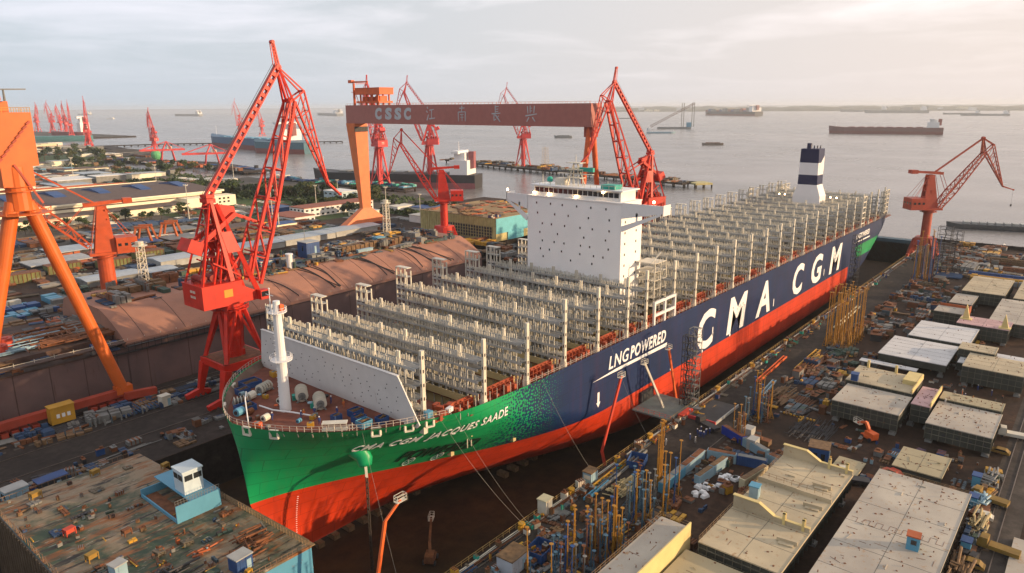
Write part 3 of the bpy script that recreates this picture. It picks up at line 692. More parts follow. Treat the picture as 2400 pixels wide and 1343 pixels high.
for dz in range(20): b.bb(15.6, -.25, 22.5+dz, 15.7, .25, 22.56+dz)
b.path([(18.3, -8.5, 22.4), (16, -4.4, 22.9), (14, 0, 22.9), (13.6, 4.5, 22.8)], .16)
b.path([(8.0, -.6, 22.2), (10, 3.4, 25.6), (11.2, 4.9, 26.6)], .13); b.build('mast_stay')
# ---- windlasses, winches, lockers, drums on the forecastle
def winch(x, y, rz, s_=1.):
    w_ = thing_part = MB(); C_, S_ = cos(rz), sin(rz)
    b = MB(); b.use(WHG)
    def P(a_, c_, z): return (x+(a_*C_-c_*S_)*s_, y+(a_*S_+c_*C_)*s_, 21.9+z*s_)
    for c_ in (-2.2, -1.1, 0, 1.1, 2.2): b.tube(P(0, c_-.09, 1.6), P(0, c_+.09, 1.6), 1.6*s_, 1.6*s_, 16); b.use(RST if c_ < 0 else GRY); b.tube(P(0, c_-.5, 1.6), P(0, c_+.4, 1.6), .95*s_, .95*s_, 12); b.use(WHG)
    b.use(GRY); b.tube(P(0, -2.6, 1.5), P(0, 2.6, 1.5), .55*s_, .55*s_, 10)
    for c_ in (-2.7, 2.7): b.beam(P(-1.3, c_, 0), P(0, c_, 1.6), .3); b.beam(P(1.3, c_, 0), P(0, c_, 1.6), .3)
    b.use(TGR); b.box(P(1.7, 0, .6), (1.1, 1.3, 1.2), rz)
    return b
for x, y, rz, s_ in ((22.6, 2.6, 2.6, .85), (22.6, -4.0, 2.6, .85), (19.6, 12.4, 1.9, .7), (12.6, 10, 1.2, .6)):
    b = winch(x, y, rz, s_); b.v = [(p_[0], p_[1], p_[2]+KZ) for p_ in b.v]; MB.build(b, 'mooring_winch', None, SH)
for x, y, s_, m_ in ((19.5, 18.0, 2.0, BLU), (11.4, 6.3, 1.8, BLU), (16., 15.2, 1.3, BLU), (24.5, -13.5, 1.3, BLU), (23, -16.5, 1.2, BLU), (22.3, -19, 1.3, SKB), (25.6, -20.5, 1.1, BLU), (20.4, -12.6, .9, BLU)):
    b = SB(); b.use(m_)
    h = 1.3
    for a_ in (-1, 1): b.bb(x+a_*s_-.06, y-s_*.8, 21.95, x+a_*s_+.06, y+s_*.8, 21.95+h); b.bb(x-s_, y+a_*s_*.8-.06, 21.95, x+s_, y+a_*s_*.8+.06, 21.95+h)
    b.bb(x-s_, y-s_*.8, 21.95, x+s_, y+s_*.8, 22.2); b.use(BRN)
    for k in range(7): q = random.uniform(-.7, .7)*s_; b.beam((x-s_*.9, y+q*.7, 22.6+k*.08), (x+s_*.8, y-q*.6, 22.9+k*.08), .14)
    b.build('deck_bin')
random.seed(21)
for k in range(30):
    b = SB(); x = random.uniform(8, 26.5); y = random.uniform(-.86, .8)*hb(x, 22); m_ = random.choice([YEL, GRY, WHG, SKB, RST, GRY, LBL, ORG, DRK])
    b.use(m_); r_ = random.uniform(.35, .9)
    if k % 3 == 0: b.tube((x-r_, y, 22+r_), (x+r_, y+r_*.6, 22+r_), r_, r_, 10); b.use(DRK); b.tube((x-r_*1.1, y, 22+r_), (x-r_*.9, y+.1, 22+r_), r_*.5, r_*.5, 8)
    elif k % 3 == 1: b.tube((x, y, 22.9), (x, y, 21.9+r_*1.6), r_*.6, r_*.6, 9); b.tube((x, y, 21.9+r_*1.6), (x, y, 22+r_*1.7), r_*.8, r_*.8, 9)
    else: b.box((x, y, 21.9+r_*.7), (r_*2.2, r_*1.5, r_*1.4), random.uniform(0, 3)); b.use(GRY); b.box((x, y, 21.9+r_*1.45), (r_*1.2, r_*.8, .12), .4)
    b.build(('fender_drum', 'bollard', 'deck_box')[k % 3])
b = SB(); b.use(WHG)
for i in range(6): b.bb(14.2+i*.8, -16.6-i*.8-.05, 22, 14.28+i*.8, -16.55-i*.8, 24.6)
for z in (22.6, 23.4, 24.2): b.beam((14, -16.5, z), (18.5, -21, z), .06)
b.box((16.2, -17.9, 23.2), (4.8, 1.6, .1), -.78); b.box((16.2, -17.9, 24.6), (4.8, 1.6, .12), -.78); b.build('pilot_platform')
# red work platform amid the first open hatch bay, port side
b = SB(); b.use(mat('coaming_red', (.42, .085, .035)))
for k in range(14): b.box((33.5+random.uniform(-1, 7), -26.5+random.uniform(-3.2, 2), 22+random.uniform(0, 1.4)), (random.uniform(.6, 2.2), random.uniform(.4, 1.5), random.uniform(.6, 1.6)), random.uniform(-.4, .4))
b.use(WHT); b.box((36, -29.2, 23.6), (1.6, .9, .9), .2); b.use(SKB); b.box((31, -28.3, 24.1), (1.5, 1.2, 1.2), .1); b.build('hatch_clutter')
# ---- anchor: hawse pipe bolster, shank and chain to the dock floor
def hpt(x, z, off=0):
    y = hb(x, z); n_ = Vector((-(hb(x+.4, z)-hb(x-.4, z))/.8, -1, (hb(x, z+.4)-hb(x, z-.4))/.8*-1*-1)).normalized()
    return Vector((x, -y, z))+Vector((-(hb(x+.4, z)-hb(x-.4, z))/.8, -1, -(hb(x, z+.4)-hb(x, z-.4))/.8)).normalized()*off
GRN = mat('bow_green_paint', (.006, .34, .13), .4, var=.12)
q0 = hpt(25.0, 13.2); q1 = q0+Vector((-2.2, -4.2, -5.0))
b = SB(); b.use(GRN); n_ = 16; vs = []
for c_, r_ in ((q0+Vector((-2.5, 2.2, 2.6)), 3.4), (q0+Vector((-1.1, .6, 1.0)), 2.4), (q0.lerp(q1, .12), 1.75), (q0.lerp(q1, .34), 1.35), (q0.lerp(q1, .38), .8)):
    d_ = (q1-q0).normalized(); a_ = d_.cross(Vector((0, 0, 1))).normalized(); e_ = a_.cross(d_)
    vs += [c_+(a_*cos(2*pi*i/n_)*1.0+e_*sin(2*pi*i/n_)*.9)*r_ for i in range(n_)]
b.add(vs, [(k*n_+i, k*n_+(i+1) % n_, (k+1)*n_+(i+1) % n_, (k+1)*n_+i) for k in range(4) for i in range(n_)]+[tuple(4*n_+i for i in range(n_))])
b.build('anchor_bolster', smooth=True)
mth = q0.lerp(q1, .38)
b = SB(); b.use(WHG); b.beam(mth+Vector((.2, .3, .2)), mth+Vector((-.3, -.5, -2.2)), .55, .4); b.build('swivel_piece')
b = SB(); b.use(mat('chain_iron', (.07, .055, .045), .6, metal=.4)); z = mth.z-2.0; k = 0; cx_, cy_ = mth.x-.3, mth.y-.5
while z > -12.9:
    if k % 2 == 0:
        for e in (-.24, .24): b.bb(cx_+e-.09, cy_-.09, z-.8, cx_+e+.09, cy_+.09, z)
        b.bb(cx_-.3, cy_-.09, z-.12, cx_+.3, cy_+.09, z)
    else:
        for e in (-.24, .24): b.bb(cx_-.09, cy_+e-.09, z-.8, cx_+.09, cy_+e+.09, z)
    z -= .62; k += 1
b.build('anchor_chain')
# ---- lettering and marks laid on the plating
def Mflat(x0, z0): return lambda a_, b_, c_: (x0+a_, -BM-.03-c_, z0+b_)
b = SB()
for ch, x0, x1, z0, z1 in (('C', 147.2, 160.5, 5.2, 18.4), ('M', 170.5, 187.2, 5.4, 18.4), ('A', 196.6, 211, 5.4, 18.4), ('C', 235.6, 248.5, 5.6, 18.6), ('G', 259.2, 273.6, 5.8, 18.7), ('M', 285.2, 302.6, 6.0, 18.8)):
    b = SB(); put_text(b, ch, x1-x0, z1-z0, Mflat(x0, z0), .14, .03, .05); b.build('painted_letter', mat('lettering_white', (.80, .80, .80), .5, var=.04))
b = SB(); put_text(b, 'LNG', 10.2, 3.7, Mflat(94.2, 15.2), .18, .012, .05, space=1.1); put_text(b, 'POWERED', 20.4, 3.7, Mflat(105.2, 15.2), .18, .03, .05, space=1.16)
b.prism([(86.5, 14.0), (126.2, 13.4), (126.6, 14.5), (98, 14.6)], 0, .05, lambda x, z, q: (x, -BM-.03-q, z))
put_text(b, 'LNGPOWERED', 25, 2.7, lambda a_, b_, c_: (326.2+a_, -hb(326.2+a_, 16.6+b_)-.1-c_, 16.6+b_), .22, .02, .05, sub=4)
b.prism([(322.5, 15.1), (352, 14.6), (353, 15.3), (332, 15.4)], 0, .05, lambda x, z, q: (x, -hb(x, 15)-.1-q, z))
b.prism([(89.0, 10.4), (89.9, 10.4), (89.9, 7.6), (90.4, 7.6), (89.45, 6.2), (88.5, 7.6), (89, 7.6)], 0, .05, lambda x, z, q: (x, -BM-.03-q, z))
for x, z in ((158.6, 10), (214.5, 7.9), (277, 8.8)): b.prism([(x, z-1.6), (x+.6, z-1.6), (x+.6, z+1.4), (x, z+1.4)], 0, .05, lambda x_, z_, q: (x_, -BM-.03-q, z_))
for x, z in ((129.9, 5.1), (173.6, 4.9), (151.5, 4.9)): b.prism([(x+.55*cos(i*.785), z+.55*sin(i*.785)) for i in range(8)], 0, .05, lambda x_, z_, q: (x_, -BM-.03-q, z_))
b.build('side_marking', MATS['lettering_white'])
def on_hull(x0, z0, dz, off=.12): return lambda a_, b_, c_: tuple(hpt(x0+a_, z0+b_+dz*a_, off+c_))
b = SB(); put_text(b, 'CMA CGM  JACQUES SAADE', 31.0, 2.7, on_hull(21.5, 14.6, .06, .16), .0, .006, .05, sub=36, space=1.12)
b.build('name_lettering', MATS['lettering_white'])
b = SB(); put_text(b, 'POWERED', 15.5, 4.2, on_hull(34.0, 7.6, .0, .14), .0, .03, .03, sub=14); b.build('ghost_lettering', mat('lettering_dark', (.008, .04, .022), .6, var=.3))
b = SB()
for x, z in ((37.2, 6.7), (43.2, 6.5)):
    for i in range(12):
        a0, a1 = 2*pi*i/12, 2*pi*(i+1)/12; b.beam(hpt(x+.95*cos(a0), z+1.5*sin(a0), .13), hpt(x+.95*cos(a1), z+1.5*sin(a1), .13), .16, .06)
    b.beam(hpt(x-.6, z-1, .13), hpt(x+.6, z+1, .13), .16, .06); b.beam(hpt(x-.6, z+1, .13), hpt(x+.6, z-1, .13), .16, .06)
b.build('thruster_mark', MATS['lettering_white'])
b = SB()
for k in range(26): z = 2.6-k*.55; b.beam(hpt(16.6-k*.0, z, .12), hpt(16.9-k*.0, z+.0, .12), .25, .05) if z > -11 else None
for k in range(0): z = 3.0-k*.55; b.beam(hpt(60.2, z, .12), hpt(60.5, z, .12), .25, .05) if z > -11 else None
b.build('draught_marks', MATS['lettering_white'])
# ---- mooring and hoist lines down from the deck edge
random.seed(3)
ROPE = mat('pale_rope', (.30, .28, .25), .9, var=.2)
for x0, e in ((19.5, (16, -38, -12.8)), (33, (41, -46, .3)), (36.5, (42, -46, .3)), (65, (71, -43.5, -3)), (95, (95, -42, .3)), (258, (262, -43, .3))):
    b = SB(); a_ = Vector((x0, -hb(x0, 22)-.15, topz(x0)-.2)); z_ = Vector(e); n_ = 14
    b.path([a_.lerp(z_, i/n_)-Vector((0, 0, 4*1.6*(i/n_)*(1-i/n_))) for i in range(n_+1)], .026, 4); b.build('mooring_line', ROPE)
# keel blocks under the bottom
kb = MB(); kb.use(BRN); kb.box((0, 0, -.6), (1.6, 3, 1.2)); kbm = kb.mesh('keel_block')
for i in range(40):
    for y in (-16., -8., 0):
        x = 22+i*4.2
        if hb(x, -10.5)+.5 > abs(y) or y == 0:
            o = bpy.data.objects.new('keel_block', kbm); COL.objects.link(o); o.location = (x, y-(4 if y < 0 and i < 18 else 0), -11.7)
            tag(o, 'timber keel block standing in the row under the ship bottom', 'dock block', 'keel blocks under the ship')
# ================================================================ CRANES
def lattice(b, P, Q, w0, w1, h0, h1, n, r=.18, rr=.1, latdir=(0, 1, 0)):
    """four-chord lattice boom from P to Q in the local u-z plane, w along y, h perpendicular"""
    P, Q = Vector(P), Vector(Q); d = (Q-P).normalized(); y = Vector(latdir); h = d.cross(y).normalized()
    def cr(t_, i, j): return P.lerp(Q, t_)+y*(lerp(w0, w1, t_)/2*i)+h*(lerp(h0, h1, t_)/2*j)
    for i in (-1, 1):
        for j in (-1, 1): b.beam(cr(0, i, j), cr(1, i, j), r*2, r*2)
    for k in range(n+1):
        t_ = k/n
        for j in (-1, 1): b.beam(cr(t_, -1, j), cr(t_, 1, j), rr*2)
        for i in (-1, 1): b.beam(cr(t_, i, -1), cr(t_, i, 1), rr*2)
        if k < n:
            for i in (-1, 1): b.beam(cr(t_, i, -1 if k % 2 else 1), cr((k+1)/n, i, 1 if k % 2 else -1), rr*2)
            b.beam(cr(t_, -1, 1), cr((k+1)/n, 1, 1), rr*2)
def rod_open(b, P, Q, w, h, n):
    """tie beam with slotted web"""
    P, Q = Vector(P), Vector(Q); d = (Q-P).normalized(); y = Vector((0, 1, 0)); up_ = d.cross(y).normalized()*h/2
    for s_ in (-1, 1): b.beam(P+up_*s_, Q+up_*s_, w, h*.28)
    for k in range(n+1): c_ = P.lerp(Q, k/n); e = d*((Q-P).length/n*.24); b.beam(c_-e, c_+e, w*.8, h*.8)
def jib_head(b, K, w=3.2):
    """triangular head and hook jib of a double-link crane, in local (u, z)"""
    H, J, B, T, E = [Vector((p[0], 0, p[1])) for p in (K['H'], K['J'], K['B'], K['T'], K['E'])]
    y = Vector((0, w/2, 0))
    for s_ in (-1, 1):
        o = y*s_
        b.beam(H+o*.35, B+o, .55, .55); b.beam(H+o*.35, J+o*.7, .4, .4); b.beam(B+o, J+o*.7, .4, .45)
        m = B.lerp(J, -.25); b.beam(H+o*.35, m+o, .45)
        b.beam(J+o*.7, E+o*.25, .42, .42, .35, .35); b.beam(B+o+Vector((.6, 0, -.4)), E+o*.25, .6, .6, .45, .45)
        for k in range(1, 5): t_ = k/5; b.beam((J+o*.7).lerp(E+o*.25, t_), (B+o).lerp(E+o*.25, t_), .25)
        for k in range(4): b.beam((J+o*.7).lerp(E+o*.25, k/5+.05), (B+o).lerp(E+o*.25, (k+1)/5), .18)
        b.beam(E+o*.25, T+o*.18, .6, .7, .35, .4)
    for k in range(6): t_ = k/5; q = .25+.75*(1-t_); b.beam(B.lerp(E, t_)-y*q, B.lerp(E, t_)+y*q, .28); b.beam(J.lerp(E, t_)-y*q*.7, J.lerp(E, t_)+y*q*.7, .22)
    b.beam(B-y, B+y, 1.1, 1.2); b.beam(H-y*.4, H+y*.4, 1.2, 1.1); b.tube(H-y*.5, H+y*.5, .9, .9, 10); b.beam(J-y*.7, J+y*.7, .6)
    b.tube(T-y*.25, T+y*.25, .45, .45, 8)
def luffer_big(loc, rz, label, grp, paint, K=None, base=0., portal=True, fine=True):
    """large level-luffing crane: portal, tapered trussed tower, house, A-frame with counterweight lever, boom, tie and jib head"""
    K = K or dict(H=(22.3, 94.8), J=(30., 88.2), B=(25.6, 85.4), T=(41.6, 55.9), E=(37.2, 59.8), A=(-3.2, 58.4), F=(6.6, 33.5), U=(21.2, 101.8))
    t_ = thing('luffing_crane', loc, label, 'crane', 0, grp); zr = 28+base
    dz = lambda p: (p[0], p[1]+base)
    K = {k: dz(v) for k, v in K.items()}
    zp = 12. if portal else 4
    if portal:
        # fixed portal: four splayed legs, bogies along the rails, box deck
        for sx in (-1, 1):
            for sy in (-1, 1):
                b = MB(); b.beam((sx*6.4, sy*6.2, zp-1.6), (sx*8.4, sy*6.4, 2.4), 2.6, 2.2, 1.5, 1.4)
                b.beam((sx*8.6, sy*6.4, 2.), (sx*8.6+sx*4.4, sy*6.4, 1.0), 1.3, 1.4); b.beam((sx*8.6, sy*6.4, 2.), (sx*8.6-sx*3, sy*6.4, 1.0), 1.2, 1.2)
                for k in range(5): b.tube((sx*(6.4+k*1.5), sy*6.4-.2, .65), (sx*(6.4+k*1.5), sy*6.4+.2, .65), .5, .5, 10)
                b.build('portal_leg', paint, t_)
        b = MB()
        for sx in (-1, 1): b.beam((sx*6.4, -6.9, zp-.9), (sx*6.4, 6.9, zp-.9), 1.6, 2.0)
        for sy in (-1, 1): b.beam((-7, sy*6.2, zp-1.0), (7, sy*6.2, zp-1.0), 1.5, 2.2)
        b.build('portal_frame', paint, t_)
        b = MB(); b.bb(-6.6, -6.4, zp+.12, 6.6, 6.4, zp+.22); b.build('portal_deck', RST, t_)
    b = MB(); b.tube((0, 0, zp), (0, 0, zr-1), 2.5, 3.3, 16); b.box((0, 0, zp+1), (4.4, 4.4, 2)); b.build('column', paint, t_)
    b = MB()
    g = 6. if portal else 7.
    for sx in (-1, 1):
        for sy in (-1, 1):
            b.beam((sx*g, sy*g, zp), (sx*2.7, sy*2.7, zr-.8), 1.1, 1.1, .8, .8)
            b.beam((sx*g, sy*g, zp), (0, sy*3.6, zr-1), .75, .75); b.beam((sx*g, sy*g, zp), (sx*3.6, 0, zr-1), .75, .75)
            if not portal:
                b.beam((sx*g, sy*g, zp+.3), (sx*2.9, -sy*3.5, (zp+zr)/2), .5); b.beam((sx*g, sy*g, zp+.3), (-sx*3.5, sy*2.9, (zp+zr)/2), .5)
    b.build('tower_brace', paint, t_)
    rot = bpy.data.objects.new('slewing_part', None)
    # everything above the ring turns with the slew angle rz
    def R_(b): C_, S_ = cos(rz), sin(rz); b.v = [(x*C_-y*S_, x*S_+y*C_, z) for x, y, z in b.v]; return b
    bpy.data.objects.remove(rot)
    b = MB(); b.tube((0, 0, zr-1), (0, 0, zr+.8), 4.0, 4.0, 20); b.ring((0, 0, zr-.2), 5.2, .12, 20); b.ring((0, 0, zr-1.2), 5.2, .12, 20)
    for i in range(20): a_ = pi*i/10; b.beam((5.2*cos(a_), 5.2*sin(a_), zr-1.2), (5.2*cos(a_), 5.2*sin(a_), zr), .12)
    b.tube((0, 0, zr-1.3), (0, 0, zr-1.15), 5.3, 5.3, 20); b.build('slew_ring', paint, t_)
    b = MB(); b.bb(-10.5, -5.6, zr+.9, 1.5, 5.6, zr+7.4); b.bb(-10.7, -5.8, zr+7.4, 1.7, 5.8, zr+7.6); b.prism([(1.5, zr+.9), (8, zr+.9), (8, zr+2.4), (1.5, zr+6)], -5.2, -4.6, lambda x, z, q: (x, q, z)); b.prism([(1.5, zr+.9), (8, zr+.9), (8, zr+2.4), (1.5, zr+6)], 4.6, 5.2, lambda x, z, q: (x, q, z)); b.bb(1.5, -5., zr+.9, 8, 5., zr+1.7)
    R_(b); mh = b.build('machinery_house', paint, t_)
    b = MB(); b.use(WHG)
    for i in range(2): b.bb(-10.56, -1.6, zr+5.2-i*1.5, -10.5, -.2, zr+5.9-i*1.5); b.bb(-10.56, .1, zr+5.2-i*1.5, -10.5, 1.2, zr+5.9-i*1.5)
    R_(b).build('number_board', WHG, mh)
    b = MB(); b.bb(-4.2, -5.66, zr+3.4, -1.6, -5.6, zr+5.6); R_(b).build('vent_grille', YEL, mh)
    b = MB(); b.bb(6, -7.4, zr+1, 8.6, -5.2, zr+3.8); b.use(GLS); b.bb(8.6, -7.2, zr+1.9, 8.66, -5.4, zr+3.4); b.bb(6.2, -7.46, zr+1.9, 8.4, -7.4, zr+3.4); b.mats[0:0] = []; b.m = [m_ for m_ in b.m]
    b.mats = [paint, GLS]; b.m = [0]*6+[1]*12; R_(b).build('cab', None, t_)
    # A-frame
    A = Vector((K['A'][0], 0, K['A'][1])); b = MB(); zt = zr+7.6
    for s_ in (-1, 1):
        b.beam((-1, s_*4.6, zt), A+Vector((0, s_*1.6, 0)), 1.2, 1.3, .9, .9); b.beam((7.2, s_*4.6, zr+2), A+Vector((1.5, s_*1.6, -1)), 1.3, 1.4, 1.0, 1.0)
        b.beam((3.4, s_*4.6, zr+2), (A.x+1, s_*2.2, A.z-9), .7, .7); b.beam((-6.5, s_*4.7, zt), (A.x+.6, s_*2.6, A.z-12), .6, .6); b.beam((2, s_*4.4, zt+1), (-6, s_*4.6, zt+6), .4)
        b.add([(-1, s_*4.2, zt+8), (3, s_*4.0, zt+8), (1, s_*3.4, zt+14), (-2.2, s_*3.4, zt+14)], [(0, 1, 2, 3)])
        b.beam((-9.8, s_*4.8, zt), A+Vector((-.4, s_*1.5, -.5)), .6, .6)
        b.beam((-4.6, s_*4.6, zt), (A.x*.4, s_*2.7, (A.z+zt)/2+1), .5); b.beam((3.2, s_*3.2, zt+7), (-3, s_*4, zt+.5), .5); b.beam((1.5, s_*2.8, zt+9.5), (-2, s_*2.9, zt+11), .6)
    for f_ in (.35, .7): b.beam((lerp(-1, A.x, f_), -lerp(4.6, 1.6, f_), lerp(zt, A.z, f_)), (lerp(-1, A.x, f_), lerp(4.6, 1.6, f_), lerp(zt, A.z, f_)), .5)
    b.beam(A+Vector((0, -2, 0)), A+Vector((0, 2, 0)), 2.6, 1.2); b.box(A+Vector((0, 0, 1.2)), (2.4, 3.6, .9)); b.box(A+Vector((3.6, 0, -2.8)), (5.6, 3.2, .8))
    for k in range(4): b.bb(A.x-2.6, -1.9, A.z-2-k*4.6, A.x+.4, 1.9, A.z-1.9-k*4.6)
    for k in range(8): b.beam((A.x-1.6, -1.9 if k % 2 else 1.9, A.z-2-k*2.3), (A.x-1.6, 1.9 if k % 2 else -1.9, A.z-4.3-k*2.3), .2)
    b.prism([(A.x+.5, A.z-1), (A.x+6.8, A.z-2.2), (A.x+7.2, A.z-4.5), (A.x+1.5, A.z-10)], -1.5, -1.1, lambda x, z, q: (x, q, z)); b.prism([(A.x+.5, A.z-1), (A.x+6.8, A.z-2.2), (A.x+7.2, A.z-4.5), (A.x+1.5, A.z-10)], 1.1, 1.5, lambda x, z, q: (x, q, z))
    R_(b).build('a_frame', paint, t_)
    b = MB()
    for q_ in range(3): b.tube((-8+q_*2.6, -2.6, zt+1.3), (-8+q_*2.6, 2.6, zt+1.3), 1.0, 1.0, 12); b.box((-8+q_*2.6, 3.2, zt+.8), (1.4, .9, 1.6))
    b.box((-1.5, 0, zt+4.2), (3.4, 4.4, .3)); b.box((-1.8, 0, zt+5.4), (2.0, 2.6, 2.2)); b.box((.6, 0, zt+11), (3, 4.4, .25)); b.box((2.2, 0, zt+1.2), (2.4, 5, 2.4))
    for q_ in range(9): b.beam((-9.9, -5.5+q_*1.35, zt), (-9.9, -5.5+q_*1.35, zt+1.1), .07)
    b.beam((-9.9, -5.5, zt+1.1), (-9.9, 5.5, zt+1.1), .07); b.beam((-9.9, -5.5, zt+1.1), (1.5, -5.5, zt+1.1), .07)
    R_(b).build('winch_drum', mat('machinery_dull_red', (.30, .03, .02), .6, var=.4, rust=.3), t_)
    b = MB(); T_ = Vector((K['T'][0], 0, K['T'][1])); H_ = Vector((K['H'][0], 0, K['H'][1]))
    for q_ in (-.5, .5): b.beam(A+Vector((-1, q_, 2)), H_+Vector((-1, q_, 1.2)), .1); b.beam(A+Vector((-1, q_, 2)), (-7, q_*2, zt+1.6), .1)
    R_(b).build('hoist_rope', DRK, t_)
    b = MB(); piv = A+Vector((2.5, 0, -8))
    for s_ in (-1, 1): b.beam(piv+Vector((4, s_*2.3, 3.8)), piv+Vector((-8, s_*2.3, -4.2)), .9, 1.3)
    b.beam(piv+Vector((-8.6, -3.0, -4.2)), piv+Vector((-8.6, 3.0, -4.2)), 4.4, 3.6, upv=(.5, 0, 1)); b.beam(piv+Vector((4, -2.4, 3.8)), piv+Vector((4, 2.4, 3.8)), .5)
    R_(b).build('counterweight', paint, t_)
    b = MB(); F = Vector((K['F'][0], 0, K['F'][1])); B_ = Vector((K['B'][0], 0, K['B'][1]))
    for s_ in (-1, 1): b.beam(piv+Vector((4, s_*2.2, 3.8)), F.lerp(B_, .3)+Vector((0, s_*2.2, 1)), .5, .5)
    R_(b).build('luffing_rod', paint, t_)
    b = MB(); d = (B_-F).normalized(); n_ = Vector((-d.z, 0, d.x))
    # boom: two deep side girders, cross ties, and bracing
    for s_ in (-1, 1):
        y0, y1 = Vector((0, s_*4.1, 0)), Vector((0, s_*1.7, 0)); hh = lambda t_: 3.4*(1-abs(t_-.28)/.75)**.8*.5+.6
        ts = [0, .14, .28, .45, .62, .8, 1.]
        for t0, t1 in zip(ts, ts[1:]):
            c0, c1 = F.lerp(B_, t0)+y0.lerp(y1, t0), F.lerp(B_, t1)+y0.lerp(y1, t1)
            b.beam(c0-n_*hh(t0)*.9, c1-n_*hh(t1)*.9, .95, .9); b.beam(c0+n_*hh(t0), c1+n_*hh(t1), .62, .6); b.beam(c0-n_*hh(t0)*.9, c1+n_*hh(t1), .35); b.beam(c1-n_*hh(t1)*.9, c1+n_*hh(t1), .35)
    for t_v in (.02, .16, .3, .46, .62, .78, .9):
        w_ = lerp(4.1, 1.7, t_v); c_ = F.lerp(B_, t_v); b.beam(c_-Vector((0, w_, 0))-n_*1.1, c_+Vector((0, w_, 0))-n_*1.1, .8, .7)
        if t_v > .1: b.beam(c_-Vector((0, w_, 0))+n_*1.2, c_+Vector((0, w_, 0))+n_*1.2, .4)
    for t0, t1 in ((.02, .16), (.16, .3), (.3, .46), (.46, .62), (.62, .78)):
        b.beam(F.lerp(B_, t0)-Vector((0, lerp(4.1, 1.7, t0), 0))-n_, F.lerp(B_, t1)+Vector((0, lerp(4.1, 1.7, t1), 0))-n_, .35)
    if fine:
        for k in range(60): c_ = F.lerp(B_, k/60)+Vector((0, -lerp(4.7, 2.3, k/60), 0))-n_*.6; b.beam(c_, c_+n_*1.0, .07)
    R_(b).build('boom', paint, t_)
    b = MB(); H = Vector((K['H'][0], 0, K['H'][1])); rod_open(b, A+Vector((0, 0, 1)), H, 1.5, 1.5, 18); R_(b).build('tie_beam', paint, t_)
    b = MB(); jib_head(b, K, 3.6)
    U = Vector((K['U'][0], 0, K['U'][1]))
    for s_ in (-.6, .6): b.beam(H+Vector((.4, s_, 0)), U+Vector((.3, s_*.6, 0)), .4); b.beam(H+Vector((-.9, s_, .4)), U+Vector((-.5, s_*.6, 0)), .2)
    for k in range(9): b.beam(H.lerp(U, k/8)+Vector((-.8, -.5, 0)), H.lerp(U, k/8)+Vector((.3, -.5, 0)), .12)
    b.tube(U+Vector((0, -.7, 0)), U+Vector((0, .7, 0)), .55, .55, 8)
    R_(b).build('jib', paint, t_)
    return t_
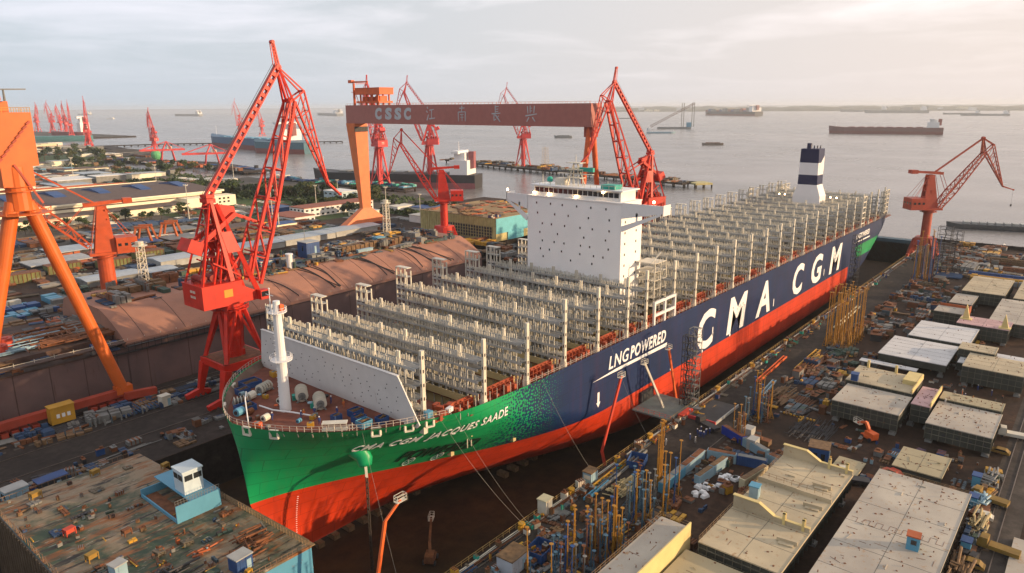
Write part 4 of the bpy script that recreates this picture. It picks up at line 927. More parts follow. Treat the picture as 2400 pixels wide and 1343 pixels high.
def luffer_col(loc, rz, label, grp, paint, K, colz=(11, 25.4), base='portal', colr=2.3):
    """column-mounted luffing crane with a level counterweight arm on a short plated tower"""
    t_ = thing('luffing_crane', loc, label, 'crane', 0, grp); zr = colz[1]; z0 = colz[0]
    def R_(b): C_, S_ = cos(rz), sin(rz); b.v = [(x*C_-y*S_, x*S_+y*C_, z) for x, y, z in b.v]; return b
    for sx in (-1, 1):
        for sy in (-1, 1):
            b = MB(); b.beam((sx*3.2, sy*3.6, z0-1), (sx*5.6, sy*6.2, 1.8), 2.6, 2.6, 1.5, 1.5); b.beam((sx*3.4, sy*6.2, 1.2), (sx*8.6, sy*6.2, 1.2), 1.2, 1.3)
            for k in range(4): b.tube((sx*(4+k*1.4), sy*6.2-.2, .6), (sx*(4+k*1.4), sy*6.2+.2, .6), .48, .48, 10)
            b.build('portal_leg', paint, t_)
    b = MB(); b.prism([(-5.2, z0-4.2), (5.2, z0-4.2), (4.2, z0), (-4.2, z0)], -4.4, 4.4, lambda x, z, q: (x, q, z)); b.build('portal_frame', paint, t_)
    b = MB(); b.tube((0, 0, z0), (0, 0, zr-.6), colr*1.05, colr, 18); b.build('column', paint, t_)
    b = MB(); b.tube((0, 0, zr-.6), (0, 0, zr+1), 3.2, 3.2, 20); b.tube((0, 0, zr-.2), (0, 0, zr), 4.4, 4.4, 20); b.ring((0, 0, zr+.9), 4.4, .07, 20); b.build('slew_ring', paint, t_)
    b = MB(); b.bb(-12.2, -4.4, zr+1.2, -4.4, 4.4, zr+7.6); b.bb(-4.4, -4.0, zr+1.0, 5.5, 4.0, zr+2.0); R_(b); mh = b.build('machinery_house', paint, t_)
    b = MB()
    for y in (-2.8, 0, 2.8): b.bb(-12.27, y-.6, zr+4.2, -12.2, y+.6, zr+5.4)
    for x in (-11, -8.6, -6.2): b.bb(x, -4.46, zr+4.2, x+1.2, -4.4, zr+5.4); b.bb(x, 4.4, zr+4.2, x+1.2, 4.46, zr+5.4)
    R_(b).build('house_window', GLS, mh)
    ax, az = K['A']
    b = MB()
    for s_ in (-1, 1):
        b.add([(-4.4, s_*2.7, zr+1.5), (3.6, s_*2.7, zr+1.5), (ax+1.6, s_*1.5, az-1), (ax-1.8, s_*1.5, az-1), (-4.4, s_*2.1, zr+1.5), (3.6, s_*2.1, zr+1.5), (ax+1.6, s_*.9, az-1), (ax-1.8, s_*.9, az-1)],
              [(0, 1, 2, 3), (7, 6, 5, 4), (0, 3, 7, 4), (1, 0, 4, 5), (2, 1, 5, 6), (3, 2, 6, 7)])
    for k in range(5): z = lerp(zr+4, az-3, k/4); b.bb(lerp(-4, ax-1.6, k/4), -2.2, z, lerp(-3.4, ax-1, k/4), 2.2, z+.6)
    b.bb(-1, -2.2, zr+9, 1.6, 2.2, zr+12)
    R_(b).build('tower', paint, t_)
    b = MB()
    for s_ in (-1, 1): b.beam((ax+6.2, s_*1.5, az-.3), (ax-8.6, s_*1.5, az+.6), .5, 1.5, .5, .9)
    for k in range(8): x = lerp(ax+5.5, ax-7.5, k/7); b.beam((x, -1.5, az+.1), (x, 1.5, az+.1), .3)
    b.box((ax-9.6, 0, az+.6), (3.4, 4.2, 2.0)); R_(b).build('counterweight_arm', paint, t_)
    F, B_, H = [Vector((K[k][0], 0, K[k][1])) for k in 'FBH']
    b = MB()
    for s_ in (-1, 1):
        b.beam((ax+5.8, s_*1.5, az-.5), F.lerp(B_, .22)+Vector((0, s_*1.7, 1.6)), .2); b.beam((ax+2, s_*1.3, az-1), (5, s_*2.6, zr+2), .2)
        b.beam((ax-1, s_*1.5, az-1), (-11, s_*3.6, zr+7.6), .16); b.beam((ax-1, s_*1.3, az-1), (-9, s_*2.2, zr+7.6), .12)
    R_(b).build('pendant', paint, t_)
    b = MB(); m_ = F.lerp(B_, .3); lattice(b, F, m_, 6.4, 4.8, 1.6, 3.4, 3, .26, .13); lattice(b, m_, B_, 4.8, 2.8, 3.4, 1.4, 8, .26, .12); R_(b).build('boom', paint, t_)
    b = MB(); b.beam((ax+2.5, -.4, az+.6), H+Vector((0, -.4, 0)), .45, .6); b.beam((ax+2.5, .4, az+.6), H+Vector((0, .4, 0)), .45, .6); R_(b).build('tie_beam', paint, t_)
    b = MB(); jib_head(b, K, 3.0); R_(b).build('jib', paint, t_)
    b = MB(); T = Vector((K['T'][0], 0, K['T'][1]))
    b.tube(T, T+Vector((0, 0, -8)), .05, .05, 4); b.box(T+Vector((0, 0, -8.6)), (.7, .5, 1.2)); R_(b).build('hook_block', DRK, t_)
    return t_
KA = None
luffer_big((42.5, 67, 0), rad(0), 'tall scarlet luffing crane on the quay behind the bow of the container ship', None, RED)
luffer_big((283, 67, 0), rad(160), 'tall scarlet luffing crane rising behind the white deckhouse of the ship', None, RED)
K2 = dict(H=(24.5, 65), J=(30.4, 61.6), B=(26.3, 57.2), T=(45.3, 37), E=(39.1, 38.9), A=(-1.5, 46.6), F=(4.2, 27.4))
luffer_col((392, -50, 0), rad(-50), 'brick red luffing crane on the quay at the stern, its jib over the river', None, BRK, K2)
K3 = dict(H=(24.2, 70), J=(29, 65), B=(25.2, 61.8), T=(38.6, 39), E=(33.4, 41.6), A=(1, 46.6), F=(4.6, 27.6))
luffer_col((255.6, 192.4, 0), rad(135), 'scarlet luffing crane standing beside the right leg gap under the lettered gantry girder', None, RED, K3)
K4 = dict(H=(34.0, 70.), J=(39.5, 67), B=(35.5, 62.5), T=(50, 40), E=(45, 42), A=(-1.2, 46.2), F=(5.2, 29.5))
luffer_col((55, 188, 0), rad(165), 'orange luffing crane on a thick round column at far left', None, mat('crane_orange2', (.50, .08, .02), .55, var=.25, rust=.12), K4, (9, 24.5), colr=3.0)
# far cranes along the river, each its own; a plainer build of the same type
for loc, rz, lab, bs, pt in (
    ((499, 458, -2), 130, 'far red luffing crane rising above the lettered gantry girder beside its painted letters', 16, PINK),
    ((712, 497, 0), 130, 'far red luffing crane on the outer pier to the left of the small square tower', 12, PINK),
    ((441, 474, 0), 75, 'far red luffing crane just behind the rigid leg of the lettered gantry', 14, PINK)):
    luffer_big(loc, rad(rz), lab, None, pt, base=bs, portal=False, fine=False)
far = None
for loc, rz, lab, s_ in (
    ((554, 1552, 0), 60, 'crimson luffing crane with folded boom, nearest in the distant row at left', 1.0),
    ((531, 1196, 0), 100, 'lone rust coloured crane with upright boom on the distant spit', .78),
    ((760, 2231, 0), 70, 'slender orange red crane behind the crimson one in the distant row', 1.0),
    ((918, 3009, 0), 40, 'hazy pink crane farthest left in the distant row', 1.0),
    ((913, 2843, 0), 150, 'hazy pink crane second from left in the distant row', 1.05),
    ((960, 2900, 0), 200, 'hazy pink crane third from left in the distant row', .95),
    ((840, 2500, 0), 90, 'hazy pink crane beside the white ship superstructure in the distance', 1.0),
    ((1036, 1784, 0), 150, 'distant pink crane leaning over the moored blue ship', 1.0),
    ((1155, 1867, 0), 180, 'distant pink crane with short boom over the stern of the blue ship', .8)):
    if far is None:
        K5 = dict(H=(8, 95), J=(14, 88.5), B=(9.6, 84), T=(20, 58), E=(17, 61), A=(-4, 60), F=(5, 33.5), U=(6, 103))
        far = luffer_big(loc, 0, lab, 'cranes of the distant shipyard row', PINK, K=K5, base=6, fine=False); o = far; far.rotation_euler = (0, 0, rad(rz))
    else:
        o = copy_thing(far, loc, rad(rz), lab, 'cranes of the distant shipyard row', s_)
# ---- lettered goliath gantry over the docks
G = thing('gantry_crane', (262, 182, 0), 'huge gantry crane with a lettered maroon girder spanning the docks', 'gantry crane')
b = MB(); b.bb(-5, -97, 72.6, 5, 104.5, 84.6)
for y in range(-95, 104, 12): b.bb(-5.04, y-.06, 72.7, -5, y+.06, 84.5)
b.build('girder', MAU, G)
b = MB()
for x in (-5, 5):
    b.bb(x-.05, -97, 85.6, x+.05, 104, 85.68)
    for y in range(-96, 104, 3): b.bb(x-.05, y, 84.6, x+.05, y+.1, 85.7)
b.build('girder_rail', ORG, G)
b = MB(); MT = lambda y0, z0: (lambda a_, b_, c_: (-5.04-c_, y0-a_, z0+b_))
for ch, y0 in (('C', 74.5), ('S', 64.6), ('S', 55.4), ('C', 46.2)): b = MB(); put_text(b, ch, 6.6, 7.6, MT(y0-1, 75.3), .08, .06, .1); b.build('painted_letter', mat('girder_letter_grey', (.46, .50, .54), .6, var=.15), G)
# brushed characters, each stroke a tapered bar: (x0, y0, x1, y1, width) in a 10 x 10 box
STR = [
 ('jiang', 25.5, [(2, 9.4, 2.8, 8.2, 1), (1.2, 6.8, 2.4, 5.6, 1), (1.5, .6, 3.2, 4.4, 1.1), (4.4, 7.2, 8.8, 7.8, .9), (6.5, 7.4, 6.2, 2, .9), (3.8, 1.6, 9.8, 2.2, 1.1)]),
 ('nan', -1.5, [(5, 10, 4.6, 6, .9), (2.6, 8.4, 7.6, 8.6, .9), (1.4, 6, 1.6, .2, .9), (1.5, 6, 8.4, 6.2, .8), (8.2, 6, 8, .3, 1), (3.2, 4.4, 6.6, 4.6, .7), (3.6, 2.6, 6.4, 2.8, .7), (5, 5, 5, .4, .7)]),
 ('chang', -28, [(4.6, 10, 4.6, 5.6, .9), (4.6, 9.2, 7.6, 9.4, .8), (4.6, 7.7, 7.4, 7.9, .7), (4.6, 6.3, 7.2, 6.5, .7), (1.4, 5, 9, 5.4, .9), (3.6, 5, 3.4, .8, .9), (3.4, .9, 5.4, 2, .8), (4.6, 4.4, 8.8, .2, 1.1), (7.6, 3.8, 6, 2.6, .7)]),
 ('xing', -53.5, [(2.2, 9.4, 2.6, 5.2, .9), (4.4, 9.8, 4.4, 5.4, .8), (4.4, 8.2, 6, 8.4, .7), (4.4, 6.6, 6, 6.8, .7), (7.8, 9.6, 7.4, 5.4, .9), (.6, 3.8, 9.8, 5, 1), (3.4, 3, 1.6, .4, 1), (6.2, 3, 8.4, .6, 1)])]
for nm, y0, st_ in STR:
    b = MB()
    for x0, z0, x1, z1, wd in st_:
        p_, q_ = Vector((-5.06, y0-x0*.86, 74.6+z0*.92)), Vector((-5.06, y0-x1*.86, 74.6+z1*.92)); b.beam(p_, q_, .12, wd*.95, .12, wd*.55, upv=(1, 0, 0)) if False else None
        d = (q_-p_).normalized(); n_ = Vector((0, -d.z, d.y)); L_ = (q_-p_)
        pts = [p_+n_*wd*.3, p_-n_*wd*.38, p_+L_*.5-n_*wd*.3, q_-n_*wd*.22, q_+n_*wd*.22, p_+L_*.5+n_*wd*.34]
        k = len(b.v); b.v += [tuple(v) for v in pts]+[(v.x-.1, v.y, v.z) for v in pts]
        b.f += [(k+6, k+7, k+8, k+9, k+10, k+11)]+[(k+i, k+(i+1) % 6, k+6+(i+1) % 6, k+6+i) for i in range(6)]; b.m += [0]*7
    b.build('painted_character', MATS['girder_letter_grey'], G)
b = MB()
# rigid leg: tapering box, sloping outward face, splayed foot on a long bogie beam
b.add([(-5.2, 95.5, 72.6), (6.0, 95.5, 72.6), (6.0, 104.8, 72.6), (-5.2, 104.8, 72.6), (-1.5, 96.2, 14), (5.8, 96.2, 14), (5.8, 99.5, 14), (-1.5, 99.5, 14)],
      [(0, 1, 2, 3), (7, 6, 5, 4), (0, 4, 5, 1), (1, 5, 6, 2), (2, 6, 7, 3), (3, 7, 4, 0)])
b.add([(-1.5, 96.2, 14), (5.8, 96.2, 14), (5.8, 99.5, 14), (-1.5, 99.5, 14), (-18, 94.5, 3.5), (20, 94.5, 3.5), (20, 101, 3.5), (-18, 101, 3.5)],
      [(0, 1, 2, 3), (7, 6, 5, 4), (0, 4, 5, 1), (1, 5, 6, 2), (2, 6, 7, 3), (3, 7, 4, 0)])
b.build('rigid_leg', mat('gantry_leg_paint', (.66, .17, .05), .55, var=.15, streak=.08), G)
b = MB(); b.bb(-20, 95.5, 1.4, 22, 100, 3.5)
for k in range(16): b.bb(-19+k*2.6, 96.5, .2, -17.2+k*2.6, 99, 1.4)
b.build('bogie_beam', BRK, G)
for x1 in (-13, 13):
    b = MB(); b.tube((x1*.12, -94, 72.6), (x1, -94, 3), 1.5, 1.3, 14); b.build('flexible_leg', ORG, G)
b = MB(); b.bb(-18, -96, 1., 18, -92, 3); b.box((0, -94, 70), (6, 5, 5.2)); b.build('flexible_leg_beam', BRK, G)
b = MB(); b.bb(-6, 67, 91.4, 6, 92, 95.4); b.bb(-6.3, 66.6, 95.4, 6.3, 92.4, 95.8)
for y in (70, 76, 82, 88):
    for x in (-4.6, 4.6): b.bb(x-.4, y-.5, 84.6, x+.4, y+.5, 91.4)
b.bb(-6, 68, 86, 6, 91, 87.2); b.use(DRK); b.bb(-3, 70, 87.2, 3, 75, 90.6); b.bb(-3, 79, 87.2, 3, 88, 90)
b.mats = [ORG, DRK]; b.m = [0 if m_ == 0 else 1 for m_ in b.m]; b.build('trolley', None, G)
b = MB(); b.tube((-2, 98, 84.6), (-2, 98, 99), .9, .8, 10); b.beam((-2, 101.5, 99.8), (-2, 83, 99.8), 1.2, 1.2, .7, .8); b.box((-2, 100.6, 100.2), (2.6, 3.6, 2)); b.tube((-2, 98, 93), (-2, 98, 93.3), 2, 2, 10)
for k in range(11): b.beam((-2, 95-k*1.1, 99.3), (-2, 95-k*1.1, 98.2), .2)
b.beam((-2, 93, 85), (-2, 97.6, 95), .3); b.build('service_crane', ORG, G)
b = MB(); b.bb(-5.6, 94.7, 67, 5.4, 95.4, 70.4)
for k in range(8): b.bb(-5.6+k*1.5, 94.4, 66.8, -5.5+k*1.5, 94.5, 70)
b.build('leg_platform', DRK, G)
# ---- orange goliath at the left edge
G2 = thing('gantry_crane', (0, 86.5, 0), 'orange gantry crane leg of two thick round tubes at the left edge', 'gantry crane')
OR2 = mat('gantry_orange_paint', (.58, .12, .016), .5, var=.15, streak=.08)
b = MB(); b.bb(-5.2, -2.2, 69.4, 5.0, 200, 82.6); b.build('girder', OR2, G2)
b = MB()
for x in (-5.2, 4.9):
    for y in range(-2, 60, 2): b.bb(x, y, 82.6, x+.1, y+.1, 83.8)
    b.bb(x, -2.2, 83.7, x+.08, 60, 83.8)
for dz_ in (83.2, 83.75): b.bb(-5.2, -2.25, dz_, 5, -2.17, dz_+.07)
for k in range(6): b.bb(-5.2+k*2, -2.25, 82.6, -5.1+k*2, -2.15, 83.8)
b.build('girder_rail', YEL, G2)
b = MB(); b.bb(-2.8, 2, 82.6, 1.6, 7, 85.3); b.bb(-6, 1, 85.5, 0, 8, 86.7); b.bb(-6, 1.5, 82.6, -5.6, 2, 85.5); b.build('trolley', OR2, G2)
b = MB(); b.tube((.8, 1, 85.3), (.8, 1, 88), .3, .2, 8); b.beam((-1.8, 1, 88.1), (5.4, 0, 88.2), .35, .3); b.box((-1.4, 1, 88), (1.1, .9, .7)); b.build('service_crane', GRY, G2)
b = MB(); b.box((0, 0, 67), (7, 4.5, 5), 0, 1.); b.tube((0, 0, 69.4), (0, 0, 58.5), 2.6, 2.8, 16)
b.ring((0, 0, 64.5), 3.8, .1, 16); b.tube((0, 0, 63.3), (0, 0, 63.5), 4.0, 4.0, 16); b.tube((0, 0, 57.6), (0, 0, 57.8), 6.6, 6.6, 16); b.ring((0, 0, 58.9), 6.6, .08, 16)
for i in range(16): a_ = pi*i/8; b.beam((6.6*cos(a_), 6.6*sin(a_), 57.7), (6.6*cos(a_), 6.6*sin(a_), 58.9), .1)
b.build('leg_head', OR2, G2)
for s_ in (-1, 1):
    b = MB(); b.tube((s_*1.6, 0, 60.5), (s_*17.4, 0, 4.4), 1.75, 1.6, 20); b.box((s_*17.6, 0, 4.2), (4.4, 2.8, 2.2)); b.build('leg', OR2, G2)
b = MB(); b.bb(-19, -1.1, 2.4, 19, 1.1, 4.4)
for s_ in (-1, 1): b.beam((s_*17, -1.6, 2.5), (s_*26, -1.6, 1.5), 1.6, 2.2); b.beam((s_*17, 1.4, 2.5), (s_*9, 1.4, 1.5), 1.6, 2.2); b.beam((s_*13, 0, 2.4), (s_*15.5, 0, .6), .5); b.beam((s_*18, 0, 2.4), (s_*15.5, 0, .6), .5)
for k in range(22):
    if abs(-25.5+k*2.4) > 6: b.bb(-25.5+k*2.4, -1.2, .2, -23.8+k*2.4, 1.2, 1.5)
b.build('bogie_beam', BRK, G2)
b = MB()
for k in range(10): z = 70.5+k*1.1; b.beam((-4.6+k*.9, -2.5, z-.7), (-3.7+k*.9, -2.5, z), .3, .5)
for k in range(10): b.beam((4.4-k*.5, -2.6, 60+k), (3.9-k*.5, -2.6, 61+k), .25, .5)
b.build('stair', BRK, G2)
cb_ = MB(); cb_.use(YEL); cb_.bb(-2.9, -1.5, 0, 2.9, 1.5, 4.6); cb_.bb(-3.1, -1.7, 4.6, 3.1, 1.7, 4.8); o = cb_.build('control_cabin', YEL); o.location = (0.2, 83.6, 1.2)
tag(o, 'yellow control cabin beside the bottom beam of the orange gantry', 'cabin')
for k in range(3): b = MB(); b.bb(-1.6+k*1.3, -1.56, 1.6, -.8+k*1.3, -1.5, 2.7); b.build('window', WHT, o)
import re
# ================================================================ LEFT AND MIDDLE DISTANCE
random.seed(31)
PNK = mat('pink_primer', (.34, .165, .11), .75, var=.3, scale=.09, streak=.25, col2=(.24, .12, .085), rustcol=(.15, .08, .06))
DKP = mat('pink_deck_primer', (.40, .21, .16), .8, var=.35, scale=.25, col2=(.22, .12, .10), rust=.15)
LH = thing('ship_hull_under_construction', (60, 122, -13), 'long pink primed ship hull with sloping trunk deck in the left dock', 'ship hull')
def W(b, ox=60, oy=122, oz=-13): b.v = [(x-ox, y-oy, z-oz) for x, y, z in b.v]; return b
b = MB(); b.use(PNK)
sec = [(97, -12), (97, 13.4), (97.5, 14.6), (99.2, 15.8), (102.2, 17.4), (106, 19.2), (110, 20.8), (114, 22), (140, 22), (144, 20.6), (147, 16), (148, -12)]
xs_ = [24, 40, 70, 100, 130, 160, 176, 184, 190]
vs = []
for x in xs_:
    k = 0 if x < 170 else (x-170)/20
    for y, z in sec: vs.append((x, y+(122-y)*.18*k**1.5, z-(6 if z > 14 else 0)*max(0, k-.6)*2*0-(z+12)*0))
n_ = len(sec); b.add(vs, [(i*n_+j, i*n_+j+1, (i+1)*n_+j+1, (i+1)*n_+j) for i in range(len(xs_)-1) for j in range(n_-1)]+[tuple(range(n_)), tuple((len(xs_)-1)*n_+j for j in range(n_-1, -1, -1))])
b.use(PNK_SHADE := mat('pink_primer_shaded', (.17, .105, .10), .75, var=.35, scale=.14, streak=.25, col2=(.11, .075, .075), rustcol=(.09, .05, .04)))  # hull side: the ship's shadow is put into the colour of the pink primer
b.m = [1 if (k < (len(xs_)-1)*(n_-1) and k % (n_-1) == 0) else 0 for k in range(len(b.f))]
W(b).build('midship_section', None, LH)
b = MB(); b.use(PNK); b.bb(-150, 97, -12, 24.2, 147.8, 12.6); W(b).build('bow_section', PNK_SHADE, LH)  # coloured throughout with the shadow tone of the hull side
b = MB(); b.use(mat('dark_deck', (.085, .05, .04), .85, var=.5, scale=.4, rust=.2))
b.bb(-150, 96.6, 12.6, 24, 148, 12.9); b.bb(-30, 96.4, 14.4, 24, 99, 14.7); b.bb(-10, 104, 12.9, 23, 142, 15.2); W(b).build('open_deck', None, LH)
b = MB()
for x in range(30, 184, 13): b.bb(x-.1, 96.95, -12, x+.1, 97.0, 13.4); b.path([(x, 97.5, 14.65), (x, 99.2, 15.85), (x, 102.2, 17.45), (x, 106, 19.25), (x, 110, 20.85), (x, 114, 22.05)], .07)
b.bb(24, 96.85, 13.3, 188, 97.0, 13.75)
for x in range(-60, 24, 9): b.bb(x-.12, 96.92, -12, x+.12, 97, 12.5)
W(b).build('plate_seam', mat('seam_dark', (.10, .06, .055), .8), LH)
b = MB()
for k in range(46): x = -40+k*5; b.beam((x, 97.8, 13.8 if x > 24 else 14.7), (x, 97.8, 15.3 if x > 24 else 15.8), .1)
b.bb(-40, 97.75, 15.2, 24, 97.85, 15.3); W(b).build('edge_rail', WHG, LH)
b = MB(); b.bb(24, 95.6, 13.2, 74, 97, 13.4); b.bb(20, 95.6, 11.4, 62, 97, 11.6)
for k in range(26): b.bb(24+k*2, 95.6, 11.4, 24.12+k*2, 95.7, 14.4)
b.bb(24, 95.6, 14.3, 74, 95.68, 14.4); W(b).build('staging', DRK, LH)
# hoses draped down the slope
for x0, x1, w_ in ((96, 104, 3), (102, 106, 2), (122, 134, 3), (126, 130, 1), (150, 158, 3), (154, 168, 3), (78, 88, 1), (148, 150, 1)):
    b = MB()
    for q in range(w_):
        a_ = Vector((x0+q*.8, 114, 22.3)); z_ = Vector((x1+q*1.1, 98, 9+q)); n_ = 12; pts = []
        for i in range(n_+1):
            t_ = i/n_; p_ = a_.lerp(z_, t_**.9); y = p_.y; zs = interp(y, [97.5, 99.2, 102.2, 106, 110, 114], [14.7, 15.9, 17.5, 19.3, 20.9, 22.1]) if y > 98 else p_.z
            pts.append(Vector((p_.x+sin(t_*4+q)*1.2, y, max(zs, p_.z if y < 98.3 else zs)+.15)))
        b.path(pts, .16, 5)
    W(b).build('black_hose', DRK, LH)
# loose gear standing on the hull: pipes, boxes, cabins
def pipes_heap(name, m, x0, x1, y0, y1, z, n, r, label, cat='pipework', layers=2):
    b = MB(); b.use(m); cx_, cy_ = (x0+x1)/2, (y0+y1)/2
    for k in range(n):
        y = random.uniform(y0, y1)-cy_; a_ = random.uniform(x0, lerp(x0, x1, .6))-cx_; e = a_+random.uniform(.25, .6)*(x1-x0); zz = r+random.random()*layers*r*2
        if random.random() < .75: b.tube((a_, y, zz), (min(e, x1-cx_), y+random.uniform(-.6, .6), zz), r*random.uniform(.6, 1.2), n=6)
        else: b.tube((a_, y, zz), (a_+random.uniform(-1, 1), min(y+random.uniform(2, 6), y1-cy_), zz+.3), r*.8, n=6)
    o = b.build(name, m); o.location = (cx_, cy_, z); return tag(o, label, cat)
pipes_heap('pipe_rack', PUR, -12, 12, 128, 133, 13, 30, .5, 'bright orange pipe rack along the open deck of the pink hull, far left')
pipes_heap('pipe_rack', PUR, 24, 62, 140, 146, 15, 46, .5, 'bright orange pipe rack on the hull deck under the thick orange crane column')
pipes_heap('pipe_rack', PUR, 60, 92, 142, 147, 15, 26, .45, 'orange pipe run beside the tall red crane on the pink hull')
pipes_heap('pipe_rack', PUR, 94, 132, 135, 140, 19, 34, .4, 'long orange pipe run on the trunk deck behind the red crane boom')
pipes_heap('pipe_rack', PUR, 132, 168, 134, 139, 19, 30, .4, 'long orange pipe run on the trunk deck near the white lattice mast')
pipes_heap('pipework_deck', RST, 0, 34, 104, 126, 15.2, 120, .28, 'dense dark pipework over the open deck beside the orange gantry leg')
pipes_heap('pipework_deck', GRY, 14, 40, 112, 134, 15.4, 80, .3, 'grey pipe spools heaped on the hull deck near the base of the white lattice mast')
pipes_heap('pipework_deck', LBL, -14, 14, 108, 124, 15.2, 60, .22, 'pale blue pipe lengths laid on the open deck at far left')
pipes_heap('pipework_deck', BRN, -40, -4, 100, 124, 13, 70, .3, 'brown pipes and timber over the open deck at the left edge')
for x, y, r_, lab in ((-4, 112, 1.9, 'red drum on the open hull deck, nearer of the two by the orange leg'), (-1, 119, 2.1, 'red drum on the open hull deck, farther of the two by the orange leg')):
    b = MB(); b.tube((0, 0, 0), (0, 0, 2.6), r_, r_, 14); b.tube((0, 0, 2.6), (0, 0, 2.8), r_*.5, r_*.5, 10); o = b.build('drum', mat('drum_red', (.5, .06, .03))); o.location = (x, y, 15.2); tag(o, lab, 'drum')
# cabins
def cabin(loc, d, m, roof, label, rz=0, win=2, cat='cabin', name='site_cabin', grp=None, door=True, winm=None):
    t_ = thing(name, loc, label, cat, rz, grp); a_, c_, h = d
    b = MB(); b.box((0, 0, h/2), (a_, c_, h))
    for k in range(int(a_/1.2)): b.bb(-a_/2+.6+k*1.2, -c_/2-.05, .1, -a_/2+.7+k*1.2, -c_/2, h-.1)
    b.build('wall', m, t_)
    b = MB(); b.box((0, 0, h+.12), (a_+.3, c_+.3, .22)); b.build('roof', roof, t_)
    for k in range(win):
        y = -c_/2+(k+.7)*c_/(win+.6); b = MB(); b.bb(-a_/2-.05, y-.45, h*.45, -a_/2-.01, y+.45, h*.8); b.build('window', winm or GLS, t_)
    if door: b = MB(); b.bb(a_*.1, -c_/2-.09, .1, a_*.1+.9, -c_/2-.02, h*.75); b.build('door', LBL, t_)
    return t_
cabin((69, 140, 14.5), (7, 6, 7), BLU, LGR, 'tall dark blue cabin on the pink hull beside the white lattice mast', 0, 1)
cabin((114, 131, 22), (6.5, 6.5, 6.5), BLU, LGR, 'tall blue cabin on the trunk deck right of the red crane tower', 0, 1)
cabin((186, 166, 0), (14, 9, 9), mat('violet_blue', (.10, .10, .30)), LGR, 'large violet blue cabin beyond the pink hull, right of the white lattice mast', 0, 2)
cabin((152, 131, 22), (4.6, 3.6, 3), SKB, SKB, 'small light blue cabin on the trunk deck below the white lattice mast', 0, 1)
cabin((134, 119, 22), (8, 1.6, 1.6), LBL, LBL, 'row of pale blue lockers at the edge of the trunk deck', 0, 0, 'locker', 'locker_row', door=False)
cabin((142, 131, 22), (4, 3, 2), WHG, WHG, 'white flat box in the middle of the trunk deck clutter', 0, 0, 'box', 'deck_box', door=False)
cabin((92, 128, 22), (6.5, 2.6, 2.2), LBL, WHG, 'pale blue box beside the white round vent on the trunk deck', 0, 0, 'box', 'deck_box', door=False)
b = MB(); b.tube((0, 0, 0), (0, 0, 5.4), 1.2, 1.2, 14); b.tube((0, 0, 5.4), (0, 0, 5.8), 1.5, 1.5, 14); o = b.build('round_vent', WHT); o.location = (96, 118, 22); tag(o, 'white round vent pipe standing on the trunk deck behind the foremast', 'vent')
def lattice_mast(loc, h, w_, label, m=WHG, head=True, name='lattice_mast', n=None):
    t_ = thing(name, loc, label, 'mast'); b = MB(); n = n or int(h/2.2)
    for k in range(n):
        z0, z1 = h*k/n, h*(k+1)/n; a0, a1 = lerp(w_, w_*.75, k/n)/2, lerp(w_, w_*.75, (k+1)/n)/2
        for i, (sx, sy) in enumerate(((-1, -1), (1, -1), (1, 1), (-1, 1))):
            tx, ty = ((1, -1), (1, 1), (-1, 1), (-1, -1))[i]
            b.beam((sx*a0, sy*a0, z0), (sx*a1, sy*a1, z1), .22); b.beam((sx*a0, sy*a0, z0), (tx*a1, ty*a1, z1), .13); b.beam((sx*a0, sy*a0, z0), (tx*a0, ty*a0, z0), .13)
    b.build('frame', m, t_)
    if head: b = MB(); b.tube((0, 0, h), (0, 0, h+.2), w_*.95, w_*.95, 12); b.ring((0, 0, h+1.1), w_*.92, .07, 12); b.tube((0, 0, h+.2), (0, 0, h+1.6), w_*.5, w_*.5, 10); b.build('platform', m, t_)
    return t_
lattice_mast((52, 146, 14.3), 20, 2.8, 'white lattice mast beside the thick orange crane column')
lattice_mast((163, 138, 22), 17, 2.6, 'white lattice mast in front of the splayed foot of the lettered gantry')
b = MB(); b.tube((0, 0, 0), (0, 0, 9), .25, .2, 8); b.box((0, 0, 9), (4, 3, .3)); b.box((0, 0, 10), (2, 2, 1.6)); b.box((0, 0, 3), (2.4, 2.4, 6)); o = b.build('stair_tower', CRM); o.location = (214, 152, 0); tag(o, 'pale stair tower in front of the yellow ribbed hull block', 'tower')
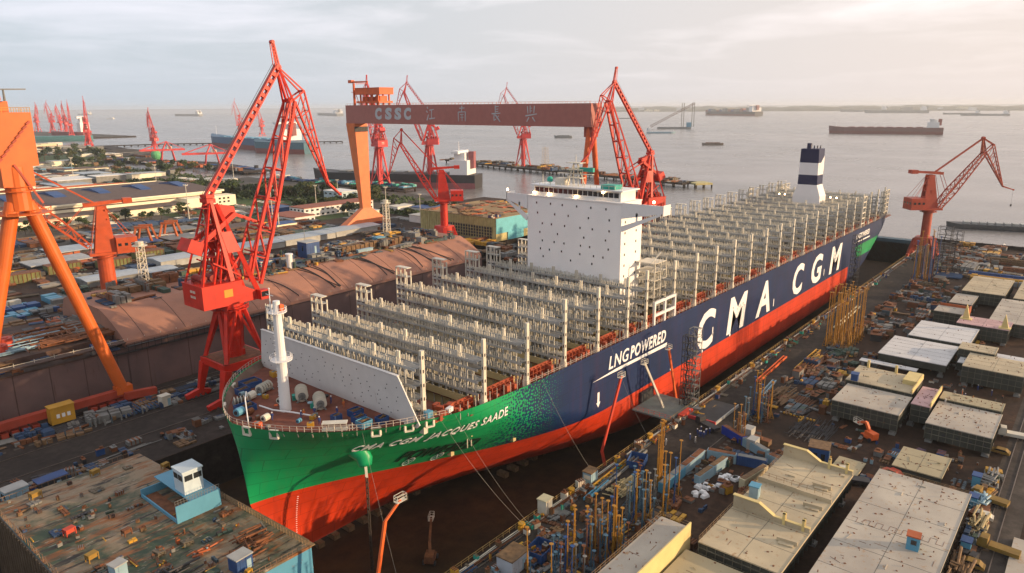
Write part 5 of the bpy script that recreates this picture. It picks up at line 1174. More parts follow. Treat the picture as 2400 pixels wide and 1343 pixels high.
# small stuff scattered on the trunk deck and the quay beyond: crates, bins and bottles, each on its own
def heap(n, x0, x1, y0, y1, z, smin, smax, label, hmax, cols=None, name='loose_gear'):
    b = MB(); cx_, cy_ = (x0+x1)/2, (y0+y1)/2
    for m in set(cols or CL): b.use(m)
    left = int(n*1.9)
    while left > 0:
        # a sorted group: same kind, colour and lie, set out in a small grid
        m = random.choice(cols or CL); q = random.random(); s_ = random.uniform(smin, smax); h = random.uniform(.3, hmax); a_ = random.choice([0, 0, 0, 1.5708, .15, -.2])
        g = 1 if random.random() < .25 else random.randint(4, 14); cols_ = random.randint(1, 4); X, Y = random.uniform(x0, x1)-cx_, random.uniform(y0, y1)-cy_
        for k in range(g):
            b.use(m if random.random() < .85 else random.choice(cols or CL)); u, v = (k % cols_)*s_*(1.7 if q < .5 else 1.1), (k//cols_)*s_*(1.05 if q < .5 else .5 if q < .78 else 1.0)
            x, y = X+u*cos(a_)-v*sin(a_), Y+u*sin(a_)+v*cos(a_)
            if abs(x) > (x1-x0)/2 or abs(y) > (y1-y0)/2: continue
            hh = h*random.uniform(.8, 1.1); r_ = a_+random.uniform(-.05, .05)
            if q < .5: b.box((x, y, hh/2), (s_*1.5, s_*.85, hh), r_)
            elif q < .78: b.tube((x-cos(r_)*s_*2, y-sin(r_)*s_*2, .2+s_*.1), (x+cos(r_)*s_*2, y+sin(r_)*s_*2, .2+s_*.1), s_*.16+.05, n=5)
            elif q < .88: b.tube((x, y, 0), (x, y, hh), s_*.38, n=8)
            else:
                for i_ in (-1, 1):
                    for j_ in (-1, 1): b.beam((x+i_*s_*.5, y+j_*s_*.4, 0), (x+i_*s_*.5, y+j_*s_*.4, hh*1.2), .1+s_*.03)
                b.box((x, y, hh*1.2), (s_*1.1, s_*.9, .12+s_*.04)); b.box((x, y, hh*.6), (s_*.8, s_*.6, hh*.5))
        left -= g
    o = b.build(name); o.location = (cx_, cy_, z); return tag(o, label, 'gear', kind='stuff')
def scatter(n, x0, x1, y0, y1, z, smin, smax, label, grp, hmax=2.4, cols=None, name='crate', cat='crate', hole=None, stuff=False):  # the same crate box is built whatever name and category a call gives
    protos = {}
    if stuff: return heap(n, x0, x1, y0, y1, z, smin, smax, label, hmax, cols)
    for k in range(n):
        m = random.choice(cols or CL); key = (m.name, k % 2)
        if key not in protos:
            b = MB(); b.use(m); b.box((0, 0, .5), (1, 1, 1)); b.use(RST if m is not RST else GRY)
            if k % 2: b.box((0, 0, 1.03), (1.04, 1.04, .06)); b.box((.2, .1, 1.2), (.4, .5, .3))
            else:
                for i in (-.3, 0, .3): b.box((i, 0, 1.06), (.12, 1.1, .12)); b.box((i, -.52, .5), (.07, .04, 1))
            protos[key] = b.mesh(name)
        x, y = random.uniform(x0, x1), random.uniform(y0, y1)
        if hole and hole(x, y): continue
        o = bpy.data.objects.new(name, protos[key]); COL.objects.link(o); o.location = (x, y, z); o.rotation_euler = (0, 0, random.choice([0, 0, .2, -.3, 1.5]))
        s_ = random.uniform(smin, smax); o.scale = (s_*random.uniform(.7, 2.2), s_*random.uniform(.7, 1.3), random.uniform(.5, hmax)); wd = WORD.get(m.name, ''); lb = re.sub(r'^(small |dark |rusty |blue or red )*(painted )?', '', label); lw = ('%s %s' % (wd, lb)).split()[:16]; tag(o, ' '.join(lw), cat, wd+' '+grp)
heap(620, 27, 184, 115, 139.5, 22, .5, 2.6, 'dense loose gear, hoses and boxes over the trunk deck of the pink hull', 3.4)
heap(200, 27, 184, 112.6, 116, 21.8, .3, 1.3, 'small gear along the near edge of the trunk deck', 1.6)
scatter(44, 66, 182, 116, 130, 22, .8, 2.2, 'small painted steel crate among the gear on the trunk deck of the pink hull', 'gear on the pink hull')
heap(300, 62, 186, 134, 146, 16, .8, 2.6, 'dense loose gear along the far side deck of the pink hull', 3, None)
heap(300, -40, 26, 100, 146, 13, .8, 2.6, 'dense loose gear over the open hull deck at left', 2.5, [RST, PUR, GRY, BLU, BRN, DRK])
# ---- hull block with green deck and blue sides, standing ahead of the bow
HB = thing('hull_block', (-10, 10, -13), 'big hull block with worn green deck, standing in the dock ahead of the bow', 'hull block')
GD = mat('worn_green_deck', (.03, .06, .035), .75)
t = GD.node_tree; t.nodes.clear(); o = N(t, 'ShaderNodeOutputMaterial'); p = N(t, 'ShaderNodeBsdfPrincipled'); t.links.new(p.outputs[0], o.inputs[0]); p.inputs['Roughness'].default_value = .7; c = N(t, 'ShaderNodeTexCoord')
def nz_(sc_, mp_, det=8, rot=0):
    m_ = N(t, 'ShaderNodeMapping'); m_.inputs['Scale'].default_value = mp_; m_.inputs['Rotation'].default_value = (0, 0, rot); t.links.new(c.outputs['Object'], m_.inputs[0]); n_ = N(t, 'ShaderNodeTexNoise'); n_.inputs['Scale'].default_value = sc_; n_.inputs['Detail'].default_value = det; n_.inputs['Roughness'].default_value = .65; t.links.new(m_.outputs[0], n_.inputs['Vector']); return n_.outputs['Fac']
def rng_(v, a_, b_): q = N(t, 'ShaderNodeMapRange'); q.inputs['From Min'].default_value = a_; q.inputs['From Max'].default_value = b_; t.links.new(v, q.inputs['Value']); return q.outputs[0]
col = mixc(rng_(nz_(.06, (1, 1, 1)), .45, .56), (.03, .055, .03), (.22, .17, .11)); col = mixc(rng_(nz_(.5, (.25, 1, 1), 8, .25), .5, .62), col, (.20, .075, .02)); col = mixc(rng_(nz_(.7, (.16, 1, 1), 8, .22), .56, .62), col, (.022, .018, .014)); col = mixc(rng_(nz_(1.6, (.2, 1, 1), 8, .22), .6, .66), col, (.30, .27, .22))
t.links.new(col, p.inputs['Base Color'])
def WB(b): return W(b, -10, 10, -13)
b = MB(); b.add([(-27, -21.5, -12.9), (6.6, -21.5, -12.9), (5.2, 5, -12.9), (3, 42, -12.9), (-27, 42, -12.9), (-27, -21.5, 3.8), (6.6, -21.5, 3.8), (5.2, 5, 3.8), (3, 42, 3.8), (-27, 42, 3.8)], [(4, 3, 2, 1, 0), (0, 1, 6, 5), (1, 2, 7, 6), (2, 3, 8, 7), (3, 4, 9, 8), (4, 0, 5, 9)])
WB(b).build('shell_plating', SKB, HB)
b = MB(); b.bb(-27.2, -21.5, -12.9, -27.02, 42, 3.7)
for k in range(40): b.bb(-27.5, -21+k*1.6, -12.9, -27.2, -20.8+k*1.6, 3.8)
WB(b).build('scaffold_screen', mat('screen_brown', (.13, .10, .07), .85, var=.4), HB)
b = MB(); b.add([(-27, -21.4, 3.9), (6.5, -21.4, 3.9), (5.1, 5, 3.9), (2.9, 42, 3.9), (-27, 42, 3.9)], [(0, 1, 2, 3, 4)]); b.bb(-27, -21.5, 3.8, 6.6, -21.2, 4.3)
WB(b).build('deck', GD, HB)
b = MB()
for k in range(34): y = -21+k*.95; b.beam((6.3-.04*k, y, 3.9), (6.3-.04*k, y, 5.2), .1); b.beam((6.9, y, -3+random.random()*5), (6.4, y, 3.8), .12)
b.beam((6.5, -21, 5.2), (4.9, 11, 5.2), .12); b.beam((6.5, -21, 4.6), (4.9, 11, 4.6), .09); b.beam((7.2, -21, 3.7), (5.6, 11, 3.7), 1.1, .15)
WB(b).build('edge_scaffold', mat('scaffold_wood', (.30, .20, .11), .8, var=.4), HB)
b = MB()
for k in range(30): x = -27+k*1.1; b.beam((x, -21.3, 3.9), (x, -21.3, 5.1), .07)
b.beam((-27, -21.3, 5.1), (6.5, -21.3, 5.1), .08); b.beam((-27, -21.3, 4.5), (6.5, -21.3, 4.5), .06)
for k in range(40): y = -20+k*1.55; b.beam((-26.8, y, 3.9), (-26.8+random.uniform(-.3, .3), y, 5.4), .1)
b.beam((-26.8, -20, 5.2), (-26.8, 41, 5.2), .08)
for k in range(24): x = -26+k*1.2; b.beam((x, 41.8, 3.9), (x, 41.8, 5.0), .07)
b.beam((-26.8, 41.8, 5.), (3, 41.8, 5.), .08)
WB(b).build('edge_railing', mat('rail_rust', (.25, .16, .10), .8, var=.4), HB)
b = MB(); b.use(SKB); x0, x1, y0, y1 = -5.6, 3.6, 5.4, 21.5
for a_ in ((x0, y0, x1, y0+.2), (x0, y1-.2, x1, y1), (x1-.2, y0, x1, y1), (x0, y0, x0+.2, y1)): b.bb(a_[0], a_[1], 3.9, a_[2], a_[3], 7.2)
b = MB(); 
b.bb(x0, y0, 3.9, x1, y0+.25, 7.6); b.bb(x1-.25, y0+.25, 3.9, x1, y1, 7.6); b.bb(x0, y1-.25, 3.9, x1-.25, y1, 5.6); b.bb(x0, y0+.25, 3.9, x0+.25, y1-.25, 4.6); b.bb(x0+3, y0+.25, 7.3, x1-.25, y1-.25, 7.5)
WB(b).build('deckhouse_shell', SKB, HB)
b = MB(); b.bb(x0+.4, y0+.5, 3.92, x0+3, y1-.5, 4.05); WB(b).build('hatch_floor', RST, HB)
b = MB(); b.bb(-2.2, 8.4, 7.5, 1.8, 12.6, 12.3); b.bb(-2.4, 8.2, 12.3, 2, 12.8, 12.6); WB(b); cw = b.build('control_room', mat('pale_blue_white', (.50, .60, .66), .6, var=.15, rust=.1), HB)
for k in range(2): b = MB(); b.bb(-1.9+k*1.9, 8.32, 10.4, -.3+k*1.9, 8.38, 11.6); WB(b).build('window', GLS, cw)
for k in range(2): b = MB(); b.bb(-2.28, 8.8+k*1.9, 10.4, -2.22, 10.4+k*1.9, 11.6); WB(b).build('window', GLS, cw)
b = MB()
for k in range(16): b.beam((x0+k*.6, y0+.1, 7.6), (x0+k*.6, y0+.1, 8.7), .06)
b.beam((x0, y0+.1, 8.7), (x1, y0+.1, 8.7), .07); b.beam((x0, y0+.1, 8.15), (x1, y0+.1, 8.15), .05)
WB(b).build('house_railing', GRY, HB)
cabin((-5, -17, 3.9), (3.2, 2.6, 2.6), BLU, LGR, 'blue box with grey lid at the corner of the green deck', .1, 0, 'box', 'deck_box')
cabin((-20, -3, 3.9), (2.2, 2, 2.8), LBL, LGR, 'pale blue box at the bottom edge of the green deck', .2, 0, 'box', 'deck_box', door=False)
def frame_box(loc, s_, m, label, rz=.2):
    b = MB(); s_ *= .78
    for sx in (-1, 1):
        for sy in (-1, 1): b.beam((sx*s_, sy*s_*.7, 0), (sx*s_, sy*s_*.7, s_*1.7), .16)
    b.box((0, 0, s_*1.7), (s_*2.2, s_*1.6, .15)); b.box((0, 0, s_*1.1), (s_*1.7, s_*1.2, s_*.9))
    o = b.build('winch_frame', m); o.location = loc; o.rotation_euler = (0, 0, rz); return tag(o, label, 'equipment')
frame_box((-21, 6, 3.9), 1.1, mat('dull_yellow', (.34, .20, .03), .7, var=.4, rust=.4), 'yellow framed machine at the lower left of the green deck')
frame_box((-20.5, 18, 3.9), 1.1, mat('drum_red', (.5, .06, .03)), 'red and blue framed machine at the left of the green deck')
frame_box((-20, 38, 3.9), 1.2, mat('dull_yellow', (.34, .20, .03), .7, var=.4, rust=.4), 'yellow bollard frame at the back left corner of the green deck')
frame_box((-8, 39, 3.9), 1.0, mat('dull_yellow', (.34, .20, .03), .7, var=.4, rust=.4), 'yellow bollard frame on the back edge of the green deck')
frame_box((-13.5, 9.5, 3.9), .9, RST, 'small rusty winch in the middle of the green deck')
frame_box((3.5, 30, 3.9), .9, mat('dull_yellow', (.34, .20, .03), .7, var=.4, rust=.4), 'yellow mooring frame behind the blue deckhouse shell')
frame_box((-5, -19.5, 3.9), .6, YEL, 'yellow machine at the light blue edge of the green deck')
pipes_heap('steel_beam', PUR, -10, -3, -8, -6.8, 3.9, 7, .22, 'orange steel beam lying across the green deck', 'beam', 1)
pipes_heap('pipe_heap', RST, -4, 4, -16, -8, 3.9, 30, .2, 'heap of dark pipes near the blue box on the green deck')
pipes_heap('pipe_heap', DRK, -20, -8, -14, -8, 3.9, 26, .18, 'heap of black pipes and hoses at the lower part of the green deck')
heap(150, -26, 5, -20, 4, 3.92, .15, .7, 'loose parts, hoses and offcuts over the lower half of the green deck', .7)
heap(120, -26, 2, 6, 41, 3.92, .15, .6, 'loose parts and hoses over the back half of the green deck', .5)
scatter(26, -25, 4, -19, 3, 3.95, .2, .7, 'small steel crate lying on the worn green deck', 'loose crates on the green deck', 1.0, [RST, PUR, DRK, GRY, LBL, BRN], 'steel_part', 'scrap')
scatter(22, -25, -7, 5, 40, 3.95, .3, .9, 'small steel crate on the back half of the worn green deck', 'loose crates at the back of the green deck', .8, [RST, DRK, GRY, BRN], 'steel_part', 'scrap')
# ---- quay between the docks
random.seed(8)
scatter(40, -60, 24, 46, 57, .05, .6, 2.2, 'dark steel crate on the shaded quay between the docks', 'gear on the shaded quay', 2.2, [DRK, GRY, RST, BLU, BRN, GRY])
heap(176, -60, 40, 76, 84, .05, .6, 2.2, 'loose gear beside the rails behind the orange gantry beam', 2.2, [DRK, GRY, RST, CL[0], CL[11], BRN])
heap(240, 62, 300, 46, 90, .05, .8, 3, 'dense loose gear on the quay behind the ship', 2.4, None)
for k in range(14):
    b = MB(); b.tube((0, 0, 0), (0, 0, 1.5), .24, .2, 8); b.sphere((0, 0, 1.6), .22, 8, 5); o = b.build('gas_bottle', CL[11] if k % 3 else CL[1]); o.location = (-2+k*1.9+random.uniform(-.4, .4), 74.6+random.uniform(-.5, .5), .02); tag(o, 'white gas bottle standing in the row on the shaded quay', 'gas bottle', 'gas bottles on the shaded quay')
cabin((-21, 49, 0), (4.5, 3.2, 3), LBL, LGR, 'pale blue cabin on the shaded quay above the back edge of the green deck', .1)
cabin((-14, 48.5, 0), (6, 3, 2.6), DRK, BLU, 'dark cabin with blue roof on the shaded quay', .05, 1)
cabin((24, 75, 0), (2.6, 2.2, 3), WHG, WHG, 'white round topped cabin between the orange beam and the red crane portal', .1, 0)
pipes_heap('pipe_heap', GRY, -8, 14, 52, 54, .05, 8, .12, 'thin white pipes laid along the shaded quay', 'pipe', 1)
# ---- beyond the left dock: long pale roofs, sheds, block yards
def shed(x0, y0, x1, y1, h, wall, roof, label, ridge=0, cat='shed', name='shed', axis='x', windows=0, wy=None, floors=1):
    t_ = thing(name, ((x0+x1)/2, (y0+y1)/2, 0), label, cat); a_, c_ = (x1-x0)/2, (y1-y0)/2
    b = MB(); b.bb(-a_, -c_, 0, a_, c_, h); b.build('wall', wall, t_)
    b = MB()
    if ridge:
        if axis == 'x': b.prism([(-c_-.6, h), (c_+.6, h), (0, h+ridge)], -a_-.4, a_+.4, lambda p_, q_, r_: (r_, p_, q_))
        else: b.prism([(-a_-.6, h), (a_+.6, h), (0, h+ridge)], -c_-.4, c_+.4, lambda p_, q_, r_: (p_, r_, q_))
    else: b.bb(-a_-.4, -c_-.4, h+.02, a_+.4, c_+.4, h+.5)
    b.build('roof', roof, t_)
    for f_ in range(floors):
        for k in range(windows):
            z = h*(f_+.5)/floors; x = -a_+(k+.5)*2*a_/windows; b = MB(); b.bb(x-a_/windows*.5, -c_-.06, z-.7, x+a_/windows*.5, -c_-.01, z+.7); b.build('window', GLS, t_)
        nw = max(2, int(windows*c_/a_)) if windows else 0
        for k in range(nw):
            z = h*(f_+.5)/floors; y = -c_+(k+.5)*2*c_/nw; b = MB(); b.bb(-a_-.06, y-c_/nw*.5, z-.7, -a_-.01, y+c_/nw*.5, z+.7); b.build('window', GLS, t_)
    return t_
for i in range(4):
    x0 = 108+i*39; shed(x0, 259+i*1.2, x0+37.5, 276+i*1.2, 3.6, LGR, ROFP, 'pale corrugated roof shelter, %s in the long row behind the pink hull' % ('leftmost', 'second from left', 'third from left', 'nearest the gantry foot')[i], .8)
shed(66, 244, 92, 258, 3, GRY, ROFP, 'pale blue sloping roof shelter behind the orange crane column', .7)
shed(94, 240, 108, 252, 3, GRY, ROFP, 'small pale roof shelter right of the orange crane column', .7)
for i, (x, y, dx, dy) in enumerate(((80, 330, 26, 20), (112, 322, 26, 18), (60, 300, 30, 18), (142, 318, 24, 18), (150, 350, 26, 18), (185, 330, 24, 18))):
    shed(x, y, x+dx, y+dy, 3.5, DRK, (ROFP, BLU, LGR, GRY, GRY, ROFB)[i], ('pale flat roof over the dark block racks at far left', 'blue flat roof behind the orange crane', 'grey flat roof near the left edge beside the orange tube', 'grey flat roof between the orange crane and the red crane', 'second grey flat roof near the orange trestles', 'brown flat roof left of the red crane tower')[i])
for i in range(7):
    x, y = 50+i*22, 284+(i % 2)*9
    b = MB(); b.use(mat('olive_block', (.16, .17, .06), .8, var=.4)); b.box((0, 0, 2.2), (16, 7, 4.4)); b.use(RST)
    for k in range(9): b.box((-7.6+k*1.9, -3.6, 2.3), (.25, .3, 4.6))
    b.box((0, 0, 4.5), (16.4, 7.4, .25)); o = b.build('ship_block', None); o.location = (x, y, 0); tag(o, 'olive and rust ship block in the storage rows behind the left dock', 'ship block', 'ship blocks in storage')
for i, (x, y) in enumerate(((132, 332), (150, 336))):
    b = MB()
    for s_ in (-1, 1):
        for q in (-1, 1): b.beam((s_*3.2, q*4, 12), (s_*6.5, q*6, 0), 1.2)
    b.box((0, 4, 12.4), (8, 1.4, 1.4)); b.box((0, -4, 12.4), (8, 1.4, 1.4)); o = b.build('trestle', PUR); o.location = (x, y, 0); o.rotation_euler = (0, 0, -.7)
    tag(o, ('orange steel trestle nearer the orange crane cabin', 'orange steel trestle on the right of the pair behind the orange crane')[i], 'trestle')
heap(700, 50, 240, 178, 236, .02, .8, 3.2, 'dense loose gear over the sunlit quay behind the pink hull', 3, None)
heap(300, -60, 50, 178, 236, .02, 1, 4, 'loose gear over the dark ground at far left', 2.5, [DRK, GRY, BLU, WHG, SKB])
heap(550, 50, 250, 290, 350, .02, 1.5, 5, 'stored steel filling the block yard behind the pale roofs', 3.5, [RST, DRK, PUR, GRY, BRN, YEL, WHG])
b = MB(); b.use(mat('arched_cover', (.18, .14, .09), .8, var=.3)); 
b.prism([(7*cos(pi*i/10), 8*sin(pi*i/10)) for i in range(11)], -9, 9, lambda x, z, q: (x, q, z)); o = b.build('arched_shed', None); o.location = (150, 296, 0); o.rotation_euler = (0, 0, -.6); tag(o, 'brown arched cover behind the red crane house', 'shed')
random.seed(5151)
heap(900, 40, 250, 156, 240, .02, .6, 3.0, 'dense stored gear and scaffolding over the quay beside the left dock', 2.2)
heap(700, 40, 240, 286, 350, .02, 1.2, 5, 'racks and ship parts filling the storage yard behind the pale roofs', 3.6, [RST, DRK, GRY, BRN, CL[9], CL[10], CL[8]])
heap(500, -60, 120, 240, 420, .02, 1.2, 5, 'dark racks and stored parts at far left behind the orange gantry leg', 3, [RST, DRK, GRY, BRN, CL[0], CL[9]])
heap(400, 120, 330, 355, 480, .02, 1.2, 5, 'stored parts and vehicles before the long warehouse', 3, [RST, DRK, GRY, BRN, CL[0], CL[9], WHG])
heap(500, 100, 380, 640, 1100, .2, 3, 14, 'dense industrial clutter behind the long warehouse', 7, [RST, DRK, GRY, BRN, LGR, CL[1], WHG])
heap(400, 240, 420, 150, 330, .02, .8, 4, 'gear on the quay between the gantry foot and the ribbed block', 2.6)
heap(260, -140, 30, 97.5, 104, 13, .4, 1.8, 'small gear along the near edge of the open hull deck', 1.5, [RST, DRK, GRY, BRN, CL[0]])
heap(300, -60, 26, 118, 147, 13, .8, 3.6, 'racks and spools over the far half of the open hull deck', 3.0, [RST, PUR, DRK, GRY, BRN, CL[0]])
# yellow ribbed block with open grid, light blue end and rusty top
YB = thing('hull_block', (300, 203, 0), 'yellow ribbed hull block with grid openings and light blue end, behind the deckhouse', 'hull block')
OL = mat('yellow_green_primer', (.50, .44, .20), .7, var=.25, streak=.15)
b = MB(); b.bb(-23, -35, 0, 40, 34, 14.6)
for k in range(46): b.bb(-23.4, -34.6+k*1.5, 9.5, -23, -34.4+k*1.5, 14.6)
for k in range(9): b.bb(-23.5, 14+k*2.2, 0, -23, 14.3+k*2.2, 14.6)
b.build('shell_plating', OL, YB)
b = MB(); b.bb(-23.1, -32, 1.4, -23.02, 10, 9.3); b.build('grid_opening', DRK, YB)
b = MB()
for k in range(19): b.bb(-23.4, -32+k*2.33, 1.4, -23.1, -31.7+k*2.33, 9.3)
for k in range(5): b.bb(-23.4, -32, 1.4+k*1.9, -23.1, 10, 1.6+k*1.9)
b.build('grid_bar', OL, YB)
b = MB(); b.bb(-23.1, -35.3, 5, 40.2, -35, 14.7); b.bb(-12, -35.6, 0, 4, -35.3, 5); b.build('end_plating', mat('cyan_paint', (.12, .46, .56), .5, var=.15, streak=.1), YB)
b = MB(); b.bb(-23.3, -35.2, 14.6, 40.2, 34.2, 14.9); b.build('top_plating', mat('rust_orange_top', (.34, .24, .11), .8, var=.5, scale=.12, col2=(.22, .14, .06), rust=.3), YB)
heap(240, 279, 338, 170, 235, 14.9, .6, 2.4, 'rusty loose steel covering the top of the yellow ribbed block', .7, [RST, BRN, CL[9], CL[10], PUR])
scatter(14, 277, 284, 168, 176, 14.9, .6, 2, 'blue or red drum at the corner of the yellow ribbed block', 'drums on the yellow block', 2, [BLU, mat('drum_red', (.5, .06, .03)), WHG])
heap(350, 195, 275, 150, 240, .02, .8, 3.4, 'loose gear on the ground in front of the yellow ribbed block', 3.2, None)
heap(300, 240, 330, 100, 150, .02, .8, 3.4, 'dark scrap heap behind the deckhouse', 3.0, [DRK, GRY, RST, BRN])
# warehouse: long cream hall, brown roof with blue skylight hoods
WH = thing('warehouse', (178, 548, 0), 'long cream warehouse with brown roof and blue roof lights', 'warehouse', rad(0))
WX0, WX1 = -190, 90
b = MB(); b.bb(WX0, -62, 0, WX1, 64, 11.6); b.bb(WX1-40, -78, 0, WX1+4, -62, 9); b.build('wall', WALL, WH)
b = MB(); b.bb(WX0, -86, 0, WX1-42, -62, 6); b.build('lean_to', WALL, WH)
b = MB(); b.bb(WX0-1, -86.6, 6., WX1-42, -62, 6.4); b.bb(WX0-1, -62.1, 8.6, WX1, -62.01, 9.6); b.build('dark_band', ROFB, WH)
b = MB(); b.prism([(-63, 11.6), (65, 11.6), (65, 12.2), (1, 15.2), (-63, 12.2)], WX0-1, WX1+1, lambda y, z, q: (q, y, z)); b.build('roof', ROFB, WH)
b = MB(); b.bb(WX0-1, -64, 11.4, WX1+1, -63, 12.7); b.bb(WX0-1, 65, 11.4, WX1+1, 66, 12.9); b.bb(WX1+1, -63, 11.4, WX1+2, 65, 12.8); b.build('parapet', WALL, WH)
for k in range(8):
    x = WX0+24+k*34; b = MB(); b.prism([(-26, 13.2), (26, 13.2), (16, 15.4), (0, 17.2), (-16, 15.4)], x, x+9, lambda y, z, q: (q, y, z)); b.build('roof_light', BLU, WH)
for k in range(3):
    for j in range(2): b = MB(); b.bb(WX1-12+k*4, -78.1, 3+j*3, WX1-10+k*4, -78.02, 4.6+j*3); b.build('window', GLS, WH)
# offices beyond the gantry
shed(262, 352, 330, 372, 7, WALW, ROFR, 'long white two storey office with red roof left of the gantry leg', 0, 'office building', 'office_building', windows=14, floors=2)
shed(236, 330, 256, 362, 5, WALW, ROFR, 'low white office with dark red roof and blue base', 0, 'office building', 'office_building', windows=5)
shed(338, 405, 356, 432, 9, mat('pale_blue_wall', (.40, .52, .58)), WALW, 'small white and blue block among the trees left of the gantry leg', 0, 'building', 'small_building', windows=3, floors=2)
shed(290, 318, 308, 334, 4, WALL, ROFP, 'small cream lodge with arched gate beside the gantry foot', 0, 'gatehouse', 'gatehouse', windows=2)
shed(252, 380, 268, 396, 6, BLU, BLU, 'bright blue shed behind the boom of the red crane', 0)
shed(215, 316, 231, 330, 4, WALL, BLU, 'small cream hut with blue roof right of the red crane boom', .8)
for i, (x, y, dx, dy, m_) in enumerate(((330, 290, 22, 16, BLU), (340, 270, 26, 14, SKB), (300, 262, 24, 12, WHG), (352, 300, 20, 12, LBL), (322, 312, 18, 12, WHG))):
    shed(x, y, x+dx, y+dy, 5, WALW, m_, ('blue roofed hut right of the gantry foot', 'sky blue roofed hut right of the gantry foot', 'white roofed hut nearest the gantry foot on its right', 'pale blue roofed hut in front of the scarlet crane', 'white roofed hut behind the blue roofed one right of the gantry foot')[i])
# far-left works
random.seed(77)
names = ['pale', 'grey', 'white', 'brown', 'blue', 'cream']
for i in range(26):
    x, y = random.uniform(90, 330), random.uniform(690, 1120); m_ = (ROFP, LGR, WALW, ROFB, BLU, WALL)[i % 6]
    t_ = shed(x, y, x+random.uniform(20, 60), y+random.uniform(20, 50), random.uniform(5, 12), WALL if i % 2 else GRY, m_, '%s roofed works hall in the industrial area behind the long warehouse' % names[i % 6], 0, 'works hall', 'works_hall'); t_['group'] = '%s roofed halls behind the warehouse' % names[i % 6]
pipes_heap('pipe_gantry', PUR, 160, 300, 640, 655, 3, 40, 1.4, 'orange pipe bridge behind the long warehouse at left', 'pipe bridge')
heap(480, 120, 330, 640, 1000, .15, 3, 12, 'stored steel over the industrial area behind the long warehouse', 6, [RST, DRK, PUR, GRY, BRN, WHG, SKB])
heap(180, 420, 560, 1200, 2100, .15, 6, 22, 'stored steel over the distant spit', 8, [RST, DRK, BRN, WHG, GRY, CRM])
# piers
def pier(pts, wd, z, label, piles=True, m=GM2):
    t_ = thing('pier', (pts[0][0], pts[0][1], -4), label, 'pier'); ox, oy = pts[0][:2]
    b = MB()
    for p_, q_ in zip(pts, pts[1:]): b.beam((p_[0]-ox, p_[1]-oy, z+4-1), (q_[0]-ox, q_[1]-oy, z+4-1), wd, 2.0)
    b.build('pier_deck', m, t_)
    for p_, q_ in zip(pts, pts[1:]):
        L_ = Vector((q_[0]-p_[0], q_[1]-p_[1], 0)); n = max(2, int(L_.length/14)); n_ = Vector((-L_.y, L_.x, 0)).normalized(); b = MB()
        for k in range(n+1):
            c_ = Vector((p_[0]-ox, p_[1]-oy, 0))+L_*k/n
            for s_ in (-1, 1): b.tube(c_+n_*s_*wd*.4, c_+n_*s_*wd*.4+Vector((0, 0, z+3)), .9, .9, 6)
        b.build('pile_row', GM2, t_)
    return t_
def on_pier(p_, q_, n, label, grp, z, wd, big=4., cols=None):
    k = 6; n = n*3
    for i in range(k):
        a_, c_ = Vector((lerp(p_[0], q_[0], i/k), lerp(p_[1], q_[1], i/k))), Vector((lerp(p_[0], q_[0], (i+1)/k), lerp(p_[1], q_[1], (i+1)/k)))
        heap(n//k, min(a_.x, c_.x)-wd, max(a_.x, c_.x)+wd, min(a_.y, c_.y), max(a_.y, c_.y), z, big*.4, big, grp+' in this stretch', big*.7, cols)
pier([(770, 690, 0), (735, 560, 0), (712, 450, 0), (690, 330, 0), (668, 228, 0)], 26, 1.5, 'long outer pier crossing behind the lettered gantry')
on_pier((770, 690), (668, 228), 110, 'stack or vehicle on the long outer pier', 'cargo on the outer pier', 1.6, 8, 6)
pier([(560, 235, 0), (470, 215, 0)], 12, 1, 'low brown jetty to the right of the deckhouse roof')
pier([(668, 226, 0), (684, 214, 0)], 20, 1.5, 'yellow tipped end of the outer pier', m=OL)
pier([(425, 660, 0), (440, 500, 0), (452, 440, 0)], 22, 1, 'dark jetty with small craft in front of the black bulk carrier')
on_pier((425, 660), (452, 440), 60, 'small craft part or stack along the dark jetty', 'stacks on the dark jetty', 1.2, 8, 5, [BLU, DRK, GRY, WHG, SKB, TGR])
pier([(446, 1215, 0), (500, 960, 0), (470, 760, 0)], 40, 1, 'curving quay arm with the two low red gantry cranes')
on_pier((446, 1215), (470, 760), 50, 'stack on the curving quay arm', 'stacks on the curving quay arm', 1.2, 14, 8, [RST, DRK, PUR, GRY, WHG, BLU])
pier([(575, 1700, 0), (760, 1650, 0), (950, 1500, 0), (1080, 1380, 0)], 12, .5, 'long thin breakwater pier in the distance at left')
pier([(620, 1640, 0), (560, 1330, 0)], 30, 1, 'brown distant wharf with a small boat slip')
lattice_mast((726, 470, 1), 29, 7, 'small square lattice tower on the outer pier', mat('tower_tan', (.42, .34, .24)), False, 'lattice_tower', 10)
# low red quay gantries with cantilever arm
def quay_gantry(loc, rz, label):
    t_ = thing('quay_gantry', loc, label, 'gantry crane', rz)
    for sx in (-1, 1):
        for sy in (-1, 1): b = MB(); b.beam((sx*10, sy*8, 0), (sx*7, sy*5, 17), 1.4); b.build('leg', PINK, t_)
    b = MB(); b.bb(-26, -6, 16.5, 40, -4.5, 19); b.bb(-26, 4.5, 16.5, 40, 6, 19)
    for k in range(9): b.bb(-26+k*8, -6, 17, -25+k*8, 6, 18)
    b.build('bridge', PINK, t_)
    b = MB()
    for s_ in (-1, 1): b.beam((-6, s_*5, 19), (0, s_*2, 31), 1.2); b.beam((6, s_*5, 19), (0, s_*2, 31), 1.2); b.beam((0, s_*2, 31), (36, s_*5, 19), .8); b.beam((0, s_*2, 31), (-24, s_*5, 19), .8)
    b.build('apex_frame', PINK, t_)
    b = MB(); b.box((-4, 0, 21), (7, 6, 4)); b.build('trolley_house', WHG, t_); return t_
g_ = quay_gantry((485, 1050, 1), rad(160), 'left of the two low red quay gantries on the curving quay arm')
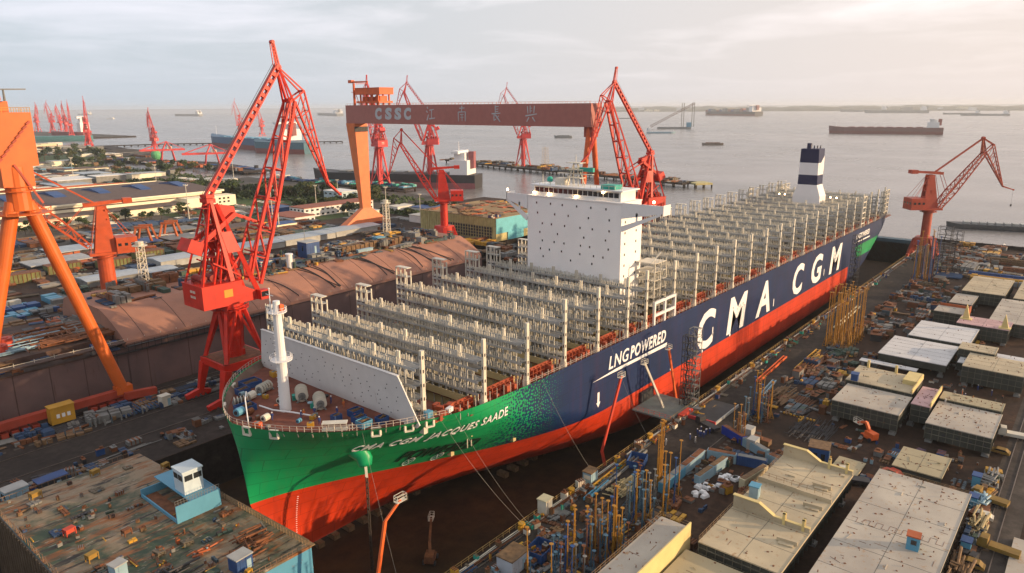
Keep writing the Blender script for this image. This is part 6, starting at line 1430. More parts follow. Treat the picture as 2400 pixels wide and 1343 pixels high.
copy_thing(g_, (480, 900, 1), rad(155), 'right of the two low red quay gantries on the curving quay arm')
b = MB(); b.sphere((0, 0, 7), 8, 14, 10); b.tube((0, 0, -1), (0, 0, 1), 5, 5, 12); o = b.build('spherical_tank', mat('tank_green', (.10, .38, .16))); o.location = (500, 1125, 0); tag(o, 'green spherical tank left of the low red quay gantries', 'tank')
# lamp posts
lm = thing('lamp_post', (202, 416, 0), 'tall lamp post in front of the right end of the long warehouse', 'lamp post')
b = MB(); b.tube((0, 0, 0), (0, 0, 27), .4, .22, 8); b.build('pole', WHG, lm)
b = MB(); b.tube((0, 0, 26), (0, 0, 26.4), 1.5, 1.5, 10)
for i in range(6): a_ = pi*i/3; b.box((1.6*cos(a_), 1.6*sin(a_), 26.8), (.7, .7, .5), a_)
b.build('lamp_head', WHG, lm)
for x, y, lab, s_ in ((236, 355, 'lamp post just right of the big red crane boom', 1.), (217, 317, 'lamp post between the red crane boom and the office', 1.05), (290, 376, 'lamp post in front of the red roofed office', .8), (330, 400, 'lamp post by the small blue and white block', .8), (300, 300, 'lamp post left of the gantry leg', .9), (99, 415, 'lamp post in front of the warehouse at far left', .8), (255, 793, 'lamp post in the industrial area at far left', 1.1), (400, 700, 'lamp post near the quay arm', .9), (300, 262, 'lamp post to the right of the gantry foot', .8), (180, 232, 'lamp post beside the pale roofs', .6), (130, 236, 'lamp post at the left end of the pale roofs', .55), (280, 640, 'lamp post behind the end of the warehouse', 1.0)):
    copy_thing(lm, (x, y, 0), 0, lab, None, s_)
# trees: tapered trunk, limbs, crown of leaf clumps
LEAF = [mat('foliage_dark', (.035, .06, .018), .85, var=.5, scale=.5), mat('foliage_mid', (.06, .095, .025), .85, var=.5, scale=.5), mat('foliage_warm', (.10, .11, .03), .85, var=.45, scale=.5)]
BARK = mat('bark', (.09, .06, .04), .9, var=.4)
def crown_mesh(seed, h, r_, m):
    R = random.Random(seed); b = MB(); b.use(m)
    blobs = [(R.uniform(-.55, .55)*r_, R.uniform(-.55, .55)*r_, h*R.uniform(.45, .95), r_*R.uniform(.35, .6)) for _ in range(7)]
    for x, y, z, q in blobs:
        for _ in range(36):
            a_, c_ = R.uniform(0, 2*pi), math.acos(R.uniform(-1, 1)); d = q*R.uniform(.55, 1.15); p_ = Vector((x+d*sin(c_)*cos(a_), y+d*sin(c_)*sin(a_), z+d*cos(c_)*.8))
            s_ = r_*R.uniform(.10, .2); u = Vector((R.uniform(-1, 1), R.uniform(-1, 1), R.uniform(-1, 1))).normalized(); v = u.cross(Vector((R.uniform(-1, 1), R.uniform(-1, 1), R.uniform(-1, 1)))).normalized()
            b.add([p_-u*s_, p_+v*s_, p_+u*s_, p_-v*s_], [(0, 1, 2, 3)])
    return b.mesh('crown')
def trunk_mesh(h):
    b = MB(); b.use(BARK); b.tube((0, 0, 0), (0, 0, h*.55), h*.03, h*.018, 6)
    for a_ in (0, 2.1, 4.2): b.tube((0, 0, h*.4), (cos(a_)*h*.16, sin(a_)*h*.16, h*.7), h*.014, h*.006, 5)
    return b.mesh('trunk')
tree_src = []
for k in range(5):
    t_ = bpy.data.objects.new('tree', None); cr_ = crown_mesh(k, 1, .42, LEAF[(0, 1, 2, 0, 1)[k]]); tr_ = trunk_mesh(1); bpy.data.objects.remove(t_); tree_src.append((cr_, tr_))
def tree(x, y, h, label, grp, z=0.1):
    k = random.randrange(5); tone = ('dark green', 'mid green', 'yellowish', 'dark green', 'mid green')[k]; sz = 'tall' if h > 11 else 'low' if h < 7 else 'middling'; lb = ' '.join(('%s %s %s' % (sz, tone, re.sub(r'^(dark |distant |small )', '', label))).split()[:16]); t_ = thing('tree', (x, y, z), lb, 'tree', random.uniform(0, 6), '%s %s %s' % (sz, tone, grp)); t_.scale = (h*random.uniform(.9, 1.3), h*random.uniform(.9, 1.3), h)
    for nm, me in zip(('crown', 'trunk'), tree_src[k]): o = bpy.data.objects.new(nm, me); COL.objects.link(o); o.parent = t_
random.seed(12)
for k in range(110):
    f_ = random.random(); x = lerp(260, 372, f_)+random.uniform(-14, 14); y = lerp(640, 385, f_)+random.uniform(-30, 34)
    if 255 < x < 360 and 345 < y < 440 and not (k % 9 == 0 and y > 378): continue
    tree(x, y, random.uniform(8, 14), 'dark tree in the belt between the warehouse end and the gantry leg', 'trees of the shore belt')
for k in range(34): tree(random.uniform(268, 330), random.uniform(376, 404), random.uniform(6, 10), 'tree behind the red roofed office', 'trees behind the office')
for k in range(30): tree(random.uniform(396, 425) if k % 2 else random.uniform(340, 380), random.uniform(760, 1130), random.uniform(9, 15), 'distant tree on the shore behind the warehouse', 'distant shore trees')
for k in range(24): tree(random.uniform(330, 500), random.uniform(1150, 1480), random.uniform(10, 18), 'tree of the far wood at left', 'trees of the far wood')
for k in range(34): tree(random.uniform(70, 250), random.uniform(432, 456), random.uniform(5, 9), 'small tree in the row before the long warehouse', 'trees before the warehouse')
for k in range(22): tree(random.uniform(318, 380), random.uniform(290, 330), random.uniform(4, 8), 'bush on the green bank right of the gantry leg', 'bushes on the green bank')
for k in range(8): tree(random.uniform(290, 304), random.uniform(330, 350), random.uniform(7, 10), 'tree beside the cream lodge', 'trees by the lodge')
b = MB()
R = random.Random(4)
for k in range(9000):
    f_ = R.random(); w_ = R.random()
    if w_ < .6: x, y = lerp(250, 376, f_)+R.uniform(-18, 18), lerp(650, 380, f_)+R.uniform(-36, 36)
    elif w_ < .8: x, y = R.uniform(330, 383), R.uniform(640, 1140)
    else: x, y = R.uniform(318, 380), R.uniform(288, 330)
    if 255 < x < 360 and 340 < y < 440: continue
    s_ = R.uniform(.8, 2.4); p_ = Vector((x, y, R.uniform(.3, 3.2))); u = Vector((R.uniform(-1, 1), R.uniform(-1, 1), R.uniform(-.3, .6))).normalized(); v = u.cross(Vector((0, 0, 1))).normalized()*.6+Vector((0, 0, .7))
    b.add([p_-u*s_, p_-v*s_*.6, p_+u*s_, p_+v*s_*.8], [(0, 1, 2, 3)])
tag(b.build('undergrowth', LEAF[1]), 'dense green undergrowth of the shore belt', 'undergrowth', kind='stuff')
# ================================================================ SHIPS AND BOATS
def ship(loc, rz, L_, B_, H_, hullm, label, cat='cargo ship', boot=None, house=0, househ=0, deckm=None, extra=None, name='cargo_ship', grp=None, flare=1.):
    """bow towards local +x, waterline at z=0"""
    t_ = thing(name, loc, label, cat, rz, grp); b = MB(); b.use(hullm); n = 14; pts = []
    for i in range(n+1):
        u = i/n; x = -L_/2+u*L_; k = 1. if .12 < u < .82 else (.8+.2*u/.12 if u <= .12 else max(.0, 1-((u-.82)/.18)**2)); pts.append((x, B_/2*k))
    rows_ = ((-.5, .93), (H_*.42, 1.), (H_, 1.))
    vs = []
    for z, kk in rows_:
        for s_ in (-1, 1):
            for (x, w_) in pts: rk = (x+L_*.01*(z/H_) if x > 0 else x); vs.append((rk, s_*w_*kk, z+(H_*.22*max(0, (x/L_-.38)/.12) if z == H_ else 0)))
    m_ = len(pts); fs = []
    for r_ in range(2):
        for s_ in (0, 1):
            o_ = (r_*2+s_)*m_; q_ = o_+2*m_
            for i in range(m_-1): f_ = (o_+i, o_+i+1, q_+i+1, q_+i); fs.append(f_ if s_ == 0 else f_[::-1])
    o_ = 4*m_
    for i in range(m_-1): fs.append((o_+i, o_+i+1, o_+m_+i+1, o_+m_+i))
    fs += [(0, m_, 3*m_, 2*m_), (2*m_, 3*m_, 5*m_, 4*m_)]
    b.add(vs, fs)
    if boot: b.use(boot); b.m = [1 if k < (m_-1)*2 else 0 for k in range(len(fs))]
    b.build('hull', None, t_)
    if house:
        hx = -L_/2+L_*.09; b = MB(); b.box((hx, 0, H_+househ*.3), (L_*.10, B_*.86, househ*.6)); b.box((hx, 0, H_+househ*.75), (L_*.06, B_*.6, househ*.3)); b.box((hx+L_*.015, 0, H_+househ*.92), (L_*.04, B_*1.0, househ*.12)); b.build('deckhouse', WHT, t_)
        b = MB(); b.box((hx-L_*.055, 0, H_+househ*.6), (L_*.03, B_*.22, househ*.7)); b.build('funnel', boot or hullm, t_)
        b = MB(); b.tube((hx+L_*.02, 0, H_+househ), (hx+L_*.02, 0, H_+househ*1.35), .4, .2, 6); b.tube((L_*.44, 0, H_*1.1), (L_*.44, 0, H_*1.1+househ*.6), .4, .2, 6); b.build('mast', WHT, t_)
    if deckm:
        b = MB(); b.use(deckm)
        for i in range(8): x = -L_*.30+i*L_*.085; b.box((x, 0, H_+.7), (L_*.06, B_*.55, 1.6))
        b.build('hatch_cover', None, t_)
    if extra: extra(t_)
    return t_
BRD = mat('ship_oxide_red', (.22, .06, .055), .6, var=.2); BLK = mat('ship_black', (.03, .03, .035), .6, var=.3); SEABL = mat('ship_blue', (.03, .10, .20), .5, var=.2)
SGR = mat('ship_grey', (.22, .23, .23), .6, var=.2)
# direction from (2320,573) to (2378,273): bow is at the left end
def seg(p_, q_): return ((p_[0]+q_[0])/2, (p_[1]+q_[1])/2, -4), math.atan2(p_[1]-q_[1], p_[0]-q_[0])
l_, a_ = seg((2320.6, 573.2), (2378, 272.7)); ship(l_, a_, 305, 48, 19, mat('bulker_brown', (.17, .075, .07), .6, var=.15), 'long dark red bulk carrier sailing at right, bow to the left', 'bulk carrier', BRD, 1, 26, BRD, name='bulk_carrier')
l_, a_ = seg((5994, 2718), (5637, 2073)); 
def boxes(t_):
    R = random.Random(2)
    for k in range(15): b = MB(); b.box((-260+k*38, 0, 34+R.uniform(0, 12)), (32, 90, R.uniform(16, 34))); b.build('container_stack', [SGR, BLU, BRD, GRY][k % 4], t_)
ship(l_, a_, 690, 100, 34, BLK, 'hazy dark container ship anchored near the far shore', 'container ship', BRD, 1, 52, None, boxes, 'container_vessel')
l_, a_ = seg((1602.3, 1101.5), (1627.4, 1060.5)); ship(l_, a_, 50, 11, 6, SGR, 'small grey barge under the right end of the lettered girder', 'barge', None, 0, 0, GRY, name='barge')
l_, a_ = seg((1471.5, 594.4), (1496.9, 555.3)); ship(l_, a_, 46, 11, 4.5, mat('barge_brown', (.16, .13, .11)), 'small brown barge afloat left of the striped funnel', 'barge', None, 0, 0, RST, name='barge')
l_, a_ = seg((4009, 8359), (4115, 7948)); ship(l_, a_, 420, 70, 22, SGR, 'hazy grey ship on the horizon, left of the tall red boom', 'cargo ship', None, 1, 40)
l_, a_ = seg((5039, 7035), (4611, 6034)); ship(l_, a_, 1000, 90, 26, SGR, 'hazy grey ship on the horizon, left of the gantry service crane', 'cargo ship', None, 1, 44)
for (x, y, L_, a0, lab) in ((4300, 11800, 380, 95, 'faint grey ship on the horizon at far left'), (2600, 6600, 120, 95, 'tiny white workboat far out at left'), (7900, 1600, 560, 100, 'long low grey barge far out above the red bulk carrier'), (6900, 900, 260, 100, 'small far barge right of the bulk carrier'), (6200, 650, 300, 100, 'low grey barge at the right edge of the water'), (4300, 2500, 110, 100, 'thin grey barge left of the hazy container ship'), (9100, 2200, 500, 100, 'faint grey ship before the far shore near the right')):
    ship((x, y, -4), rad(a0), L_, L_*.14, L_*.045, WHG if 'white' in lab else SGR, lab, 'barge', None, 1, L_*.08)
# black bulk carrier moored behind the gantry leg
ship((487, 505, -4), math.atan2(592-416, 451-524.6), 205, 32, 15, BLK, 'black hulled bulk carrier moored behind the gantry leg', 'bulk carrier', mat('bulker_pink', (.30, .10, .11), .6, var=.2), 1, 26, GRY, name='bulk_carrier')
# blue ships moored in the distance at left
ship((800, 1330, -4), math.atan2(1605-1100, 815-768), 400, 46, 24, SEABL, 'blue ship with white superstructure moored behind the tall red boom', 'ship', BRD, 1, 36, SKB)
ship((760, 1150, -4), rad(100), 150, 40, 22, mat('ship_teal', (.05, .14, .19)), 'teal and blue ship moored at the right of the blue one', 'ship', BRD, 0, 0, None)
ship((640, 2220, -4), rad(140), 330, 50, 14, mat('ship_turq', (.07, .22, .23)), 'turquoise hulled ship far left beyond the spit', 'ship', None, 0, 0, None)
ship((790, 2330, -4), rad(120), 120, 44, 20, BRD, 'ship with white and red superstructure among the distant pink cranes', 'ship', BRD, 1, 46)
# dredger with slanting boom beyond the right end of the girder
DR = thing('dredger', (2460, 1190, -4), 'dredger with long slanting boom right of the red crane', 'dredger', rad(-62)); DR.scale = (1.25, 1.25, 1.5)
b = MB(); b.bb(-40, -12, 0, 60, 12, 5); b.build('hull', SGR, DR)
b = MB(); lattice(b, (-60, 0, 6), (66, 0, 62), 5, 5, 5, 4, 22, .5, .3, (0, 1, 0)); b.build('boom', mat('boom_brown', (.28, .16, .12)), DR)
b = MB(); b.bb(46, -8, 5, 60, 8, 16); b.build('deckhouse', SKB, DR)
b = MB()
for x in (30, 36, 60, 66): b.bb(x, -1, 5, x+2, 1, 64)
b.build('spud', mat('spud_tan', (.40, .38, .33)), DR)
l_ = (2050, 1010, -4); ship(l_, rad(-60), 90, 16, 5, LBL, 'pale blue hopper barge beneath the dredger boom', 'barge', None, 1, 12, name='barge')
# working craft right of the luffing crane
t_ = ship((548, -66, -4), rad(105), 58, 13, 3.5, mat('craft_dark', (.06, .065, .07)), 'dark work barge with light deck cargo at the right edge, beyond the quay', 'barge', None, 0, 0, LGR, name='barge')
l_ = (462, -78, -4); ship(l_, rad(60), 9, 3.4, 1.8, BRD, 'small red and white launch beside the quay wall at right', 'boat', None, 1, 2.2, name='launch')
# far shore town: pale blocks and tanks
random.seed(9)
for k in range(46):
    a_ = rad(random.choice([random.uniform(2, 12), random.uniform(-4, 5), random.uniform(26, 33)])); d = random.uniform(10300, 10800); b = MB(); wd = random.uniform(30, 130); h = random.uniform(14, 50)
    b.box((0, 0, h/2), (wd*.6, wd, h)); b.box((0, wd*.2, h*.55), (wd*.4, wd*.3, h*1.1)); o = b.build('far_building', [WALW, WALL, GRY][k % 3]); o.location = (d*cos(a_)-59, d*sin(a_)-125, 0); o.rotation_euler = (0, 0, a_); tag(o, ('white', 'cream', 'grey')[k % 3]+(' wide' if wd > 80 else ' narrow')+(' tall' if h > 32 else ' low')+' building in the haze on the far shore', 'building', ('white', 'cream', 'grey')[k % 3]+(' wide' if wd > 80 else ' narrow')+(' tall' if h > 32 else ' low')+' far buildings')
import re
# ================================================================ RIGHT YARD
random.seed(101)
DKC = mat('cream_deck_primer', (.50, .42, .28), .75, var=.16, scale=.12, col2=(.34, .29, .20), rust=.42, rustcol=(.30, .17, .08))
DKG = mat('pale_grey_deck_primer', (.45, .41, .34), .75, var=.12, scale=.1, col2=(.31, .28, .24), rust=.45, rustcol=(.33, .20, .10))
DKY = mat('ochre_deck_primer', (.36, .31, .20), .8, var=.3, scale=.15, col2=(.32, .28, .18), rust=.3, rustcol=(.22, .12, .05))
DKW = mat('white_deck_plate', (.54, .54, .54), .7, var=.1, scale=.2, rust=.06)
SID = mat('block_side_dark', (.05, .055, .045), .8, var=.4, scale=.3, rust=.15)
YCO = mat('yellow_cream', (.62, .50, .22), .65, var=.12)
def deck_block(x0, y0, x1, y1, z, th, m, label, marks=40, ribs=True, girder=True, legs=True, name='deck_block', rz=0, seams=0, port=None):
    t_ = thing(name, ((x0+x1)/2, (y0+y1)/2, 0), label, 'deck block', rz); a_, c_ = (x1-x0)/2, (y1-y0)/2
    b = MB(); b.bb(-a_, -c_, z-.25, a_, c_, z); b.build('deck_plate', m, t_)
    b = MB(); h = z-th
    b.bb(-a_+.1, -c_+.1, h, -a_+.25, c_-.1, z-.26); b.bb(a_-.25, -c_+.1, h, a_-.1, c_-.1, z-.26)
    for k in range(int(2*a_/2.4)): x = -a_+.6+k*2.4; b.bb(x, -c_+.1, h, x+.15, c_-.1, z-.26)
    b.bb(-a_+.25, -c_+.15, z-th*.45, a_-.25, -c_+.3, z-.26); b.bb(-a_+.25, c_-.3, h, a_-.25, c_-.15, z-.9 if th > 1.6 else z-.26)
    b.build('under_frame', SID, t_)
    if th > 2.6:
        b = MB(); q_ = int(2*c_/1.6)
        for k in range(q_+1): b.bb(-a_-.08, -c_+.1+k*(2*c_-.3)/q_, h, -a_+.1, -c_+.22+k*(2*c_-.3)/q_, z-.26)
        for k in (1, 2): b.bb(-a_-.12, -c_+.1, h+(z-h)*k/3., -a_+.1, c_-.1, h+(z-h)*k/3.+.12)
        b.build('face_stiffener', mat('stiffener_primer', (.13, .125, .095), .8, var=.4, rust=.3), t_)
    if port:
        b = MB()
        for k in range(port): y = -c_+(k+.5)*2*c_/port; b.tube((-a_+.03, y, z-th*.55), (-a_+.08, y, z-th*.55), .35, .35, 8)
        b.build('cut_hole', DRK, t_)
    if legs:
        b = MB()
        for sx in (-.85, 0, .85):
            for sy in (-.85, .85): b.box((sx*a_, sy*c_, h/2), (.9, .9, h)); b.box((sx*a_, sy*c_, .3), (1.6, 1.6, .6))
        b.build('support_stand', GRY, t_)
    b = MB(); R = random.Random(label)
    for k in range(marks):
        x, y = R.uniform(-a_+.5, a_-.5), R.uniform(-c_+.5, c_-.5); q = R.random()
        if q < .6: s_ = R.uniform(.08, .2); b.box((x, y, z+.04), (s_*2, s_*1.6, .08), R.uniform(0, 3))
        elif q < .8: b.box((x, y, z+.02), (R.uniform(.5, 2.2), .06, .04), R.choice([0, 1.57, R.uniform(0, 3)]))
        else: b.tube((x, y, z), (x, y, z+R.uniform(.15, .5)), .09, .09, 6)
    if marks: b.build('fitting', RST, t_)
    b = MB(); R2 = random.Random(label+'x')
    for k in range(max(2, int(a_*c_/28))):
        x, y = R2.uniform(-a_+1.5, a_-1.5), R2.uniform(-c_+1.2, c_-1.2); q = R2.random()
        if q < .4: b.box((x, y, z+.12), (R2.uniform(.6, 1.8), .12, .24), R2.choice([0, 1.57]))
        elif q < .7: b.box((x, y, z+.2), (.5, .5, .4), .3); b.box((x, y, z+.42), (.7, .7, .05), .3)
        else: b.tube((x, y, z+.08), (x+R2.uniform(-3, 3), y+R2.uniform(-1, 1), z+.08), .05, n=4)
    b.bb(-a_, -c_-.06, z-.25, a_, -c_, z+.12); b.build('edge_bar', m, t_)
    if seams:
        b = MB()
        for k in range(1, seams): x = -a_+2*a_*k/seams; b.bb(x-.03, -c_+.05, z+.002, x+.03, c_-.05, z+.02)
        b.bb(-a_+.05, -.03, z+.002, a_-.05, .03, z+.02); b.build('weld_seam', SID, t_)
    return t_
def rail_on(t_, pts, h=1.1, m=None, step=1.5, nm='guard_rail'):
    b = MB()
    for p_, q_ in zip(pts, pts[1:]):
        p_, q_ = Vector(p_), Vector(q_); n = max(1, int((q_-p_).length/step))
        for k in range(n+1): c_ = p_.lerp(q_, k/n); b.beam(c_, c_+Vector((0, 0, h)), .06)
        for hh in (h*.5, h): b.beam(p_+Vector((0, 0, hh)), q_+Vector((0, 0, hh)), .05)
    return b.build(nm, m or mat('scaffold_wood', (.30, .20, .11)), t_)
# ---- largest cream block: three terraces with yellow topped coamings
B1 = deck_block(50.8, -92.6, 94.2, -77.6, 6, 3.6, DKC, 'large cream deck block of three terraces with yellow coamings, bottom right', 46, seams=6)
b = MB()
for x in (21.6, 6.8, -6.2):
    b.bb(x-.2, 2.4, 6, x+.2, 7.4, 8.6 if x != 6.8 else 7.0); b.prism([(2.4, 6), (2.4, 8.6 if x != 6.8 else 7.), (-.6, 7.0), (-.6, 6)], x-.2, x+.2, lambda y, z, q: (q, y, z)) ; b.bb(x-.2, -7.4, 6, x+.2, -.6, 6.9)
b.build('coaming_wall', DKC, B1)
b = MB()
for x in (21.6, -6.2):
    b.bb(x-.45, 2.3, 8.6, x+.45, 7.5, 8.75); b.add([(x-.45, 2.3, 8.75), (x+.45, 2.3, 8.75), (x+.45, -.7, 7.1), (x-.45, -.7, 7.1), (x-.45, 2.3, 8.6), (x+.45, 2.3, 8.6), (x+.45, -.7, 6.95), (x-.45, -.7, 6.95)], [(0, 3, 2, 1), (4, 5, 6, 7), (0, 4, 7, 3), (1, 2, 6, 5), (3, 7, 6, 2), (0, 1, 5, 4)])
    b.bb(x-.35, -7.4, 6.9, x+.35, -.7, 7.02)
    for y in (-2.6, -6.2): b.bb(x-.4, y-.25, 6, x-.2, y+.25, 8.4); b.bb(x+.2, y-.25, 6, x+.4, y+.25, 8.4); b.bb(x-.4, y-.25, 8.2, x+.4, y+.25, 8.4)
b.build('coaming_capping', YCO, B1)
b = MB()
for x, y in ((12, -4), (3, -5), (-12, -5.2)): b.box((x, y, 6.4), (.5, 3.6, .8), .12); b.box((x-.5, y, 6.15), (1.4, 2.6, .25), .12)
b.build('stiffener', DKC, B1)
rail_on(B1, [(-21.6, 7.4, 6), (21.6, 7.4, 6)]); rail_on(B1, [(7.4, -7, 6.9), (7.4, 7, 6.9)])
cabin((72.5, -79.5, 6), (1.8, 1.8, 2.4), LBL, SKB, 'small sky blue box on the middle terrace of the large cream block', .1, 0, 'box', 'tool_box', door=False)
B2 = deck_block(42, -113.4, 101, -96.2, 6, 3.4, DKG, 'large pale grey deck block with rust dots at the bottom right corner', 150, seams=7)
b = MB()
for k in range(14): y = -7.5+k*1.1; x = 6.5-k*.12; b.bb(x-.9, y-.03, 6.003, x+.9, y+.03, 6.03); b.bb(x+(.9 if k % 2 else -.9)-.04, y, 6.003, x+(.9 if k % 2 else -.9)+.04, y+1.1, 6.03)
b.build('cable_run', RST, B2)
cabin((73.2, -108.2, 6), (2.0, 2.0, 2.6), SKB, PUR, 'small sky blue box with rust lid on the pale grey block', .1, 1, 'box', 'tool_box')
rail_on(B2, [(29.4, -8.5, 6), (29.4, 8.5, 6)], .6)
B3 = deck_block(20, -75.2, 52.2, -69.3, 7.2, 1.6, DKG, 'narrow grey deck block with bright cream wall, bottom centre', 26)
b = MB(); b.bb(-16.1, -3.2, 2.6, 16.1, -2.95, 8.4); b.build('side_wall', YCO, B3)
rail_on(B3, [(-16, 2.9, 7.2), (16, 2.9, 7.2), (16, -2.8, 7.2)])
deck_block(20, -92, 49.4, -76, 4.4, 2.2, DKY, 'low ochre deck block at the bottom edge beside the narrow block', 40)
# ---- middle distance blocks
Ba = deck_block(134, -93, 149, -76.5, 6, 4.6, DKG, 'pale block with open dark underside, front half of the double block', 26, port=6)
Bb_ = deck_block(149.6, -92.8, 164, -75.6, 6.9, 5, DKC, 'cream block with two upright yellow lugs, rear half of the double block', 22)
b = MB()
for y in (6, -1.5): b.bb(6.4, y-.3, 6.9, 7.1, y+.3, 9.2)
b.bb(-7.2, -8.6, 6.9, 7.2, -8.3, 8.0); b.bb(-1, -8.5, 6.9, 7.1, -4.8, 8.2); b.build('lug', YCO, Bb_)
cabin((150.5, -77.8, 6.9), (2.2, 1.8, 1.8), BLU, BLU, 'small blue box at the joint of the double block', .1, 0, 'box', 'tool_box', door=False)
rail_on(Bb_, [(-6, -8.2, 6.9), (6.8, -8.2, 6.9)], 1.3)
deck_block(135, -113.2, 152.6, -98.8, 5.4, 4.2, DKG, 'pale dotted block right of the double block, over a dark underside', 70, port=5)
b_ = deck_block(143, -98.4, 158, -93.8, 6.6, 5, mat('pinkish_deck', (.55, .36, .36), .8, var=.3, scale=.25), 'pinkish strip block between the double block and the dotted block', 20)
b = MB(); b.bb(-7.4, -2.4, 6.6, 7.3, -2.1, 7.9); b.build('side_wall', YCO, b_)
deck_block(152.8, -113, 159, -98.8, 6.2, 4.6, DKY, 'ochre block behind the pale dotted block', 40)
deck_block(113, -106.6, 125, -96.4, 2.0, 1.4, DKY, 'low ochre green plate block lying on the ground below the double block', 20, legs=False, seams=3)
deck_block(104, -91, 113, -85, .5, .45, DKY, 'thin ochre plate lying on the ground above the largest cream block', 8, legs=False)
F = [(187, -95, 210, -75.5, 4.6, 2.4, DKW, 'white corrugated panel block, nearest of the white panels', 10, 6),
 (193, -113.6, 210, -97, 4.6, 2.4, DKW, 'white corrugated panel block partly behind a cream block at right', 8, 5),
 (184, -115, 199, -99.4, 6.6, 5.2, DKC, 'cream block with row of holes at the right edge, in front of the white panels', 30, 4),
 (199, -106, 207, -96, 7.4, 6, DKC, 'tall cream block between the two white panels', 12, 3),
 (181, -88, 184, -71.5, 2.8, .5, DKW, 'long narrow white panel raised in front of the white panels', 3, 0),
 (212, -97.5, 234, -79.2, 5.2, 4, DKW, 'pale block with two short slots, behind the white panels', 10, 4),
 (236, -106, 248, -90, 6, 5, mat('pinkish_deck', (.55, .36, .36)), 'tilted pinkish white block beyond the pale slotted block', 14, 3),
 (248, -115, 287, -98.5, 5.6, 4.6, DKG, 'wide pale grey block at the right edge beyond the pinkish block', 20, 6),
 (252, -91, 262, -80, 5.2, 4.8, DKG, 'small pale block with orange primed end left of the pinkish block', 8, 0),
 (272, -90, 290, -82, 4.6, 4, DKG, 'small grey L shaped block behind the orange ended one', 6, 0),
 (291, -99, 325, -83.5, 6, 5, DKC, 'cream green block with wavy plates near the rust wall at upper right', 16, 7),
 (289, -118, 328, -102, 6, 5, DKC, 'cream green block at the right edge, farthest of the cream blocks', 16, 7)]
blocks = {}
for f_ in F: blocks[f_[7][:12]] = deck_block(*f_[:8], marks=f_[8], seams=f_[9])
b = MB(); b.bb(-5, -5.6, .3, 5.2, -5.2, 6.5); b.bb(4.9, -5.2, .5, 5.3, 5, 6.2); b.build('primed_edge', PUR, blocks['small pale b'])
b = MB(); b.bb(-17, -7.9, 1, 17, -7.6, 6.3); b.build('primed_edge', PUR, blocks['cream green '])
for x, y, h in ((243, -92, 5.5), (238, -104.5, 5), (263, -86, 5)):
    b = MB(); b.prism([(-1.2, 0), (1.2, 0), (.7, h*.6), (.2, h), (-.5, h*.5)], -.5, .5, lambda p_, z, q: (q, p_, z)); b.box((0, 0, .15), (3, 3.6, .3)); o = b.build('lifting_lug', YCO); o.location = (x, y, 6.0 if x < 260 else 0); tag(o, 'yellow shark fin shaped lug %s' % ('on the far edge of the pinkish block' if x == 243 else 'on the near corner of the pinkish block' if x == 238 else 'standing beside the orange ended block'), 'lug')
scatter(30, 193, 260, -112, -76, .02, .8, 3, 'small steel crate on the red brown ground between the pale blocks', 'crates between the pale blocks', 2, [RST, DRK, BRN, WHG, GRY], 'steel_part', 'scrap')
# ---- tall yellow and blue props standing in racks
PY = mat('prop_ochre', (.42, .20, .02), .6, var=.4, rust=.35); LB2 = mat('prop_blue', (.07, .16, .24), .6, var=.4, rust=.3)
def prop_mesh(h, m, seed):
    R = random.Random(seed); b = MB(); b.use(m); r_ = .12
    b.tube((0, 0, 0), (0, 0, h*.55), r_*1.25, r_*1.25, 7); b.tube((0, 0, h*.55), (0, 0, h), r_*.8, r_*.8, 7)
    for a_ in (0, 2.1, 4.2): b.beam((0, 0, h*.22), (cos(a_)*1.0, sin(a_)*1.0, 0), .09); b.beam((0, 0, .2), (cos(a_)*1.0, sin(a_)*1.0, .05), .08)
    for k in range(int(h*.8)): b.bb(r_, -.22, .6+k*1.1, r_+.06, .22, .66+k*1.1)
    b.tube((0, 0, h), (0, 0, h+.08), .4, .4, 8); return b.mesh('prop_pole')
PM = [prop_mesh(1.0*h, m, i) for i, (h, m) in enumerate(((11, PY), (9, RST), (8, LB2), (10, BLU), (7, GRY), (12, PY), (6, LB2)))]
def props(n, x0, x1, y0, y1, label, grp, pick=None, s_=1.):
    for k in range(n):
        pi_ = random.choice(pick or range(7)); o = bpy.data.objects.new('prop_pole', PM[pi_]); COL.objects.link(o)
        o.location = (random.uniform(x0, x1), random.uniform(y0, y1), .02); o.rotation_euler = (random.uniform(-.015, .015), random.uniform(-.015, .015), random.uniform(0, 6)); o.scale = (s_**.5, s_**.5, s_*random.uniform(.75, 1.15)); wd_ = ('ochre', 'rusty', 'pale blue', 'blue', 'grey', 'long ochre', 'short pale blue')[pi_]; lb_ = wd_+' '+re.sub(r'^(short orange |tall |tallest yellow )', '', label); tag(o, lb_, 'prop pole', wd_+' '+grp)
props(60, 27, 50, -66.5, -56.5, 'tall pipe prop standing in the dense rack beside the narrow grey block', 'props by the narrow grey block')
props(40, 56, 72, -65, -56, 'tall pipe prop standing in the middle rack below the blue container pen', 'props below the container pen')
props(4, 72.5, 75, -58, -55.6, 'tallest yellow pipe prop, standing before the blue container pen', 'tallest yellow props', [0, 5], 1.35)
props(22, 119, 127, -64, -58, 'pipe prop in the small rack by the parked air units', 'props by the air units')
props(14, 106, 110, -64, -60, 'short orange pipe prop beside the grey louvred units', 'props by the louvred units', [1, 4, 0], .8)
for i in range(8):
    for j in range(4):
        o = bpy.data.objects.new('prop_pole', PM[0]); COL.objects.link(o); o.location = (197+i*2.8+random.uniform(-.5, .5), -63.6+j*2.5+random.uniform(-.4, .4), .02); o.scale = (1.1, 1.1, 1.75+random.uniform(-.1, .1)); tag(o, 'tall yellow pipe prop in the great grid beside the ship side', 'prop pole', 'great grid of yellow props')
props(26, 322, 342, -66, -57, 'tall pipe prop in the rack in front of the brick red crane', 'props before the brick red crane', [0, 1, 5, 3], 1.9)
